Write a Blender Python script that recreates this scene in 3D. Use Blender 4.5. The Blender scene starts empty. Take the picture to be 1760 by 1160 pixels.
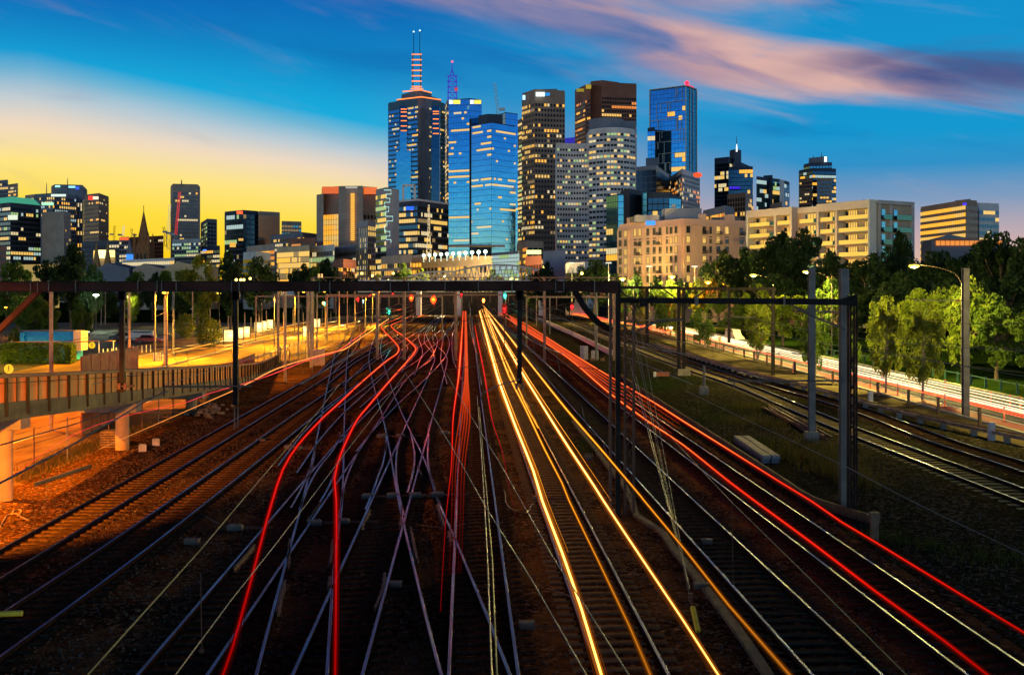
import bpy, math, random
import numpy as np
from mathutils import Vector
R = math.radians
rng = random.Random(7)
scene = bpy.context.scene
COL = scene.collection
# ------------------------------------------------------------------ camera, world, exposure
CH = 9.0            # camera height above the ballast
F = 2000.0          # focal length in photo pixels (photo is 1760 wide)
HX, HY = 880.0, 500.0
cam_d = bpy.data.cameras.new('camera'); cam = bpy.data.objects.new('camera', cam_d); COL.objects.link(cam)
cam.location = (0, 0, CH); cam.rotation_euler = (R(90), 0, 0)
cam_d.sensor_width = 36; cam_d.lens = F/1760*36; cam_d.shift_y = -80/1760
cam_d.clip_end = 20000; scene.camera = cam
scene.view_settings.view_transform = 'Standard'; scene.view_settings.look = 'None'
scene.view_settings.exposure = 0; scene.view_settings.gamma = 1
scene.render.engine = 'CYCLES'
cy = scene.cycles
cy.use_denoising = True
try: cy.denoiser = 'OPENIMAGEDENOISE'
except Exception: pass
cy.max_bounces = 5; cy.diffuse_bounces = 2; cy.glossy_bounces = 3; cy.transmission_bounces = 3
cy.transparent_max_bounces = 6; cy.sample_clamp_indirect = 4; cy.caustics_reflective = False; cy.caustics_refractive = False

def s2l(c): return tuple(((v/255)/12.92 if v/255 <= .04045 else (((v/255)+.055)/1.055)**2.4) for v in c)

class N:                                            # tiny node expression builder
    def __init__(s, nt): s.nt = nt
    def n(s, t, **k):
        x = s.nt.nodes.new(t)
        for a, b in k.items(): setattr(x, a, b)
        return x
    def put(s, sock, v):
        if isinstance(v, bpy.types.NodeSocket): s.nt.links.new(v, sock)
        elif v is not None: sock.default_value = v
    def m(s, op, a, b=None, c=None, clamp=False):
        x = s.n('ShaderNodeMath', operation=op, use_clamp=clamp)
        s.put(x.inputs[0], a); s.put(x.inputs[1], b); s.put(x.inputs[2], c); return x.outputs[0]
    def sstep(s, v, a, b, o0=0.0, o1=1.0):
        x = s.n('ShaderNodeMapRange', interpolation_type='SMOOTHSTEP')
        s.put(x.inputs[0], v); x.inputs[1].default_value = a; x.inputs[2].default_value = b
        x.inputs[3].default_value = o0; x.inputs[4].default_value = o1; return x.outputs[0]
    def ramp(s, v, stops, interp='LINEAR'):
        x = s.n('ShaderNodeValToRGB'); cr = x.color_ramp; cr.interpolation = interp
        while len(cr.elements) < len(stops): cr.elements.new(0.5)
        for e, (p, c) in zip(cr.elements, stops): e.position = p; e.color = (*c, 1)
        s.put(x.inputs[0], v); return x.outputs[0]
    def mix(s, f, a, b, blend='MIX'):
        x = s.n('ShaderNodeMix', data_type='RGBA', blend_type=blend)
        s.put(x.inputs[0], f); s.put(x.inputs[6], a if isinstance(a, bpy.types.NodeSocket) else (*a, 1))
        s.put(x.inputs[7], b if isinstance(b, bpy.types.NodeSocket) else (*b, 1)); return x.outputs[2]
    def noise(s, vec, scale, detail=3, rough=.5, dist=0, out=0):
        x = s.n('ShaderNodeTexNoise'); s.put(x.inputs['Vector'], vec); x.inputs['Scale'].default_value = scale
        x.inputs['Detail'].default_value = detail; x.inputs['Roughness'].default_value = rough
        x.inputs['Distortion'].default_value = dist; return x.outputs[out]
    def comb(s, x_, y_, z_):
        x = s.n('ShaderNodeCombineXYZ'); s.put(x.inputs[0], x_); s.put(x.inputs[1], y_); s.put(x.inputs[2], z_); return x.outputs[0]

# ---- dusk sky, a function of direction only: yellow western horizon, cyan to navy above, lilac cloud streaks
world = bpy.data.worlds.new('World'); scene.world = world; world.use_nodes = True
nt = world.node_tree; nt.nodes.clear(); w = N(nt)
tc = w.n('ShaderNodeTexCoord'); sep = w.n('ShaderNodeSeparateXYZ'); nt.links.new(tc.outputs['Generated'], sep.inputs[0])
dx, dy, dz = sep.outputs
el = w.m('MULTIPLY', w.m('ARCSINE', dz), 180/math.pi)
az = w.m('MULTIPLY', w.m('ARCTAN2', dx, dy), 180/math.pi)
L = s2l
# horizon band height shrinks from west (left) to north (right)
warp = w.m('MULTIPLY', w.m('SUBTRACT', w.noise(w.comb(w.m('MULTIPLY', az, .05), w.m('MULTIPLY', el, .35), 0.0), 1.0, 3), .5), 1.6)
hs = w.m('MAXIMUM', w.m('MINIMUM', w.m('ADD', w.m('MULTIPLY', az, -.17), 6.7), 10.5), 4.2)
t = w.m('DIVIDE', w.m('ADD', el, w.m('MULTIPLY', warp, .25)), hs)
tt = w.m('MULTIPLY', t, .5)
rl = w.ramp(tt, [(0, L((255,192,8))), (.09, L((255,208,28))), (.19, L((255,222,66))), (.28, L((255,229,132))), (.36, L((240,218,192))), (.42, L((190,204,212))), (.475, L((115,184,214))), (.515, L((26,171,220))), (.68, L((18,143,203))), (.86, L((14,112,186))), (1, L((12,88,165)))])
rr = w.ramp(tt, [(0, L((228,164,120))), (.1, L((226,184,156))), (.3, L((198,172,174))), (.5, L((128,156,190))), (.7, L((50,145,200))), (.88, L((22,152,208))), (1, L((20,150,208)))])
west = w.sstep(az, -9, 7)
skyf = w.mix(west, rl, rr)
up = w.sstep(el, 8.5, 14.5)
skyf = w.mix(w.m('MULTIPLY', up, w.sstep(az, 0, -22, .15, .75)), skyf, L((12,84,176)))
# soft darker blue drifts
dr = w.noise(w.comb(w.m('MULTIPLY', az, .07), w.m('MULTIPLY', w.m('ADD', el, w.m('MULTIPLY', az, .12)), .32), 3.0), 1.3, 4)
skyf = w.mix(w.m('MULTIPLY', w.m('MULTIPLY', w.sstep(dr, .5, .68), w.sstep(t, .98, 1.5)), .42), skyf, L((15,98,172)))
# cloud streaks: rotated stretched noise, masked by bands in azimuth / elevation
a2 = w.m('ADD', w.m('MULTIPLY', az, .98), w.m('MULTIPLY', el, -.2))
e2 = w.m('ADD', w.m('MULTIPLY', el, .98), w.m('MULTIPLY', az, .22))
cn = w.noise(w.comb(w.m('MULTIPLY', a2, .11), w.m('MULTIPLY', e2, .62), 7.3), 1.0, 6, .55, .5)
cn2 = w.noise(w.comb(w.m('MULTIPLY', a2, .13), w.m('MULTIPLY', e2, .6), 1.3), 1.0, 4, .5, .5)
def band(a0, e0, sa, se, slope, amp):              # one gaussian bank of cloud
    da = w.m('SUBTRACT', az, a0)
    de = w.m('SUBTRACT', w.m('SUBTRACT', el, e0), w.m('MULTIPLY', da, slope))
    q = w.m('ADD', w.m('POWER', w.m('ABSOLUTE', w.m('DIVIDE', da, sa)), 2.0), w.m('POWER', w.m('ABSOLUTE', w.m('DIVIDE', de, se)), 2.0))
    return w.m('MULTIPLY', w.m('EXPONENT', w.m('MULTIPLY', q, -1.0)), amp)
def union(*bs):
    o = bs[0]
    for b in bs[1:]: o = w.m('MAXIMUM', o, b)
    return o
pink = union(band(3.0, 13.3, 7.0, 1.6, -.22, 1.2), band(8.5, 11.6, 6.0, 1.75, -.28, 1.25), band(15.5, 10.2, 7.5, 1.1, -.13, 1.25), band(7.0, 14.6, 7.5, 1.8, -.1, 1.1), band(-3.5, 14.3, 4.2, .8, -.1, .9), band(20, 9.3, 4.5, .8, -.2, .7))
dark = union(band(22.5, 9.9, 6.0, 1.3, -.12, 1.15), band(14.5, 14.6, 9.0, .9, -.02, .9), band(19.0, 10.9, 5.5, .7, .08, .8))
cm = w.sstep(w.m('ADD', pink, w.m('MULTIPLY', w.m('SUBTRACT', cn, .5), 1.8)), .05, 1.2)
dm = w.sstep(w.m('ADD', dark, w.m('MULTIPLY', w.m('SUBTRACT', cn, .5), 1.4)), .2, 1.25)
pcol = w.ramp(w.m('ADD', w.m('MULTIPLY', cn2, .9), w.m('MULTIPLY', w.sstep(az, 2, 14), .18)), [(.3, L((80,110,165))), (.45, L((135,130,168))), (.58, L((190,152,160))), (.75, L((226,178,165)))])
skyf = w.mix(w.m('MULTIPLY', cm, .93), skyf, pcol)
skyf = w.mix(w.m('MULTIPLY', dm, .88), skyf, w.mix(cn2, L((28,66,125)), L((92,92,140))))
# the sky behind the camera (only lights and mirrors the place) and the dark zenith
eb = w.m('DIVIDE', w.m('MAXIMUM', el, 0.0), 60.0)
rb = w.ramp(eb, [(0, L((240,215,165))), (.03, L((200,215,185))), (.07, L((90,175,205))), (.12, L((40,118,190))), (.18, L((48,86,155))), (.35, L((60,62,110))), (.55, L((16,18,40))), (1, (.004,.008,.03))])
backf = w.sstep(w.m('ABSOLUTE', az), 48, 85)
rb = w.mix(1.0, rb, (1,1,1), 'MULTIPLY')
sky = w.mix(backf, skyf, rb)
sky = w.mix(w.sstep(el, 16, 30), sky, (.005, .010, .030))
sky = w.mix(w.sstep(el, 0, -1.0), sky, (.01, .01, .012))
bg = w.n('ShaderNodeBackground'); w.put(bg.inputs[1], w.m('ADD', 1.0, w.m('MULTIPLY', backf, w.sstep(el, 8.5, 14.0, 3.0, -.6)))); nt.links.new(sky, bg.inputs[0])
ou = w.n('ShaderNodeOutputWorld'); nt.links.new(bg.outputs[0], ou.inputs[0])
world.cycles.sampling_method = 'MANUAL'; world.cycles.sample_map_resolution = 1024

# ------------------------------------------------------------------ materials
MATS = {}
def mat(name, col, rough=.7, metal=0.0, var=.25, scale=2.0, bump=0.0, bscale=20.0, col2=None, coord='Object', spec=None, stretch=None, trans=0):
    if name in MATS: return MATS[name]
    m = bpy.data.materials.new(name); m.use_nodes = True; nt = m.node_tree; b = nt.nodes['Principled BSDF']; q = N(nt)
    c = q.n('ShaderNodeTexCoord').outputs[coord]
    if stretch:
        mp = q.n('ShaderNodeMapping'); nt.links.new(c, mp.inputs[0]); mp.inputs['Scale'].default_value = stretch; c = mp.outputs[0]
    c2 = col2 or tuple(v*(1-var) for v in col)
    f = q.sstep(q.noise(c, scale, 5, .6), .35, .65)
    nt.links.new(q.mix(f, col, c2), b.inputs['Base Color'])
    q.put(b.inputs['Roughness'], q.m('ADD', q.m('MULTIPLY', f, .12), rough-.06)); b.inputs['Metallic'].default_value = metal
    if spec is not None: b.inputs['Specular IOR Level'].default_value = spec
    if bump:
        bp = q.n('ShaderNodeBump'); bp.inputs['Strength'].default_value = bump; bp.inputs['Distance'].default_value = .05
        nt.links.new(q.noise(c, bscale, 4), bp.inputs['Height']); nt.links.new(bp.outputs[0], b.inputs['Normal'])
    MATS[name] = m; return m
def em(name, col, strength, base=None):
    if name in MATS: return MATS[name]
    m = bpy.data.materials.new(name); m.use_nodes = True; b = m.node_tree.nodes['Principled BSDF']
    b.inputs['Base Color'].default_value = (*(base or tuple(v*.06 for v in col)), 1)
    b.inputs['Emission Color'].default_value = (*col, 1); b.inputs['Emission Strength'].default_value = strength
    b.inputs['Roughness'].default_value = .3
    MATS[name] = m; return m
def glassm(name, col, rough=.12, rip=.12):
    if name in MATS: return MATS[name]
    m = bpy.data.materials.new(name); m.use_nodes = True; nt = m.node_tree; b = nt.nodes['Principled BSDF']; q = N(nt)
    c = q.n('ShaderNodeTexCoord').outputs['Object']
    f = q.noise(c, .08, 3)
    nt.links.new(q.mix(f, tuple(v*.75 for v in col), col), b.inputs['Base Color'])
    b.inputs['Metallic'].default_value = .85; b.inputs['Roughness'].default_value = rough
    bp = q.n('ShaderNodeBump'); bp.inputs['Strength'].default_value = rip; bp.inputs['Distance'].default_value = .3
    nt.links.new(q.noise(c, .25, 2), bp.inputs['Height']); nt.links.new(bp.outputs[0], b.inputs['Normal'])
    MATS[name] = m; return m
def ballast(name, lo, hi, tint, scale=7.0, patch=.25, bump=.8):
    m = bpy.data.materials.new(name); m.use_nodes = True; nt = m.node_tree; b = nt.nodes['Principled BSDF']; q = N(nt)
    c = q.n('ShaderNodeTexCoord').outputs['Object']
    v = q.n('ShaderNodeTexVoronoi'); v.inputs['Scale'].default_value = scale; nt.links.new(c, v.inputs['Vector'])
    v2 = q.n('ShaderNodeTexVoronoi'); v2.inputs['Scale'].default_value = scale*2.3; nt.links.new(c, v2.inputs['Vector'])
    rv = q.n('ShaderNodeSeparateColor'); nt.links.new(v.outputs['Color'], rv.inputs[0])
    base = q.ramp(rv.outputs[0], [(0, lo), (.6, tuple((a+d)/2*.8 for a, d in zip(lo, hi))), (.9, hi), (1, tuple(min(1, x*2.2) for x in hi))])
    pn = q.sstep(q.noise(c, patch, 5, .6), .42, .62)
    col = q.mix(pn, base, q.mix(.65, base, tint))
    nt.links.new(col, b.inputs['Base Color']); b.inputs['Roughness'].default_value = .85
    b.inputs['Specular IOR Level'].default_value = 0.0
    bp = q.n('ShaderNodeBump'); bp.inputs['Strength'].default_value = bump; bp.inputs['Distance'].default_value = .06
    h = q.m('ADD', q.m('MULTIPLY', v.outputs['Distance'], -1.0), q.m('MULTIPLY', v2.outputs['Distance'], -.5))
    nt.links.new(h, bp.inputs['Height']); nt.links.new(bp.outputs[0], b.inputs['Normal'])
    MATS[name] = m; return m
def leafm(name, a, b_):
    m = bpy.data.materials.new(name); m.use_nodes = True; nt = m.node_tree; b = nt.nodes['Principled BSDF']; q = N(nt)
    c = q.n('ShaderNodeTexCoord').outputs['Object']
    v = q.n('ShaderNodeTexVoronoi'); v.inputs['Scale'].default_value = 1.2; nt.links.new(c, v.inputs['Vector'])
    rv = q.n('ShaderNodeSeparateColor'); nt.links.new(v.outputs['Color'], rv.inputs[0])
    nt.links.new(q.mix(rv.outputs[0], a, b_), b.inputs['Base Color']); b.inputs['Roughness'].default_value = .6
    b.inputs['Specular IOR Level'].default_value = .2
    tr = q.n('ShaderNodeBsdfTranslucent'); tr.inputs[0].default_value = (*[x*1.3 for x in b_], 1)
    mx = q.n('ShaderNodeMixShader'); mx.inputs[0].default_value = .42
    nt.links.new(b.outputs[0], mx.inputs[1]); nt.links.new(tr.outputs[0], mx.inputs[2])
    nt.links.new(mx.outputs[0], nt.nodes['Material Output'].inputs[0]); MATS[name] = m; return m
def trailm(name, stops, y0, y1, strength):           # luminous line whose colour changes along the track
    m = bpy.data.materials.new(name); m.use_nodes = True; nt = m.node_tree; nt.nodes.clear(); q = N(nt)
    g = q.n('ShaderNodeNewGeometry'); sp = q.n('ShaderNodeSeparateXYZ'); nt.links.new(g.outputs['Position'], sp.inputs[0])
    mr = q.n('ShaderNodeMapRange'); nt.links.new(sp.outputs[1], mr.inputs[0]); mr.inputs[1].default_value = y0; mr.inputs[2].default_value = y1
    e = q.n('ShaderNodeEmission'); nt.links.new(q.ramp(mr.outputs[0], stops), e.inputs[0]); e.inputs[1].default_value = strength
    o = q.n('ShaderNodeOutputMaterial'); nt.links.new(e.outputs[0], o.inputs[0]); MATS[name] = m; return m

# ------------------------------------------------------------------ mesh helpers
def Wp(px, py, Y): return Vector(((px-HX)/F*Y, Y, CH+(HY-py)/F*Y))
def G(px, py, z=0.0):
    Y = (CH-z)*F/(py-HY); return Vector(((px-HX)/F*Y, Y, z))
class MB:
    def __init__(s): s.v = []; s.f = []; s.mi = []; s.cur = 0
    def add(s, vs, fs, mi=None):
        o = len(s.v); s.v += [tuple(p) for p in vs]; s.f += [tuple(i+o for i in f) for f in fs]
        s.mi += [s.cur if mi is None else mi]*len(fs); return s
    def box(s, c, d, rz=0, mi=None):
        hx, hy, hz = d[0]/2, d[1]/2, d[2]/2; ca, sa = math.cos(rz), math.sin(rz); vs = []
        for z in (-hz, hz):
            for x, y in ((-hx,-hy),(hx,-hy),(hx,hy),(-hx,hy)):
                vs.append((c[0]+x*ca-y*sa, c[1]+x*sa+y*ca, c[2]+z))
        return s.add(vs, [(3,2,1,0),(4,5,6,7),(0,1,5,4),(1,2,6,5),(2,3,7,6),(3,0,4,7)], mi)
    def prism(s, poly, z0, z1, mi=None, top=None, scale=1.0):
        n = len(poly); cx = sum(p[0] for p in poly)/n; cyy = sum(p[1] for p in poly)/n
        vs = [(p[0], p[1], z0) for p in poly]+[(cx+(p[0]-cx)*scale, cyy+(p[1]-cyy)*scale, z1) for p in poly]
        s.add(vs, [(i, (i+1)%n, n+(i+1)%n, n+i) for i in range(n)]+[tuple(range(n))[::-1]], mi)
        o = len(s.v)-n; s.f.append(tuple(range(o, o+n))); s.mi.append(s.cur if (top is None and mi is None) else (top if top is not None else mi)); return s
    def quad(s, a, b, c, d, mi=None): return s.add([a, b, c, d], [(0,1,2,3)], mi)
    def tube(s, pts, r, n=6, mi=None, cap=True):
        pts = [Vector(p) for p in pts]; m = len(pts); rr = r if isinstance(r, (list, tuple)) else [r]*m; vs = []
        for i, p in enumerate(pts):
            d = (pts[min(i+1, m-1)]-pts[max(i-1, 0)]); d = d.normalized() if d.length > 1e-9 else Vector((0,0,1))
            u = Vector((0,0,1)) if abs(d.z) < .9 else Vector((1,0,0))
            a = d.cross(u).normalized(); b = a.cross(d)
            for k in range(n):
                t = 2*math.pi*k/n; vs.append(p+(a*math.cos(t)+b*math.sin(t))*rr[i])
        fs = [(i*n+k, i*n+(k+1)%n, (i+1)*n+(k+1)%n, (i+1)*n+k) for i in range(m-1) for k in range(n)]
        if cap: fs += [tuple(range(n))[::-1], tuple(range((m-1)*n, m*n))]
        return s.add(vs, fs, mi)
    def bar(s, a, b, w, h=None, mi=None):
        a = Vector(a); b = Vector(b); h = h or w; d = (b-a).normalized(); u = Vector((0,0,1)) if abs(d.z) < .95 else Vector((0,1,0))
        x = d.cross(u).normalized()*w/2; y = x.normalized().cross(d)*h/2
        return s.add([a-x-y, a+x-y, a+x+y, a-x+y, b-x-y, b+x-y, b+x+y, b-x+y], [(0,3,2,1),(4,5,6,7),(0,1,5,4),(1,2,6,5),(2,3,7,6),(3,0,4,7)][::1], mi)
    def sweep(s, prof, path, mis):
        """prof: (across, up) points, open; path: points on the ground"""
        n = len(prof); m = len(path); vs = []
        for i, p in enumerate(path):
            d = path[min(i+1, m-1)]-path[max(i-1, 0)]; d.z = 0; d.normalize(); r = Vector((d.y, -d.x, 0))
            for (a, b) in prof: vs.append(p+r*a+Vector((0,0,b)))
        o = len(s.v); s.v += [tuple(p) for p in vs]
        for i in range(m-1):
            for k in range(n-1):
                s.f.append((o+i*n+k, o+i*n+k+1, o+(i+1)*n+k+1, o+(i+1)*n+k)); s.mi.append(mis[k])
        s.f.append(tuple(range(o, o+n))); s.mi.append(mis[0]); s.f.append(tuple(range(o+(m-1)*n, o+m*n))[::-1]); s.mi.append(mis[0])
        return s
    def sphere(s, c, r, n=8, m=6, mi=None, sc=(1,1,1)):
        vs = []; fs = []
        for i in range(m+1):
            th = math.pi*i/m
            for k in range(n):
                ph = 2*math.pi*k/n; vs.append((c[0]+r*sc[0]*math.sin(th)*math.cos(ph), c[1]+r*sc[1]*math.sin(th)*math.sin(ph), c[2]+r*sc[2]*math.cos(th)))
        for i in range(m):
            for k in range(n): fs.append((i*n+k, (i+1)*n+k, (i+1)*n+(k+1)%n, i*n+(k+1)%n))
        return s.add(vs, fs, mi)
    def build(s, name, mats, parent=None, smooth=False, **tags):
        if not isinstance(mats, (list, tuple)): mats = [mats]
        off = Vector(parent.location) if parent is not None and parent.get('_o') else Vector((0,0,0))
        pp = parent.parent if parent is not None else None
        if parent is not None and not parent.get('_o') and pp is not None and pp.get('_o'): off = Vector(pp.location)
        me = bpy.data.meshes.new(name)
        vs = [(v[0]-off.x, v[1]-off.y, v[2]-off.z) for v in s.v] if off.length else s.v
        me.from_pydata(vs, [], s.f); me.validate()
        for m_ in mats: me.materials.append(m_)
        if len(me.polygons) == len(s.mi): me.polygons.foreach_set('material_index', s.mi)
        if smooth: me.polygons.foreach_set('use_smooth', [True]*len(me.polygons))
        me.update(); o = bpy.data.objects.new(name, me); COL.objects.link(o)
        if parent is not None: o.parent = parent
        for k, v in tags.items():
            if v: o[k] = v
        return o
def thing(name, loc, label, cat, group=None, rz=0):
    o = bpy.data.objects.new(name, None); COL.objects.link(o); o.location = loc; o.rotation_euler = (0, 0, rz)
    o.empty_display_size = .5; o['label'] = label; o['category'] = cat; o['_o'] = 1
    if group: o['group'] = group
    return o
def tagT(o, label, cat, group=None):
    o['label'] = label; o['category'] = cat
    if group: o['group'] = group
    return o
def kids(o): return [c for c in bpy.data.objects if c.parent == o]
TREEK = {}
def copy_tree(root, ks, loc, rz=0, sc=(1,1,1), label=None, group=None):
    r = root.copy(); COL.objects.link(r); r.location = loc; r.rotation_euler = (0,0,rz); r.scale = sc
    if label: r['label'] = label
    if group: r['group'] = group
    for c, gs in ks:
        d = c.copy(); COL.objects.link(d); d.parent = r
        for g in gs:
            e = g.copy(); COL.objects.link(e); e.parent = d
    return r
def smooth_path(pts, step=2.0):
    """Catmull-Rom through the points, resampled"""
    P = [Vector(p) for p in pts]
    if len(P) < 3:
        n = max(1, int((P[1]-P[0]).length/step)); return [P[0].lerp(P[1], i/n) for i in range(n+1)]
    P = [2*P[0]-P[1]]+P+[2*P[-1]-P[-2]]; out = []
    for i in range(1, len(P)-2):
        a, b, c, d = P[i-1:i+3]; n = max(1, min(60, int((c-b).length/step)))
        for k in range(n):
            t = k/n
            # centripetal-ish: clamp tangents to the local segment length
            l = (c-b).length; m0 = (c-a).normalized()*l*.9; m1 = (d-b).normalized()*l*.9
            h = (2*t**3-3*t*t+1, t**3-2*t*t+t, -2*t**3+3*t*t, t**3-t*t)
            out.append(b*h[0]+m0*h[1]+c*h[2]+m1*h[3])
    out.append(P[-2]); return out
def offset(path, d):
    out = []; m = len(path)
    for i, p in enumerate(path):
        t = path[min(i+1, m-1)]-path[max(i-1, 0)]; t.z = 0; t.normalize(); out.append(p+Vector((t.y, -t.x, 0))*d)
    return out
# ------------------------------------------------------------------ shared materials
M_ball = ballast('ballast', (.018,.011,.006), (.15,.090,.055), (.21,.11,.05), 7.5)  # brighter tint patches put light falling on the gravel into its colour
M_grav = ballast('gravel_green', (.012,.010,.008), (.085,.075,.055), (.030,.034,.014), 7.0, .35)
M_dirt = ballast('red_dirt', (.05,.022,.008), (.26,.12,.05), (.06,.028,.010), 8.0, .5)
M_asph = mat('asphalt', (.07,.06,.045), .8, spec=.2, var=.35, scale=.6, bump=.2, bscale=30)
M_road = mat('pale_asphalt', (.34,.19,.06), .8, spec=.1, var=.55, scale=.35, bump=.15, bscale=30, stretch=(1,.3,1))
M_grass = mat('lawn', (.018,.04,.008), .9, spec=0.0, var=.5, scale=.4, bump=.8, bscale=8)
M_conc = mat('concrete', (.24,.21,.17), .8, var=.3, scale=1.5, bump=.15)
M_slp = mat('timber_sleeper', (.12,.070,.045), .9, spec=0.0, var=.6, scale=2.5, bump=.4, bscale=25)
M_slpc = mat('concrete_sleeper', (.13,.10,.06), .9, spec=0.0, var=.35, scale=1.5, bump=.2, bscale=25)
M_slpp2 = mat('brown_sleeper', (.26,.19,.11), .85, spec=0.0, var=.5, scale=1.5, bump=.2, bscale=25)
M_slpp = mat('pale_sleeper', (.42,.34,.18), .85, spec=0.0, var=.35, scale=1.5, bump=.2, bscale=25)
M_railt = mat('rail_top', (.07,.12,.26), .38, 1.0, .25, .5)
M_rails = mat('rail_rust', (.05,.024,.015), .85, .0, .4, 3, spec=0.0)
M_steel = mat('galvanised_steel', (.155,.145,.135), .55, .3, .25, 1.5)
M_dark = mat('dark_painted_steel', (.013,.010,.010), .6, 0.0, spec=.15, var=.4, scale=2)
M_rust = mat('rusty_steel', (.13,.045,.022), .65, .2, .5, 1.5)
M_wood = mat('weathered_timber', (.17,.11,.07), .85, var=.4, scale=3, bump=.3)
M_white = mat('white_paint', (.75,.72,.66), .5, var=.15)
M_red = mat('red_paint', (.42,.035,.02), .5, var=.3)
M_wire = mat('copper_wire', (.16,.14,.10), .45, .6, .2)
M_cable = mat('black_cable', (.03,.03,.035), .5)
M_porc = mat('brown_porcelain', (.25,.12,.07), .3, var=.3)
M_green = mat('green_paint', (.02,.09,.06), .5)
M_blue = mat('blue_paint', (.0,.36,.85), .55, var=.2)
M_yel = mat('yellow_paint', (.75,.55,.03), .5)
M_kerb = mat('kerb_concrete', (.4,.38,.34), .8)
E_sod = em('sodium_lamp', (1,.42,.03), 6)
E_yel = em('yellow_lamp', (1,.66,.05), 4.5)
E_wht = em('white_lamp', (.9,1,.75), 14)
E_red = em('red_lamp', (1,.05,.006), 5)
E_grn = em('green_lamp', (.05,1,.6), 3)

# ------------------------------------------------------------------ setting
def sheet(name, pts, z, m):
    b = MB(); b.add([(x, y, z) for x, y in pts], [tuple(range(len(pts)))]); o = b.build(name, m); o['kind'] = 'structure'; return o
sheet('ground', [(-4000,-200),(4000,-200),(4000,9000),(-4000,9000)], -.012, M_grass)
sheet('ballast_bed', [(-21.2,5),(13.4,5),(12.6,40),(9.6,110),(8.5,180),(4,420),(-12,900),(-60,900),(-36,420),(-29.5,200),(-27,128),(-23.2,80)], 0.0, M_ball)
sheet('gravel_yard', [(13.42,5),(36,5),(31.5,60),(29.5,90),(27,130),(26,200),(28.5,320),(5,560),(4.04,420),(8.54,180),(9.64,110),(12.64,40)], 0.004, M_grav)
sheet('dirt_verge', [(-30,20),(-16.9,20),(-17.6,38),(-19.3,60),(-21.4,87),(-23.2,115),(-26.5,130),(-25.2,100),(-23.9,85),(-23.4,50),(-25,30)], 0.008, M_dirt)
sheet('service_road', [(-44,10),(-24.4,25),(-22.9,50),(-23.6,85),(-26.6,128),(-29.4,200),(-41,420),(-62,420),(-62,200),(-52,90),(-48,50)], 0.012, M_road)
sheet('car_park', [(-150,128),(-52.2,128),(-52.2,200),(-62.2,210),(-62.2,330),(-190,330)], 0.004, M_asph)
sheet('park_lawn', [(42.8,40),(200,40),(200,420),(42.8,420)], 0.002, M_grass)
sheet('footpath', [(29.6,40),(32.0,40),(32.0,300),(27.5,300),(26.2,150),(28.6,95)], 0.009, mat('pale_path', (.20,.165,.10), .9, var=.5, scale=.5, spec=0.0, bump=.3))
rd = sheet('road', [(32.4,40),(42.2,40),(42.2,300),(36,400),(20,640),(6,900),(-2,900),(10,620),(25,380),(31.2,300)], 0.014, M_asph)
sheet('red_bus_lane', [(32.9,40),(34.1,40),(34.1,300),(32.3,300)], 0.020, mat('red_road_surface', (.40,.07,.04), .75, var=.25, scale=.8))
b = MB()
for x in (34.35, 37.9):
    y = 42
    while y < 300: b.box((x, y+1.5, .0215), (.14, 3 if x > 35 else 6, .003)); y += 6
o = b.build('road_marking', M_white); o['kind'] = 'structure'
b = MB(); b.box((42.45, 170, .06), (.35, 260, .15)); b.box((32.15, 170, .06), (.35, 260, .15)); o = b.build('kerb', M_kerb); o['kind'] = 'structure'
b = MB()
for x0, x1, y0, y1 in ((-36.5,-37.6,60,125),(-41,-46,135,215),(-50.5,-55,150,230),(-33.5,-41.5,140,300)):
    b.bar((x0, y0, .07), (x1, y1, .07), .25, .14)
o = b.build('service_road_kerb', M_kerb); o['kind'] = 'structure'
b = MB()
for Y, w_ in ((62, .5), (75, .3), (88, .3), (101, .3), (118, .3), (140, .3)):
    b.box((-35, Y, .018), (.15, 5, .004)); 
b.box((-29.5, 95, .018), (.15, 110, .004))
o = b.build('service_road_marking', M_white); o['kind'] = 'structure'

# ------------------------------------------------------------------ railway tracks
HR = .2
PROF = [(-.07,.03),(-.07,.045),(-.012,.06),(-.012,HR-.05),(-.04,HR-.04),(-.04,HR-.004),(-.034,HR),(.034,HR),(.04,HR-.004),(.04,HR-.04),(.012,HR-.05),(.012,.06),(.07,.045),(.07,.03)]
PM = [1,1,1,1,1,0,0,0,1,1,1,1,1]
def Gr(px, py): p = G(px, py, HR); p.z = 0; return p
slp_proto = {}
def sleeper_mesh(m):
    if m.name not in slp_proto:
        b = MB(); b.box((0,0,-.01), (2.6,.24,.12)); b.box((-.8,0,.055),(.3,.2,.012)); b.box((.8,0,.055),(.3,.2,.012))
        me = bpy.data.meshes.new('sleeper'); me.from_pydata(b.v, [], b.f); me.materials.append(m); me.materials.append(M_rails)
        me.polygons.foreach_set('material_index', [0]*6+[1]*12); slp_proto[m.name] = me
    return slp_proto[m.name]
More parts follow.
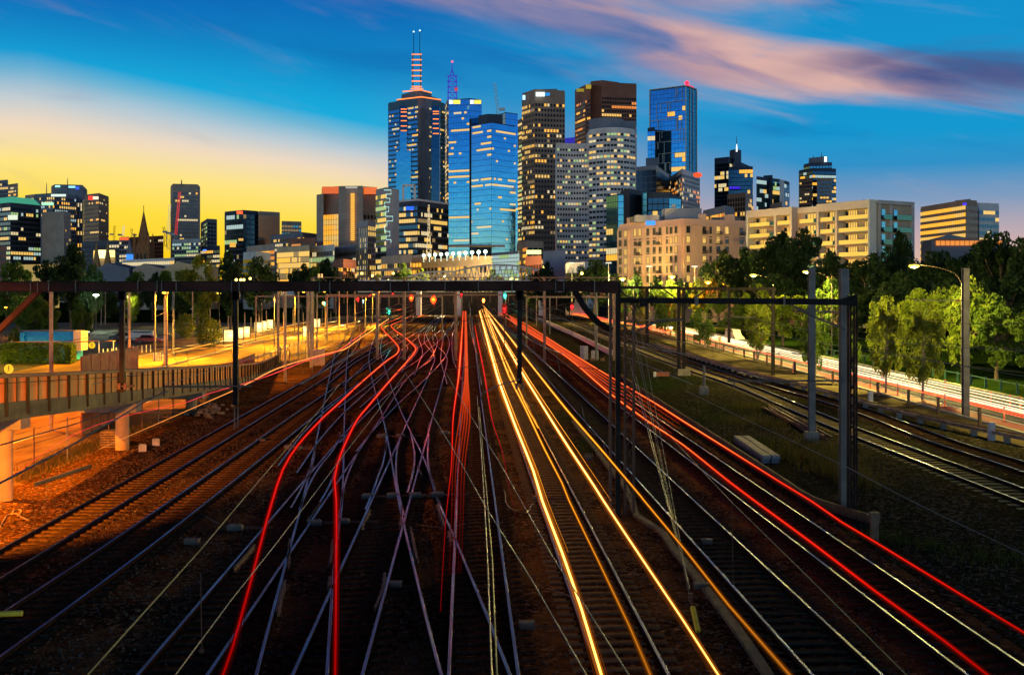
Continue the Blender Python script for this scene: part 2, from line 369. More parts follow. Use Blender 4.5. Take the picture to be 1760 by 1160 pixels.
def track(label, centre=None, rails=None, slp=M_slp, nobj=100, ymin=0, group='railway tracks through the yard', spacing=.69, cols=None):
    if rails: pa, pb = rails
    else:
        c = smooth_path(centre, 2.5); pa, pb = offset(c, -.8), offset(c, .8)
    p0 = pa[0]; root = thing('railway_track', (p0.x, p0.y, 0), label, 'railway track', group)
    for p in (pa, pb): MB().sweep(PROF, p, PM).build('rail', [M_railt, M_rails], root)
    if slp is None: return root
    c = [ (pa[min(i, len(pa)-1)]+pb[min(i, len(pb)-1)])/2 for i in range(min(len(pa), len(pb)))]
    pos = []; acc = 0
    for i in range(len(c)-1):
        d = c[i+1]-c[i]; l = d.length; 
        if l < 1e-6: continue
        ang = math.atan2(d.y, d.x)-math.pi/2; t = acc
        while t < l: pos.append((c[i]+d*(t/l), ang)); t += spacing
        acc = t-l
    me = sleeper_mesh(slp); st = MB(); k = 0
    for p, a in pos:
        if p.y < max(22, ymin): continue
        if p.y > 330: break
        if k < nobj:
            o = bpy.data.objects.new('sleeper', me); COL.objects.link(o); o.parent = root
            o.location = (p.x-p0.x+rng.uniform(-.03,.03), p.y-p0.y, rng.uniform(-.008,.008)); o.rotation_euler = (0,0,a+rng.uniform(-.012,.012)); k += 1
        else: st.box((p.x, p.y, -.01), (2.6, .24, .12), a)
    if st.v: st.build('sleeper_run', slp, root)['kind'] = 'stuff'
    return root
def straight(x, y0=16, y1=150, s=-.0388, y=26.7): return [Vector((x+s*(Y-y), Y, 0)) for Y in (y0, (y0+y1)/2, y1)]
track('railway track beside the orange dirt verge, outermost on the viaduct side', [Vector((-16.0,18,0)), Vector((-16.6,38,0)), Vector((-18.3,83,0)), Vector((-20.2,130,0)), Vector((-21.6,160,0)), Gr(672,578), Gr(716,556), Gr(745,541), Gr(770,520)])
track('second railway track from the viaduct, its far sleepers lit orange', [Vector((-13.1,18,0)), Vector((-13.3,40,0)), Vector((-14.9,88,0)), Vector((-15.9,129,0)), Gr(682,600), Gr(713,578), Gr(745,556), Gr(765,538), Gr(778,519)])
def on(x, Y, s=-.0388): return Vector((x+s*(Y-26.7), Y, 0))
track('track crossed by the red zigzag light trails, nearest to the two viaduct side tracks', [on(-7.8,18), on(-7.8,80), on(-7.8,120), Gr(735,612), Gr(727,575), Gr(748,552), Gr(762,530), Gr(780,515)], nobj=40)
track('straight track running through the middle of both diagonal crossings', [on(-4.24,18), on(-4.24,80), on(-4.24,125), Gr(757,612), Gr(737,587), Gr(743,562), Gr(759,543), Gr(755,529), Gr(785,514)], nobj=40)
track('straight track lying under the wide red light band', [on(-.65,18), on(-.65,120), on(-.65,300,-.0375), on(-.65,800,-.0365)], nobj=90)
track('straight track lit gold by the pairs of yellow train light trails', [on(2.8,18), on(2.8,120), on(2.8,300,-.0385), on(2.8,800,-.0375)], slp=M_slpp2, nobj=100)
track('empty dark track between the gold trails and the red trails', [on(7.7,18), on(7.7,110,-.038), on(7.7,300,-.037), on(7.7,800,-.036)], slp=M_slpc, nobj=80)
track('track carrying the long red train light trails beside the low timber edge', [on(11.25,18), on(11.25,114,-.036), on(11.25,307,-.0345), on(11.25,800,-.0355)], nobj=80)
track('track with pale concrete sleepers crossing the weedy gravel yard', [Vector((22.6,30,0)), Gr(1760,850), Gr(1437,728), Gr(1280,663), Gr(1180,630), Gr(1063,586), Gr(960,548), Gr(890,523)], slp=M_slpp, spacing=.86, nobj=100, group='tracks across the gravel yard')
track('outermost track beside the raised cable trough and the road', [Vector((25.6,30,0)), Gr(1760,801), Gr(1620,757), Gr(1479,704), Gr(1280,646), Gr(1180,614), Gr(1063,574), Gr(960,542), Gr(905,523)], slp=M_slp, nobj=60, group='tracks across the gravel yard')
track('far track curving under the bridge from the viaduct side yard', [Gr(575,662), Gr(627,619), Gr(695,580), Gr(742,556), Gr(764,532), Gr(775,516)], nobj=10)
track('far wiggling track carrying the bright bends of the red trails', [Gr(600,700), Gr(650,660), Gr(697,617), Gr(709,597), Gr(688,579), Gr(672,562), Gr(706,545), Gr(735,531), Gr(762,517)], nobj=10)
track('far bending track just beside the wide red light band', [Gr(783,660), Gr(768,615), Gr(772,572), Gr(784,553), Gr(775,538), Gr(786,520)], nobj=10)
track('far track swinging between the viaduct side fence and the yard throat', [Gr(560,640), Gr(604,596), Gr(622,560), Gr(660,537), Gr(705,524)], nobj=10)
# diagonal crossover roads: rails traced one by one
def pxp(pts): return smooth_path([Gr(x, y) for x, y in pts], 1.5)
track('crossover track bending towards the yard throat, above the scissors crossing', rails=(pxp([(584,760),(617,724),(652,690),(700,650),(742,612),(752,585),(742,566)]), pxp([(612,775),(645,735),(686,692),(730,652),(766,612),(772,585),(760,566)])), slp=None, group='diagonal crossover tracks')
track('crossover track joining the zigzag trail track to the viaduct side tracks', rails=(pxp([(478,800),(520,745),(560,705),(612,664),(655,625),(672,600)]), pxp([(510,812),(552,752),(592,708),(640,664),(678,625),(692,600)])), slp=None, group='diagonal crossover tracks')
track('far crossover track under the two blazing red signals', rails=(pxp([(690,640),(705,610),(735,585),(760,565),(768,548)]), pxp([(712,645),(726,612),(752,588),(774,566),(780,548)])), slp=None, group='diagonal crossover tracks')
track('diagonal crossover track climbing from the foreground towards the viaduct side tracks', rails=(pxp([(425,1240),(440,1160),(497,946),(520,860),(541,771),(557,692),(567,645),(577,605),(590,584),(610,549),(640,530)]), pxp([(560,1240),(562,1160),(575,965),(588,860),(592,718),(595,640),(598,605),(604,584),(612,559),(635,545),(665,530)])), slp=None, group='diagonal crossover tracks')
track('diagonal crossover track passing through the middle of the scissors crossing', rails=(pxp([(793,1240),(759,1160),(708,959),(685,860),(672,786),(664,744),(656,710),(646,677),(638,645),(634,615),(640,590),(652,560)]), pxp([(918,1240),(877,1160),(844,1074),(784,930),(753,860),(742,823),(724,778),(698,726),(677,677),(664,640),(655,610),(655,590),(664,560)])), slp=None, group='diagonal crossover tracks')
SW = [[(664,744),(663,771),(657,800),(651,815),(640,846),(628,875)], [(690,747),(682,775),(681,818),(685,846),(694,885)], [(705,740),(712,775),(712,797),(708,820),(700,846)], [(737,745),(735,786),(740,818),(748,846),(757,868)],
      [(541,765),(539,790),(531,810),(515,845),(500,872)], [(590,745),(570,776),(549,802),(531,833),(515,875)], [(618,770),(601,807),(592,833),(586,867),(581,899)], [(584,790),(565,836),(550,862),(531,891)]]
root = thing('switch_rails', tuple(Gr(660,800)), 'curved switch rails joining the crossing tracks in the middle of the yard', 'switch rails')
for s_ in SW: MB().sweep(PROF, pxp(s_), PM).build('rail', [M_railt, M_rails], root)
# short guard rails beside the crossings
CK = [[(691,868),(690,885),(688,903)],[(706,905),(711,930),(717,960)],[(752,866),(758,885),(765,903)],[(636,875),(628,890),(622,904)],[(661,983),(660,1005),(650,1030),(645,1042)],[(572,925),(571,945),(567,966)],[(567,990),(566,1005)],[(498,925),(498,945),(494,968)],[(490,995),(482,1020),(476,1050)],[(437,935),(420,955),(402,975)],[(771,912),(777,930)],[(550,862),(540,878),(528,893)],[(540,800),(528,822)],[(583,742),(589,758)],[(718,800),(724,815)],[(664,760),(662,776)],[(735,740),(738,724)]]
root = thing('guard_rails', tuple(Gr(640,930)), 'short rusty guard rails laid beside the crossing noses', 'guard rails')
for s_ in CK: MB().sweep(PROF, pxp(s_), [1]*13).build('guard_rail', [M_railt, M_rust], root)
# point machines and white sleeper-end blocks across the crossings
pm = thing('point_machine', (0,0,0), 'x', 'point machine', 'point machines and rodding boxes in the yard')
b = MB(); b.box((0,0,.12), (.55,.32,.18)); b.box((0,0,.225), (.45,.26,.04)); b.box((.1,0,.25), (.12,.08,.03)); k1 = b.build('cover', mat('grey_box_paint', (.13,.10,.09), .6, var=.5), pm)
b = MB(); b.box((.85,0,.1), (1.0,.06,.05)); b.box((.85,.2,.1), (1.0,.06,.05)); k2 = b.build('drive_rod', M_rust, pm)
PMS = [((404,903),'low grey point machine in the ballast beside the outer red trail'),((656,747),'small point machine above the scissors crossing'),((689,747),'point machine between the rails above the scissors crossing'),((764,742),'point machine beside the wide red light band'),((510,768),'small point machine under the outer red zigzag trail'),((633,850),'point machine below the scissors crossing'),((676,849),'point machine at the lower nose of the scissors crossing'),((714,848),'point machine among the rails under the scissors crossing'),((752,847),'point machine below the crossing beside the red band'),((497,766),'point machine on the verge of the zigzag trail track'),((541,895),'point machine beside the diagonal crossover rails'),((588,893),'point machine just past the inner red trail'),((928,853),'flat point machine between the crimson and gold trails')]
for i, ((x, y), lb) in enumerate(PMS):
    p = Gr(x, y)
    if i == 0: pm.location = p; pm['label'] = lb
    else: copy_tree(pm, [(k1,[]),(k2,[])], p, rng.uniform(-.2,.2), (1,1,1), lb)

# ------------------------------------------------------------------ light trails left by trains and cars
def px_trail(pts, z, step=3): return smooth_path([G(x, y, z) for x, y in pts], step)
def dimmer(m):
    s_ = {'gold_trail': [(1,.25,.01,.85),(.55,.11,.004,.6)], 'amber_trail': [(.75,.2,.006,.7),(.3,.07,.002,.5)], 'red_trail': [(.6,.006,.003,.8),(.25,.0,.001,.6)], 'red_train_trail': [(.75,.02,.005,.8),(.35,.004,.001,.6)], 'headlight_trail': [(1,.75,.4,1.1),(.8,.35,.08,.7)]}.get(m.name)
    if not s_: return None
    out = []
    for i, (r_, g_, b_, k_) in enumerate(s_):
        n_ = m.name+('_flank', '_fringe')[i]
        if m.name == 'headlight_trail': out.append(em(n_, (r_, g_, b_), k_)); continue
        y0_, y1_ = (24, 130) if 'red' in m.name else (16, 110)
        lo = .12 if 'red' in m.name else .35
        out.append(MATS.get(n_) or trailm(n_, [(0,(r_*lo,g_*lo,b_*lo)),(.3,(r_*.6,g_*.6,b_*.6)),(1,(r_,g_,b_))], y0_, y1_, k_))
    return out
def trail(label, pts, z, r0, r1, m, group, world=None, taper=0):
    p = world or px_trail(pts, z)
    rad = [(r0+(r1-r0)*min(1, max(0, (q.y-25)/90)))*1.3 for q in p]
    if taper:
        n = len(p); rad = [r*min(1, .12+(n-1-i)/(n*taper)) for i, r in enumerate(rad)]
    bb_ = MB(); bb_.tube(p, [r*(.46 if dimmer(m) else .6) for r in rad], 6, mi=0); tr_ = random.Random(int(p[0].x*97)+len(p)); mats_ = [m]
    dm_ = dimmer(m)
    if dm_:
        mats_ = [m, dm_[0], dm_[1]]
        for sgn, k_o, k_r, mi_ in ((1,.72,.27,1),(-1,.72,.27,1),(1,1.15,.17,1),(-1,1.2,.15,1),(1,1.6,.14,2),(-1,1.62,.14,2),(1,2.1,.10,2),(-1,2.2,.09,2)):  # dim side strands stand in for bloom around the bright core
            off_ = []; ph_ = tr_.uniform(0,6)
            for i, q in enumerate(p):
                t_ = p[min(i+1, len(p)-1)]-p[max(i-1, 0)]; t_.z = 0; t_.normalize(); k_v = k_o*(1+.18*math.sin(q.y*.11+ph_)); off_.append(q+Vector((t_.y, -t_.x, 0))*rad[i]*k_v*sgn-Vector((0,0,rad[i]*.3*(mi_-1))))
            bb_.tube(off_, [r*k_r for r in rad], 4, mi=mi_)
    o = bb_.build('light_trail', mats_); o['label'] = label; o['category'] = 'light trail'; o['group'] = group; return o
T_gold = trailm('gold_trail', [(0,(.7,.30,.05)),(.08,(.8,.40,.08)),(.3,(1,.52,.13)),(1,(1,.55,.14))], 16, 200, 4.6)
T_amb = trailm('amber_trail', [(0,(.16,.045,.004)),(.06,(.35,.11,.006)),(.16,(.8,.26,.015)),(.4,(1,.40,.05)),(1,(1,.44,.09))], 15, 160, 2.6)
T_red = trailm('red_trail', [(0,(.20,.0,.0)),(.12,(.45,.004,.004)),(.28,(.85,.02,.01)),(.45,(1,.07,.03)),(.62,(1,.17,.05)),(1,(1,.14,.04))], 22, 170, 1.6)
T_redr = trailm('red_train_trail', [(0,(.18,.0,.0)),(.12,(.6,.006,.003)),(.3,(1,.03,.01)),(.5,(1,.22,.04)),(1,(1,.20,.04))], 22, 110, 1.6)
T_crim = trailm('crimson_trail', [(0,(.05,.0,.001)),(.15,(.3,.0,.008)),(.5,(.9,.008,.02)),(1,(1,.02,.03))], 38, 130, 1.0)
T_dim = trailm('dim_red_trail', [(0,(.02,.0,.0)),(.2,(.16,.004,.001)),(.6,(.55,.04,.006)),(1,(.8,.08,.02))], 25, 120, 1.0)
T_car = em('headlight_trail', (1,.93,.8), 2.4); T_tail = em('taillight_trail', (1,.08,.02), 2.0); T_org = em('orange_car_trail', (1,.28,.02), 1.3)
ORD = 'first second third fourth fifth sixth seventh eighth ninth tenth eleventh twelfth thirteenth fourteenth fifteenth sixteenth seventeenth eighteenth nineteenth twentieth twenty-first twenty-second twenty-third twenty-fourth'.split()
g1 = 'gold head lamp trails along the middle track'
trail('bright gold light trail on the crossing side of the lit middle track', [(820,520),(853,640),(883,725),(917,810),(932,860),(966,949),(1000,1048),(1034,1160),(1050,1215)], 1.4, .045, .14, T_gold, g1)
trail('bright gold light trail running straight past the hanging post to the lower edge', [(826,520),(850,560),(897,640),(937,705),(975,765),(1020,833),(1037,860),(1094,946),(1173,1064),(1235,1160),(1265,1210)], 1.4, .035, .12, T_gold, g1)
trail('amber light trail fading out over the gold lit sleepers', [(832,530),(872,640),(901,698),(937,774),(966,830),(978,860),(1029,965),(1081,1074),(1118,1160),(1135,1205)], 3.6, .02, .09, T_amb, g1)
trail('amber light trail crossing behind the tall lattice mast and fading at the lower edge', [(822,515),(860,560),(923,640),(975,705),(1027,765),(1100,851),(1107,860),(1181,949),(1251,1038),(1358,1160),(1400,1210)], 3.6, .025, .09, T_amb, g1)
trail('thin gold light trail between the two brightest trails', [(834,540),(848,575),(879,640),(903,694),(925,735)], 3.4, .03, .06, T_amb, g1)
for lb, px_, z_, r_ in (('hair thin gold trail just inside the first bright gold trail',[(822,521),(857,640),(888,722),(924,810),(941,860),(977,949)],1.9,.03),('hair thin gold trail just outside the second bright gold trail',[(828,521),(902,640),(945,705),(986,765),(1032,833),(1050,860)],1.9,.03),('hair thin amber trail close beside the amber trail over the sleepers',[(834,530),(877,640),(908,698),(946,774),(977,830)],3.3,.025),('hair thin gold trail in the narrow middle of the far bundle',[(824,520),(843,570),(866,622),(890,672)],2.2,.04)):
    trail(lb, px_, z_, r_, r_*2, T_amb, g1, taper=.4)
g2 = 'red tail lamp trails zigzagging over the crossings'
trail('red zigzag light trail nearer the viaduct', [(693,542),(676,551),(656,559),(661,570),(672,581),(685,597),(682,608),(666,619),(619,659),(575,700),(557,716),(512,765),(486,807),(457,899),(442,957),(400,1111),(383,1160),(372,1200)], 1.4, .036, .085, T_red, g2)
trail('red zigzag light trail farther from the viaduct, ending straight down', [(707,542),(690,551),(673,559),(679,568),(691,576),(714,597),(713,605),(707,613),(666,659),(631,700),(614,721),(593,763),(580,797),(575,823),(578,860),(578,978),(576,1160),(575,1200)], 1.4, .036, .085, T_red, g2)
trail('red glow line along the bright edge of the wide red band', [(797,522),(794,570),(789,640),(779,718),(776,797),(766,893),(762,960),(757,1050)], 1.4, .03, .12, T_red, 'wide red light band', taper=.3)
for k_, (a, bb) in enumerate([(796,776),(798,781),(799.5,786),(801,791),(803,796)]):
    trail(ORD[k_]+' dull red light line of the wide red band, counted from its bright edge', [(799+k_*.4,524),((a+799)/2+3-k_*.3,640),(a-6+k_*2.6,718),(bb+3,797),(bb,893),(bb-4,985)], 1.3, .06, .21, T_dim, 'wide red light band', taper=.5)
trail('crimson light trail curving beside the gold trails', [(816,560),(822,590),(832,640),(845,718),(853,745),(863,774),(872,820),(886,887),(893,912),(904,970)], 1.4, .03, .07, T_crim, 'crimson trail', taper=.3)
g3 = 'red tail lamp trails along the timber edged track'
trail('red light trail along the low timber edge of the gravel yard', [(840,522),(876,543),(900,555),(974,602),(1046,646),(1129,695),(1173,723),(1256,775),(1340,828),(1394,861),(1446,897),(1503,931),(1639,1014),(1760,1087),(1830,1130)], 1.0, .04, .10, T_redr, g3)
trail('red light trail on the crossing side of the timber edged track', [(838,524),(879,552),(899,566),(972,612),(1046,674),(1112,723),(1173,764),(1256,830),(1296,860),(1397,934),(1506,1017),(1624,1102),(1698,1160),(1750,1200)], 1.0, .045, .10, T_redr, g3)
for k_ in range(4):
    f_ = .2+.2*k_
    A = [(876,543),(974,602),(1046,646),(1129,695),(1173,723)]; B = [(879,552),(972,612),(1046,674),(1100,714),(1150,750)]
    trail(ORD[k_]+' dim red line between the paired red trails, counted from the timber edge', [(a[0]*(1-f_)+c[0]*f_, a[1]*(1-f_)+c[1]*f_) for a, c in zip(A, B)], .8, .05, .17, T_dim, g3, taper=.6)
g4 = 'car light trails along the road'
for k_, X in enumerate((34.7, 35.15, 35.6, 36.1, 36.7, 37.3)):
    trail(ORD[k_]+' white car light trail on the road, counted from the red bus lane', None, 0, .03, .055, T_car, g4, world=[Vector((X+.3*math.sin(Y/31+k_), Y, .66+.05*k_)) for Y in range(60, 296-7*k_, 4)])
for k_, X in enumerate((33.6, 34.15)):
    trail(('red tail lamp trail low over the middle of the red bus lane','red tail lamp trail along the park side of the red bus lane')[k_], None, 0, .035, .05, T_tail, g4, world=[Vector((X, Y, .7)) for Y in range(58, 300, 4)])
for k_ in range(4):
    trail(('uppermost red tail lamp trail sweeping round the distant road bend','second red tail lamp trail from the top at the distant road bend','third red tail lamp trail from the top at the distant road bend','orange lamp trail sweeping round the distant road bend')[k_], [(1150,572-k_*2),(1100,561-k_),(1046,549+k_*1.6),(998,539+k_*1.2),(940,529+k_*.8),(902,522+k_*.6),(884,517+k_*.5),(879,513+k_*.4),(888,509)], .8, .1, .16, (T_tail, T_org)[k_ == 3], g4)
for k_, (x, z, y0, y1) in enumerate(((-27.9,2.6,44,150),(-26.9,1.5,46,170))):
    pass
trail('red car light trail crossing in front of the viaduct parapet', [(655,548),(600,590),(572,607),(532,618),(463,645),(410,662),(360,676),(325,690),(215,715),(130,745),(0,832)], 2.2, .035, .05, em('thin_red_trail', (1,.02,.03), 1.0), 'car trails beside the viaduct', taper=.25)
trail('orange car light trail crossing below the viaduct parapet', [(668,548),(610,588),(590,601),(560,608),(480,632),(410,667),(330,702),(275,726),(215,752),(170,772)], 1.6, .05, .07, em('thin_orange_trail', (1,.30,.03), 1.4), 'car trails beside the viaduct', taper=.25)
for k_ in range(3):
    trail(('golden car light trail on the service road past the lit shelters','golden car light trail in the middle of the service road','golden car light trail hugging the picket fence of the service road')[k_], None, 0, .05, .1, em('gold_car_trail', (1,.42,.03), 1.0), 'service road light trails', world=[Vector((-45.5+k_*5.2+(Y-130)*-.045+1.5*math.sin(Y/60+k_), Y, .6)) for Y in range(150+k_*25, 330, 6)])
# ------------------------------------------------------------------ city skyline
LIT = {'warm': em('warm_window', (1,.60,.13), .95), 'gold': em('gold_window', (1,.46,.04), 1.25), 'pale': em('pale_window', (1,.80,.42), .8), 'cool': em('cool_window', (.65,.9,.85), .6), 'dim': em('dim_window', (.75,.5,.2), .35), 'orange': em('orange_window', (1,.30,.03), .9), 'lime': em('green_window', (.6,.9,.35), .6)}
GLS = {'blue': glassm('blue_glass', (.095,.26,.36), .08), 'teal': glassm('teal_glass', (.055,.19,.27), .15), 'dark': glassm('dark_glass', (.008,.010,.015), .3), 'navy': glassm('navy_glass', (.018,.05,.085), .15), 'bronze': glassm('bronze_glass', (.030,.010,.005), .25), 'grey': glassm('grey_glass', (.03,.036,.05), .2), 'cyan': glassm('cyan_glass', (.06,.22,.30), .12), 'peach': glassm('peach_glass', (.42,.17,.08), .3)}
def wallm(n, c, v=.18): return mat('wall_'+n, c, .75, var=v, scale=.12)
WL = {'cream': wallm('cream', (.68,.50,.36)), 'brown': wallm('brown', (.36,.22,.15)), 'tan': wallm('tan', (.48,.36,.28)), 'grey': wallm('grey', (.42,.40,.42)), 'pale': wallm('pale', (.72,.66,.66)), 'navy': wallm('navy', (.035,.06,.11)), 'dark': wallm('dark', (.05,.055,.075)), 'blue': wallm('blue', (.06,.17,.25)), 'brick': wallm('brick', (.34,.11,.07)), 'pink': wallm('pink', (.55,.36,.32)), 'rust': wallm('rust', (.34,.12,.07)), 'slate': wallm('slate', (.20,.21,.26)), 'sand': wallm('sandstone', (.62,.46,.27)), 'white': wallm('whitewash', (.7,.68,.64))}
def footprint(pts, Y0, D=None):
    """pts (px, ytop) of the visible roof corners from one side to the other; the tallest in the picture is the nearest, at Y0"""
    yr = min(p[1] for p in pts); P = []
    z = CH+(HY-yr)/F*Y0
    for px, y in pts:
        Y = Y0*(HY-yr)/(HY-y); P.append(((px-HX)/F*Y, Y))
    if len(P) == 3 and D is None: back = [(P[0][0]+P[2][0]-P[1][0], P[0][1]+P[2][1]-P[1][1])]
    else:
        D = D or 30; a, b = P[0], P[-1]
        back = [(b[0]+D*b[0]/b[1], b[1]+D), (a[0]+D*a[0]/a[1], a[1]+D)]
    return P, P+back, z
def facade_rows(root, P, z0, z1, st, r, maxrows=100, name='window_row'):
    fh, bw = st.get('fh', 4.0), st.get('bw', 3.0); wf, hf = st.get('wf', .75), st.get('hf', .55); out = st.get('out', .12)
    gl = GLS[st.get('glass', 'dark')]; lits = [LIT[k] for k in st.get('lits', ['warm', 'gold', 'pale'])]; p = st.get('p', .2); run = st.get('run', 3)
    top = z1-st.get('cap', 3.0); nfl = max(1, int((top-z0)/fh)); off = top-nfl*fh
    vs = []                                          # vertical strip runs: lit columns
    for fl in range(nfl):
        b = MB(); zb = off+fl*fh+fh*(1-hf)*.5; zt = zb+fh*hf
        bandp = p*r.choice([.15,.4,.7,1,1.2,2.2]) if not st.get('flat') else p
        if (nfl-1-fl) in st.get('bands', ()): bandp = .6
        if (nfl-1-fl) in st.get('dark', ()): bandp = 0
        for fi in range(len(P)-1):
            if fi in st.get('blank', ()): continue
            a, c = P[fi], P[fi+1]; L_ = math.hypot(c[0]-a[0], c[1]-a[1]); n = max(1, int(L_/bw)); ux, uy = (c[0]-a[0])/L_, (c[1]-a[1])/L_
            nx, ny = uy, -ux; k = 0; on_ = 0; cur = 0
            fpp = st.get('facep', ()); fp = bandp*(fpp[fi] if fi < len(fpp) else 1)
            for i in range(n):
                if on_ <= 0:
                    lit = r.random() < fp; on_ = max(1, int(r.expovariate(1/run))) if lit else 1; cur = (1+r.randrange(len(lits))) if lit else 0
                on_ -= 1
                s0 = (i+.5-wf/2)/n*L_; s1 = (i+.5+wf/2)/n*L_
                q = [(a[0]+ux*s+nx*out, a[1]+uy*s+ny*out, z) for s, z in ((s0, zb), (s1, zb), (s1, zt), (s0, zt))]
                if cur and 'lhf' in st:
                    b.quad(*q, mi=0); zm = zb+(zt-zb)*(.72-st['lhf']/2); zn = zb+(zt-zb)*(.72+st['lhf']/2)
                    q = [(a[0]+ux*s+nx*(out+.12), a[1]+uy*s+ny*(out+.12), z) for s, z in ((s0, zm), (s1, zm), (s1, zn), (s0, zn))]
                b.quad(*q, mi=cur)
        if b.v: b.build(name, [gl]+lits, root)
def block(root, pts, Y0, wall, st=None, D=None, z0=0, seed=0, roofbox=(), name='wall', zbase=None):
    P, poly, z = footprint(pts, Y0, D); r = random.Random(seed*13+len(pts)+int(pts[0][0])); b = MB()
    b.prism(poly, z0, z-.9)
    cx = sum(p[0] for p in poly)/len(poly); cyy = sum(p[1] for p in poly)/len(poly)
    b.prism([(cx+(p[0]-cx)*.985, cyy+(p[1]-cyy)*.985) for p in poly], z-.9, z)
    for (fx, fy, w_, d_, h_) in roofbox:
        x = poly[0][0]*(1-fx)+P[-1][0]*fx; y = poly[0][1]*(1-fx)+P[-1][1]*fx+fy; b.box((x, y, z+h_/2-.05), (w_, d_, h_))
    b.build(name, WL[wall] if isinstance(wall, str) else wall, root)
    if st is not None: facade_rows(root, P, max(z0, zbase if zbase is not None else 6), z, st, r)
    return P, poly, z
def bld(label, pts, Y0, wall, st=None, name='office_tower', cat='tower', **k):
    x = sum((p[0]-HX)/F*Y0 for p in pts)/len(pts)
    root = thing(name, (x, Y0, 0), label, cat); P, poly, z = block(root, pts, Y0, wall, st, **k); return root, P, poly, z
def mast(root, px, y0, y1, Y, r=.3, m=None, name='antenna'):
    MB().tube([Wp(px, y0+3, Y), Wp(px, (y0+y1)/2, Y), Wp(px, y1, Y)], [r, r*.8, r*.35], 5).build(name, m or M_steel, root)
def glow(root, px0, px1, y0, y1, Y, col, s, name='lit_sign', d=.8):
    a = Wp(px0, y1, Y); c = Wp(px1, y0, Y); b = MB(); b.box(((a.x+c.x)/2, Y, (a.z+c.z)/2), (c.x-a.x, d, c.z-a.z))
    b.build(name, em('sign_%d_%d' % (px0, y0), col, s), root)
S = lambda **k: k
# --- western end of the skyline
bld('plain slate tower at the very edge of the skyline with a shallow domed top', [(-30,312),(14,309)], 1250, 'slate', S(glass='dark', p=.05), D=30)
r_, P, poly, z = bld('brown tower peeping out behind the slate edge tower', [(9,318),(31,315)], 1350, 'brown', S(glass='bronze', p=.35, bw=2.6), D=22)
r_, P, poly, z = bld('block with a green lit roof and a white lit grid of windows', [(-20,352),(18,348),(70,353)], 900, 'dark', S(glass='navy', fh=3.8, bw=2.6, p=.28, lits=['pale','cool','warm','lime'], wf=.8, hf=.6))
b = MB(); b.prism([(p[0]*.98+(-7.5), p[1]) for p in poly], z-.1, z+5, scale=.72); b.build('green_lit_roof', em('green_roof_glow', (.10,.62,.38), .55), r_)  # green light on the roof is put in as emission
glow(r_, 14, 30, 370, 378, 897, (.9,1,.75), .9, 'lit_wall_panel')
r_, P, poly, z = bld('twin stepped tower with a chamfered crown and blue rooftop glow', [(88,320),(94,317),(142,318),(150,326)], 1150, 'slate', S(glass='dark', fh=4, bw=2.4, p=.10, cap=14, wf=.45, hf=.9), D=35)
block(r_, [(58,334),(90,332),(131,336)], 1120, 'slate', S(glass='dark', fh=4, bw=2.6, p=.22, wf=.6, lits=['warm','gold','cool']))
block(r_, [(43,336),(58,334)], 1160, 'tan', S(glass='dark', p=.3), D=20)
glow(r_, 95, 103, 319, 322, 1147, (.4,1,.95), 1.4); glow(r_, 118, 129, 320, 323, 1147, (.3,.85,1), 1.6); glow(r_, 130, 136, 321, 326, 1147, (.03,.12,.9), 1.0); glow(r_, 88, 113, 334, 338, 1113, (.8,1,.85), 1.0); glow(r_, 72, 92, 348, 353, 1113, (.45,.95,.6), 1.1)
mast(r_, 80, 333, 314, 1120, .5); mast(r_, 116, 318, 306, 1150, .5)
r_, P, poly, z = bld('plain pale brown tower standing before the stepped tower', [(72,365),(110,363),(122,366)], 900, 'tan', S(glass='dark', fh=3.4, bw=3.0, p=.12, wf=.35, hf=.45, blank=(0,)))
r_, P, poly, z = bld('brown tower with a red and white roof sign', [(145,335),(170,332),(187,338)], 1080, 'brown', S(glass='bronze', fh=3.9, bw=2.6, p=.16, hf=.4))
glow(r_, 152, 160, 337, 344, 1072, (1,.03,.01), 1.5); glow(r_, 160, 169, 338, 343, 1072, (1,.85,.6), 1.2)
b = MB(); b.bar((P[2][0]-1, P[2][1]-1, 20), (P[2][0]-1, P[2][1]-1, z-10), .7); b.build('lit_edge_strip', em('edge_strip', (1,.75,.3), 1.2), r_)
bld('dull low office block behind the church towers', [(140,415),(205,413)], 980, 'slate', S(glass='dark', p=.15), D=30, name='office_block', cat='office block')
r_, P, poly, z = bld('small office with orange sign and bright floor stripes', [(205,408),(222,407)], 900, 'slate', S(glass='dark', p=.4, fh=3.4, bands=(1,3), lits=['pale']), D=20, name='office_block', cat='office block')
glow(r_, 206, 221, 408, 413, 893, (1,.12,.01), 1.0)
bld('rust coloured long low block under the yellow sky beside the spire', [(222,408),(281,405)], 1200, 'rust', S(glass='dark', p=.03), D=40, name='office_block', cat='office block')
r_, P, poly, z = bld('tall slab tower with frame edges standing alone in the yellow sky', [(293,320),(297,316),(340,317),(344,321)], 1250, 'tan', S(glass='grey', fh=4.1, bw=2.3, p=.10, wf=.8, hf=.45, blank=(0,2), cap=8), D=28)
mast(r_, 312, 316, 309, 1250, .8)
bld('small cream apartment tower below the lone slab tower', [(296,412),(345,410)], 1000, 'white', S(glass='dark', p=.3, fh=3.2, lits=['pale','cool','lime']), D=25, name='apartment_block', cat='apartment block')
bld('dark squat block with a blue sign beside the tree tops', [(330,425),(378,422)], 980, 'navy', S(glass='navy', p=.1), D=25, name='office_block', cat='office block')
glow(bpy.data.objects[-1] if 0 else r_, 349, 355, 429, 431, 975, (.05,.2,1), 2)
r_, P, poly, z = bld('narrow two-tone tower between the lone slab and the dark cube', [(345,383),(356,376),(373,377)], 1150, 'slate', S(glass='navy', p=.10, fh=3.8, facep=(3,.3), lits=['lime','dim']))
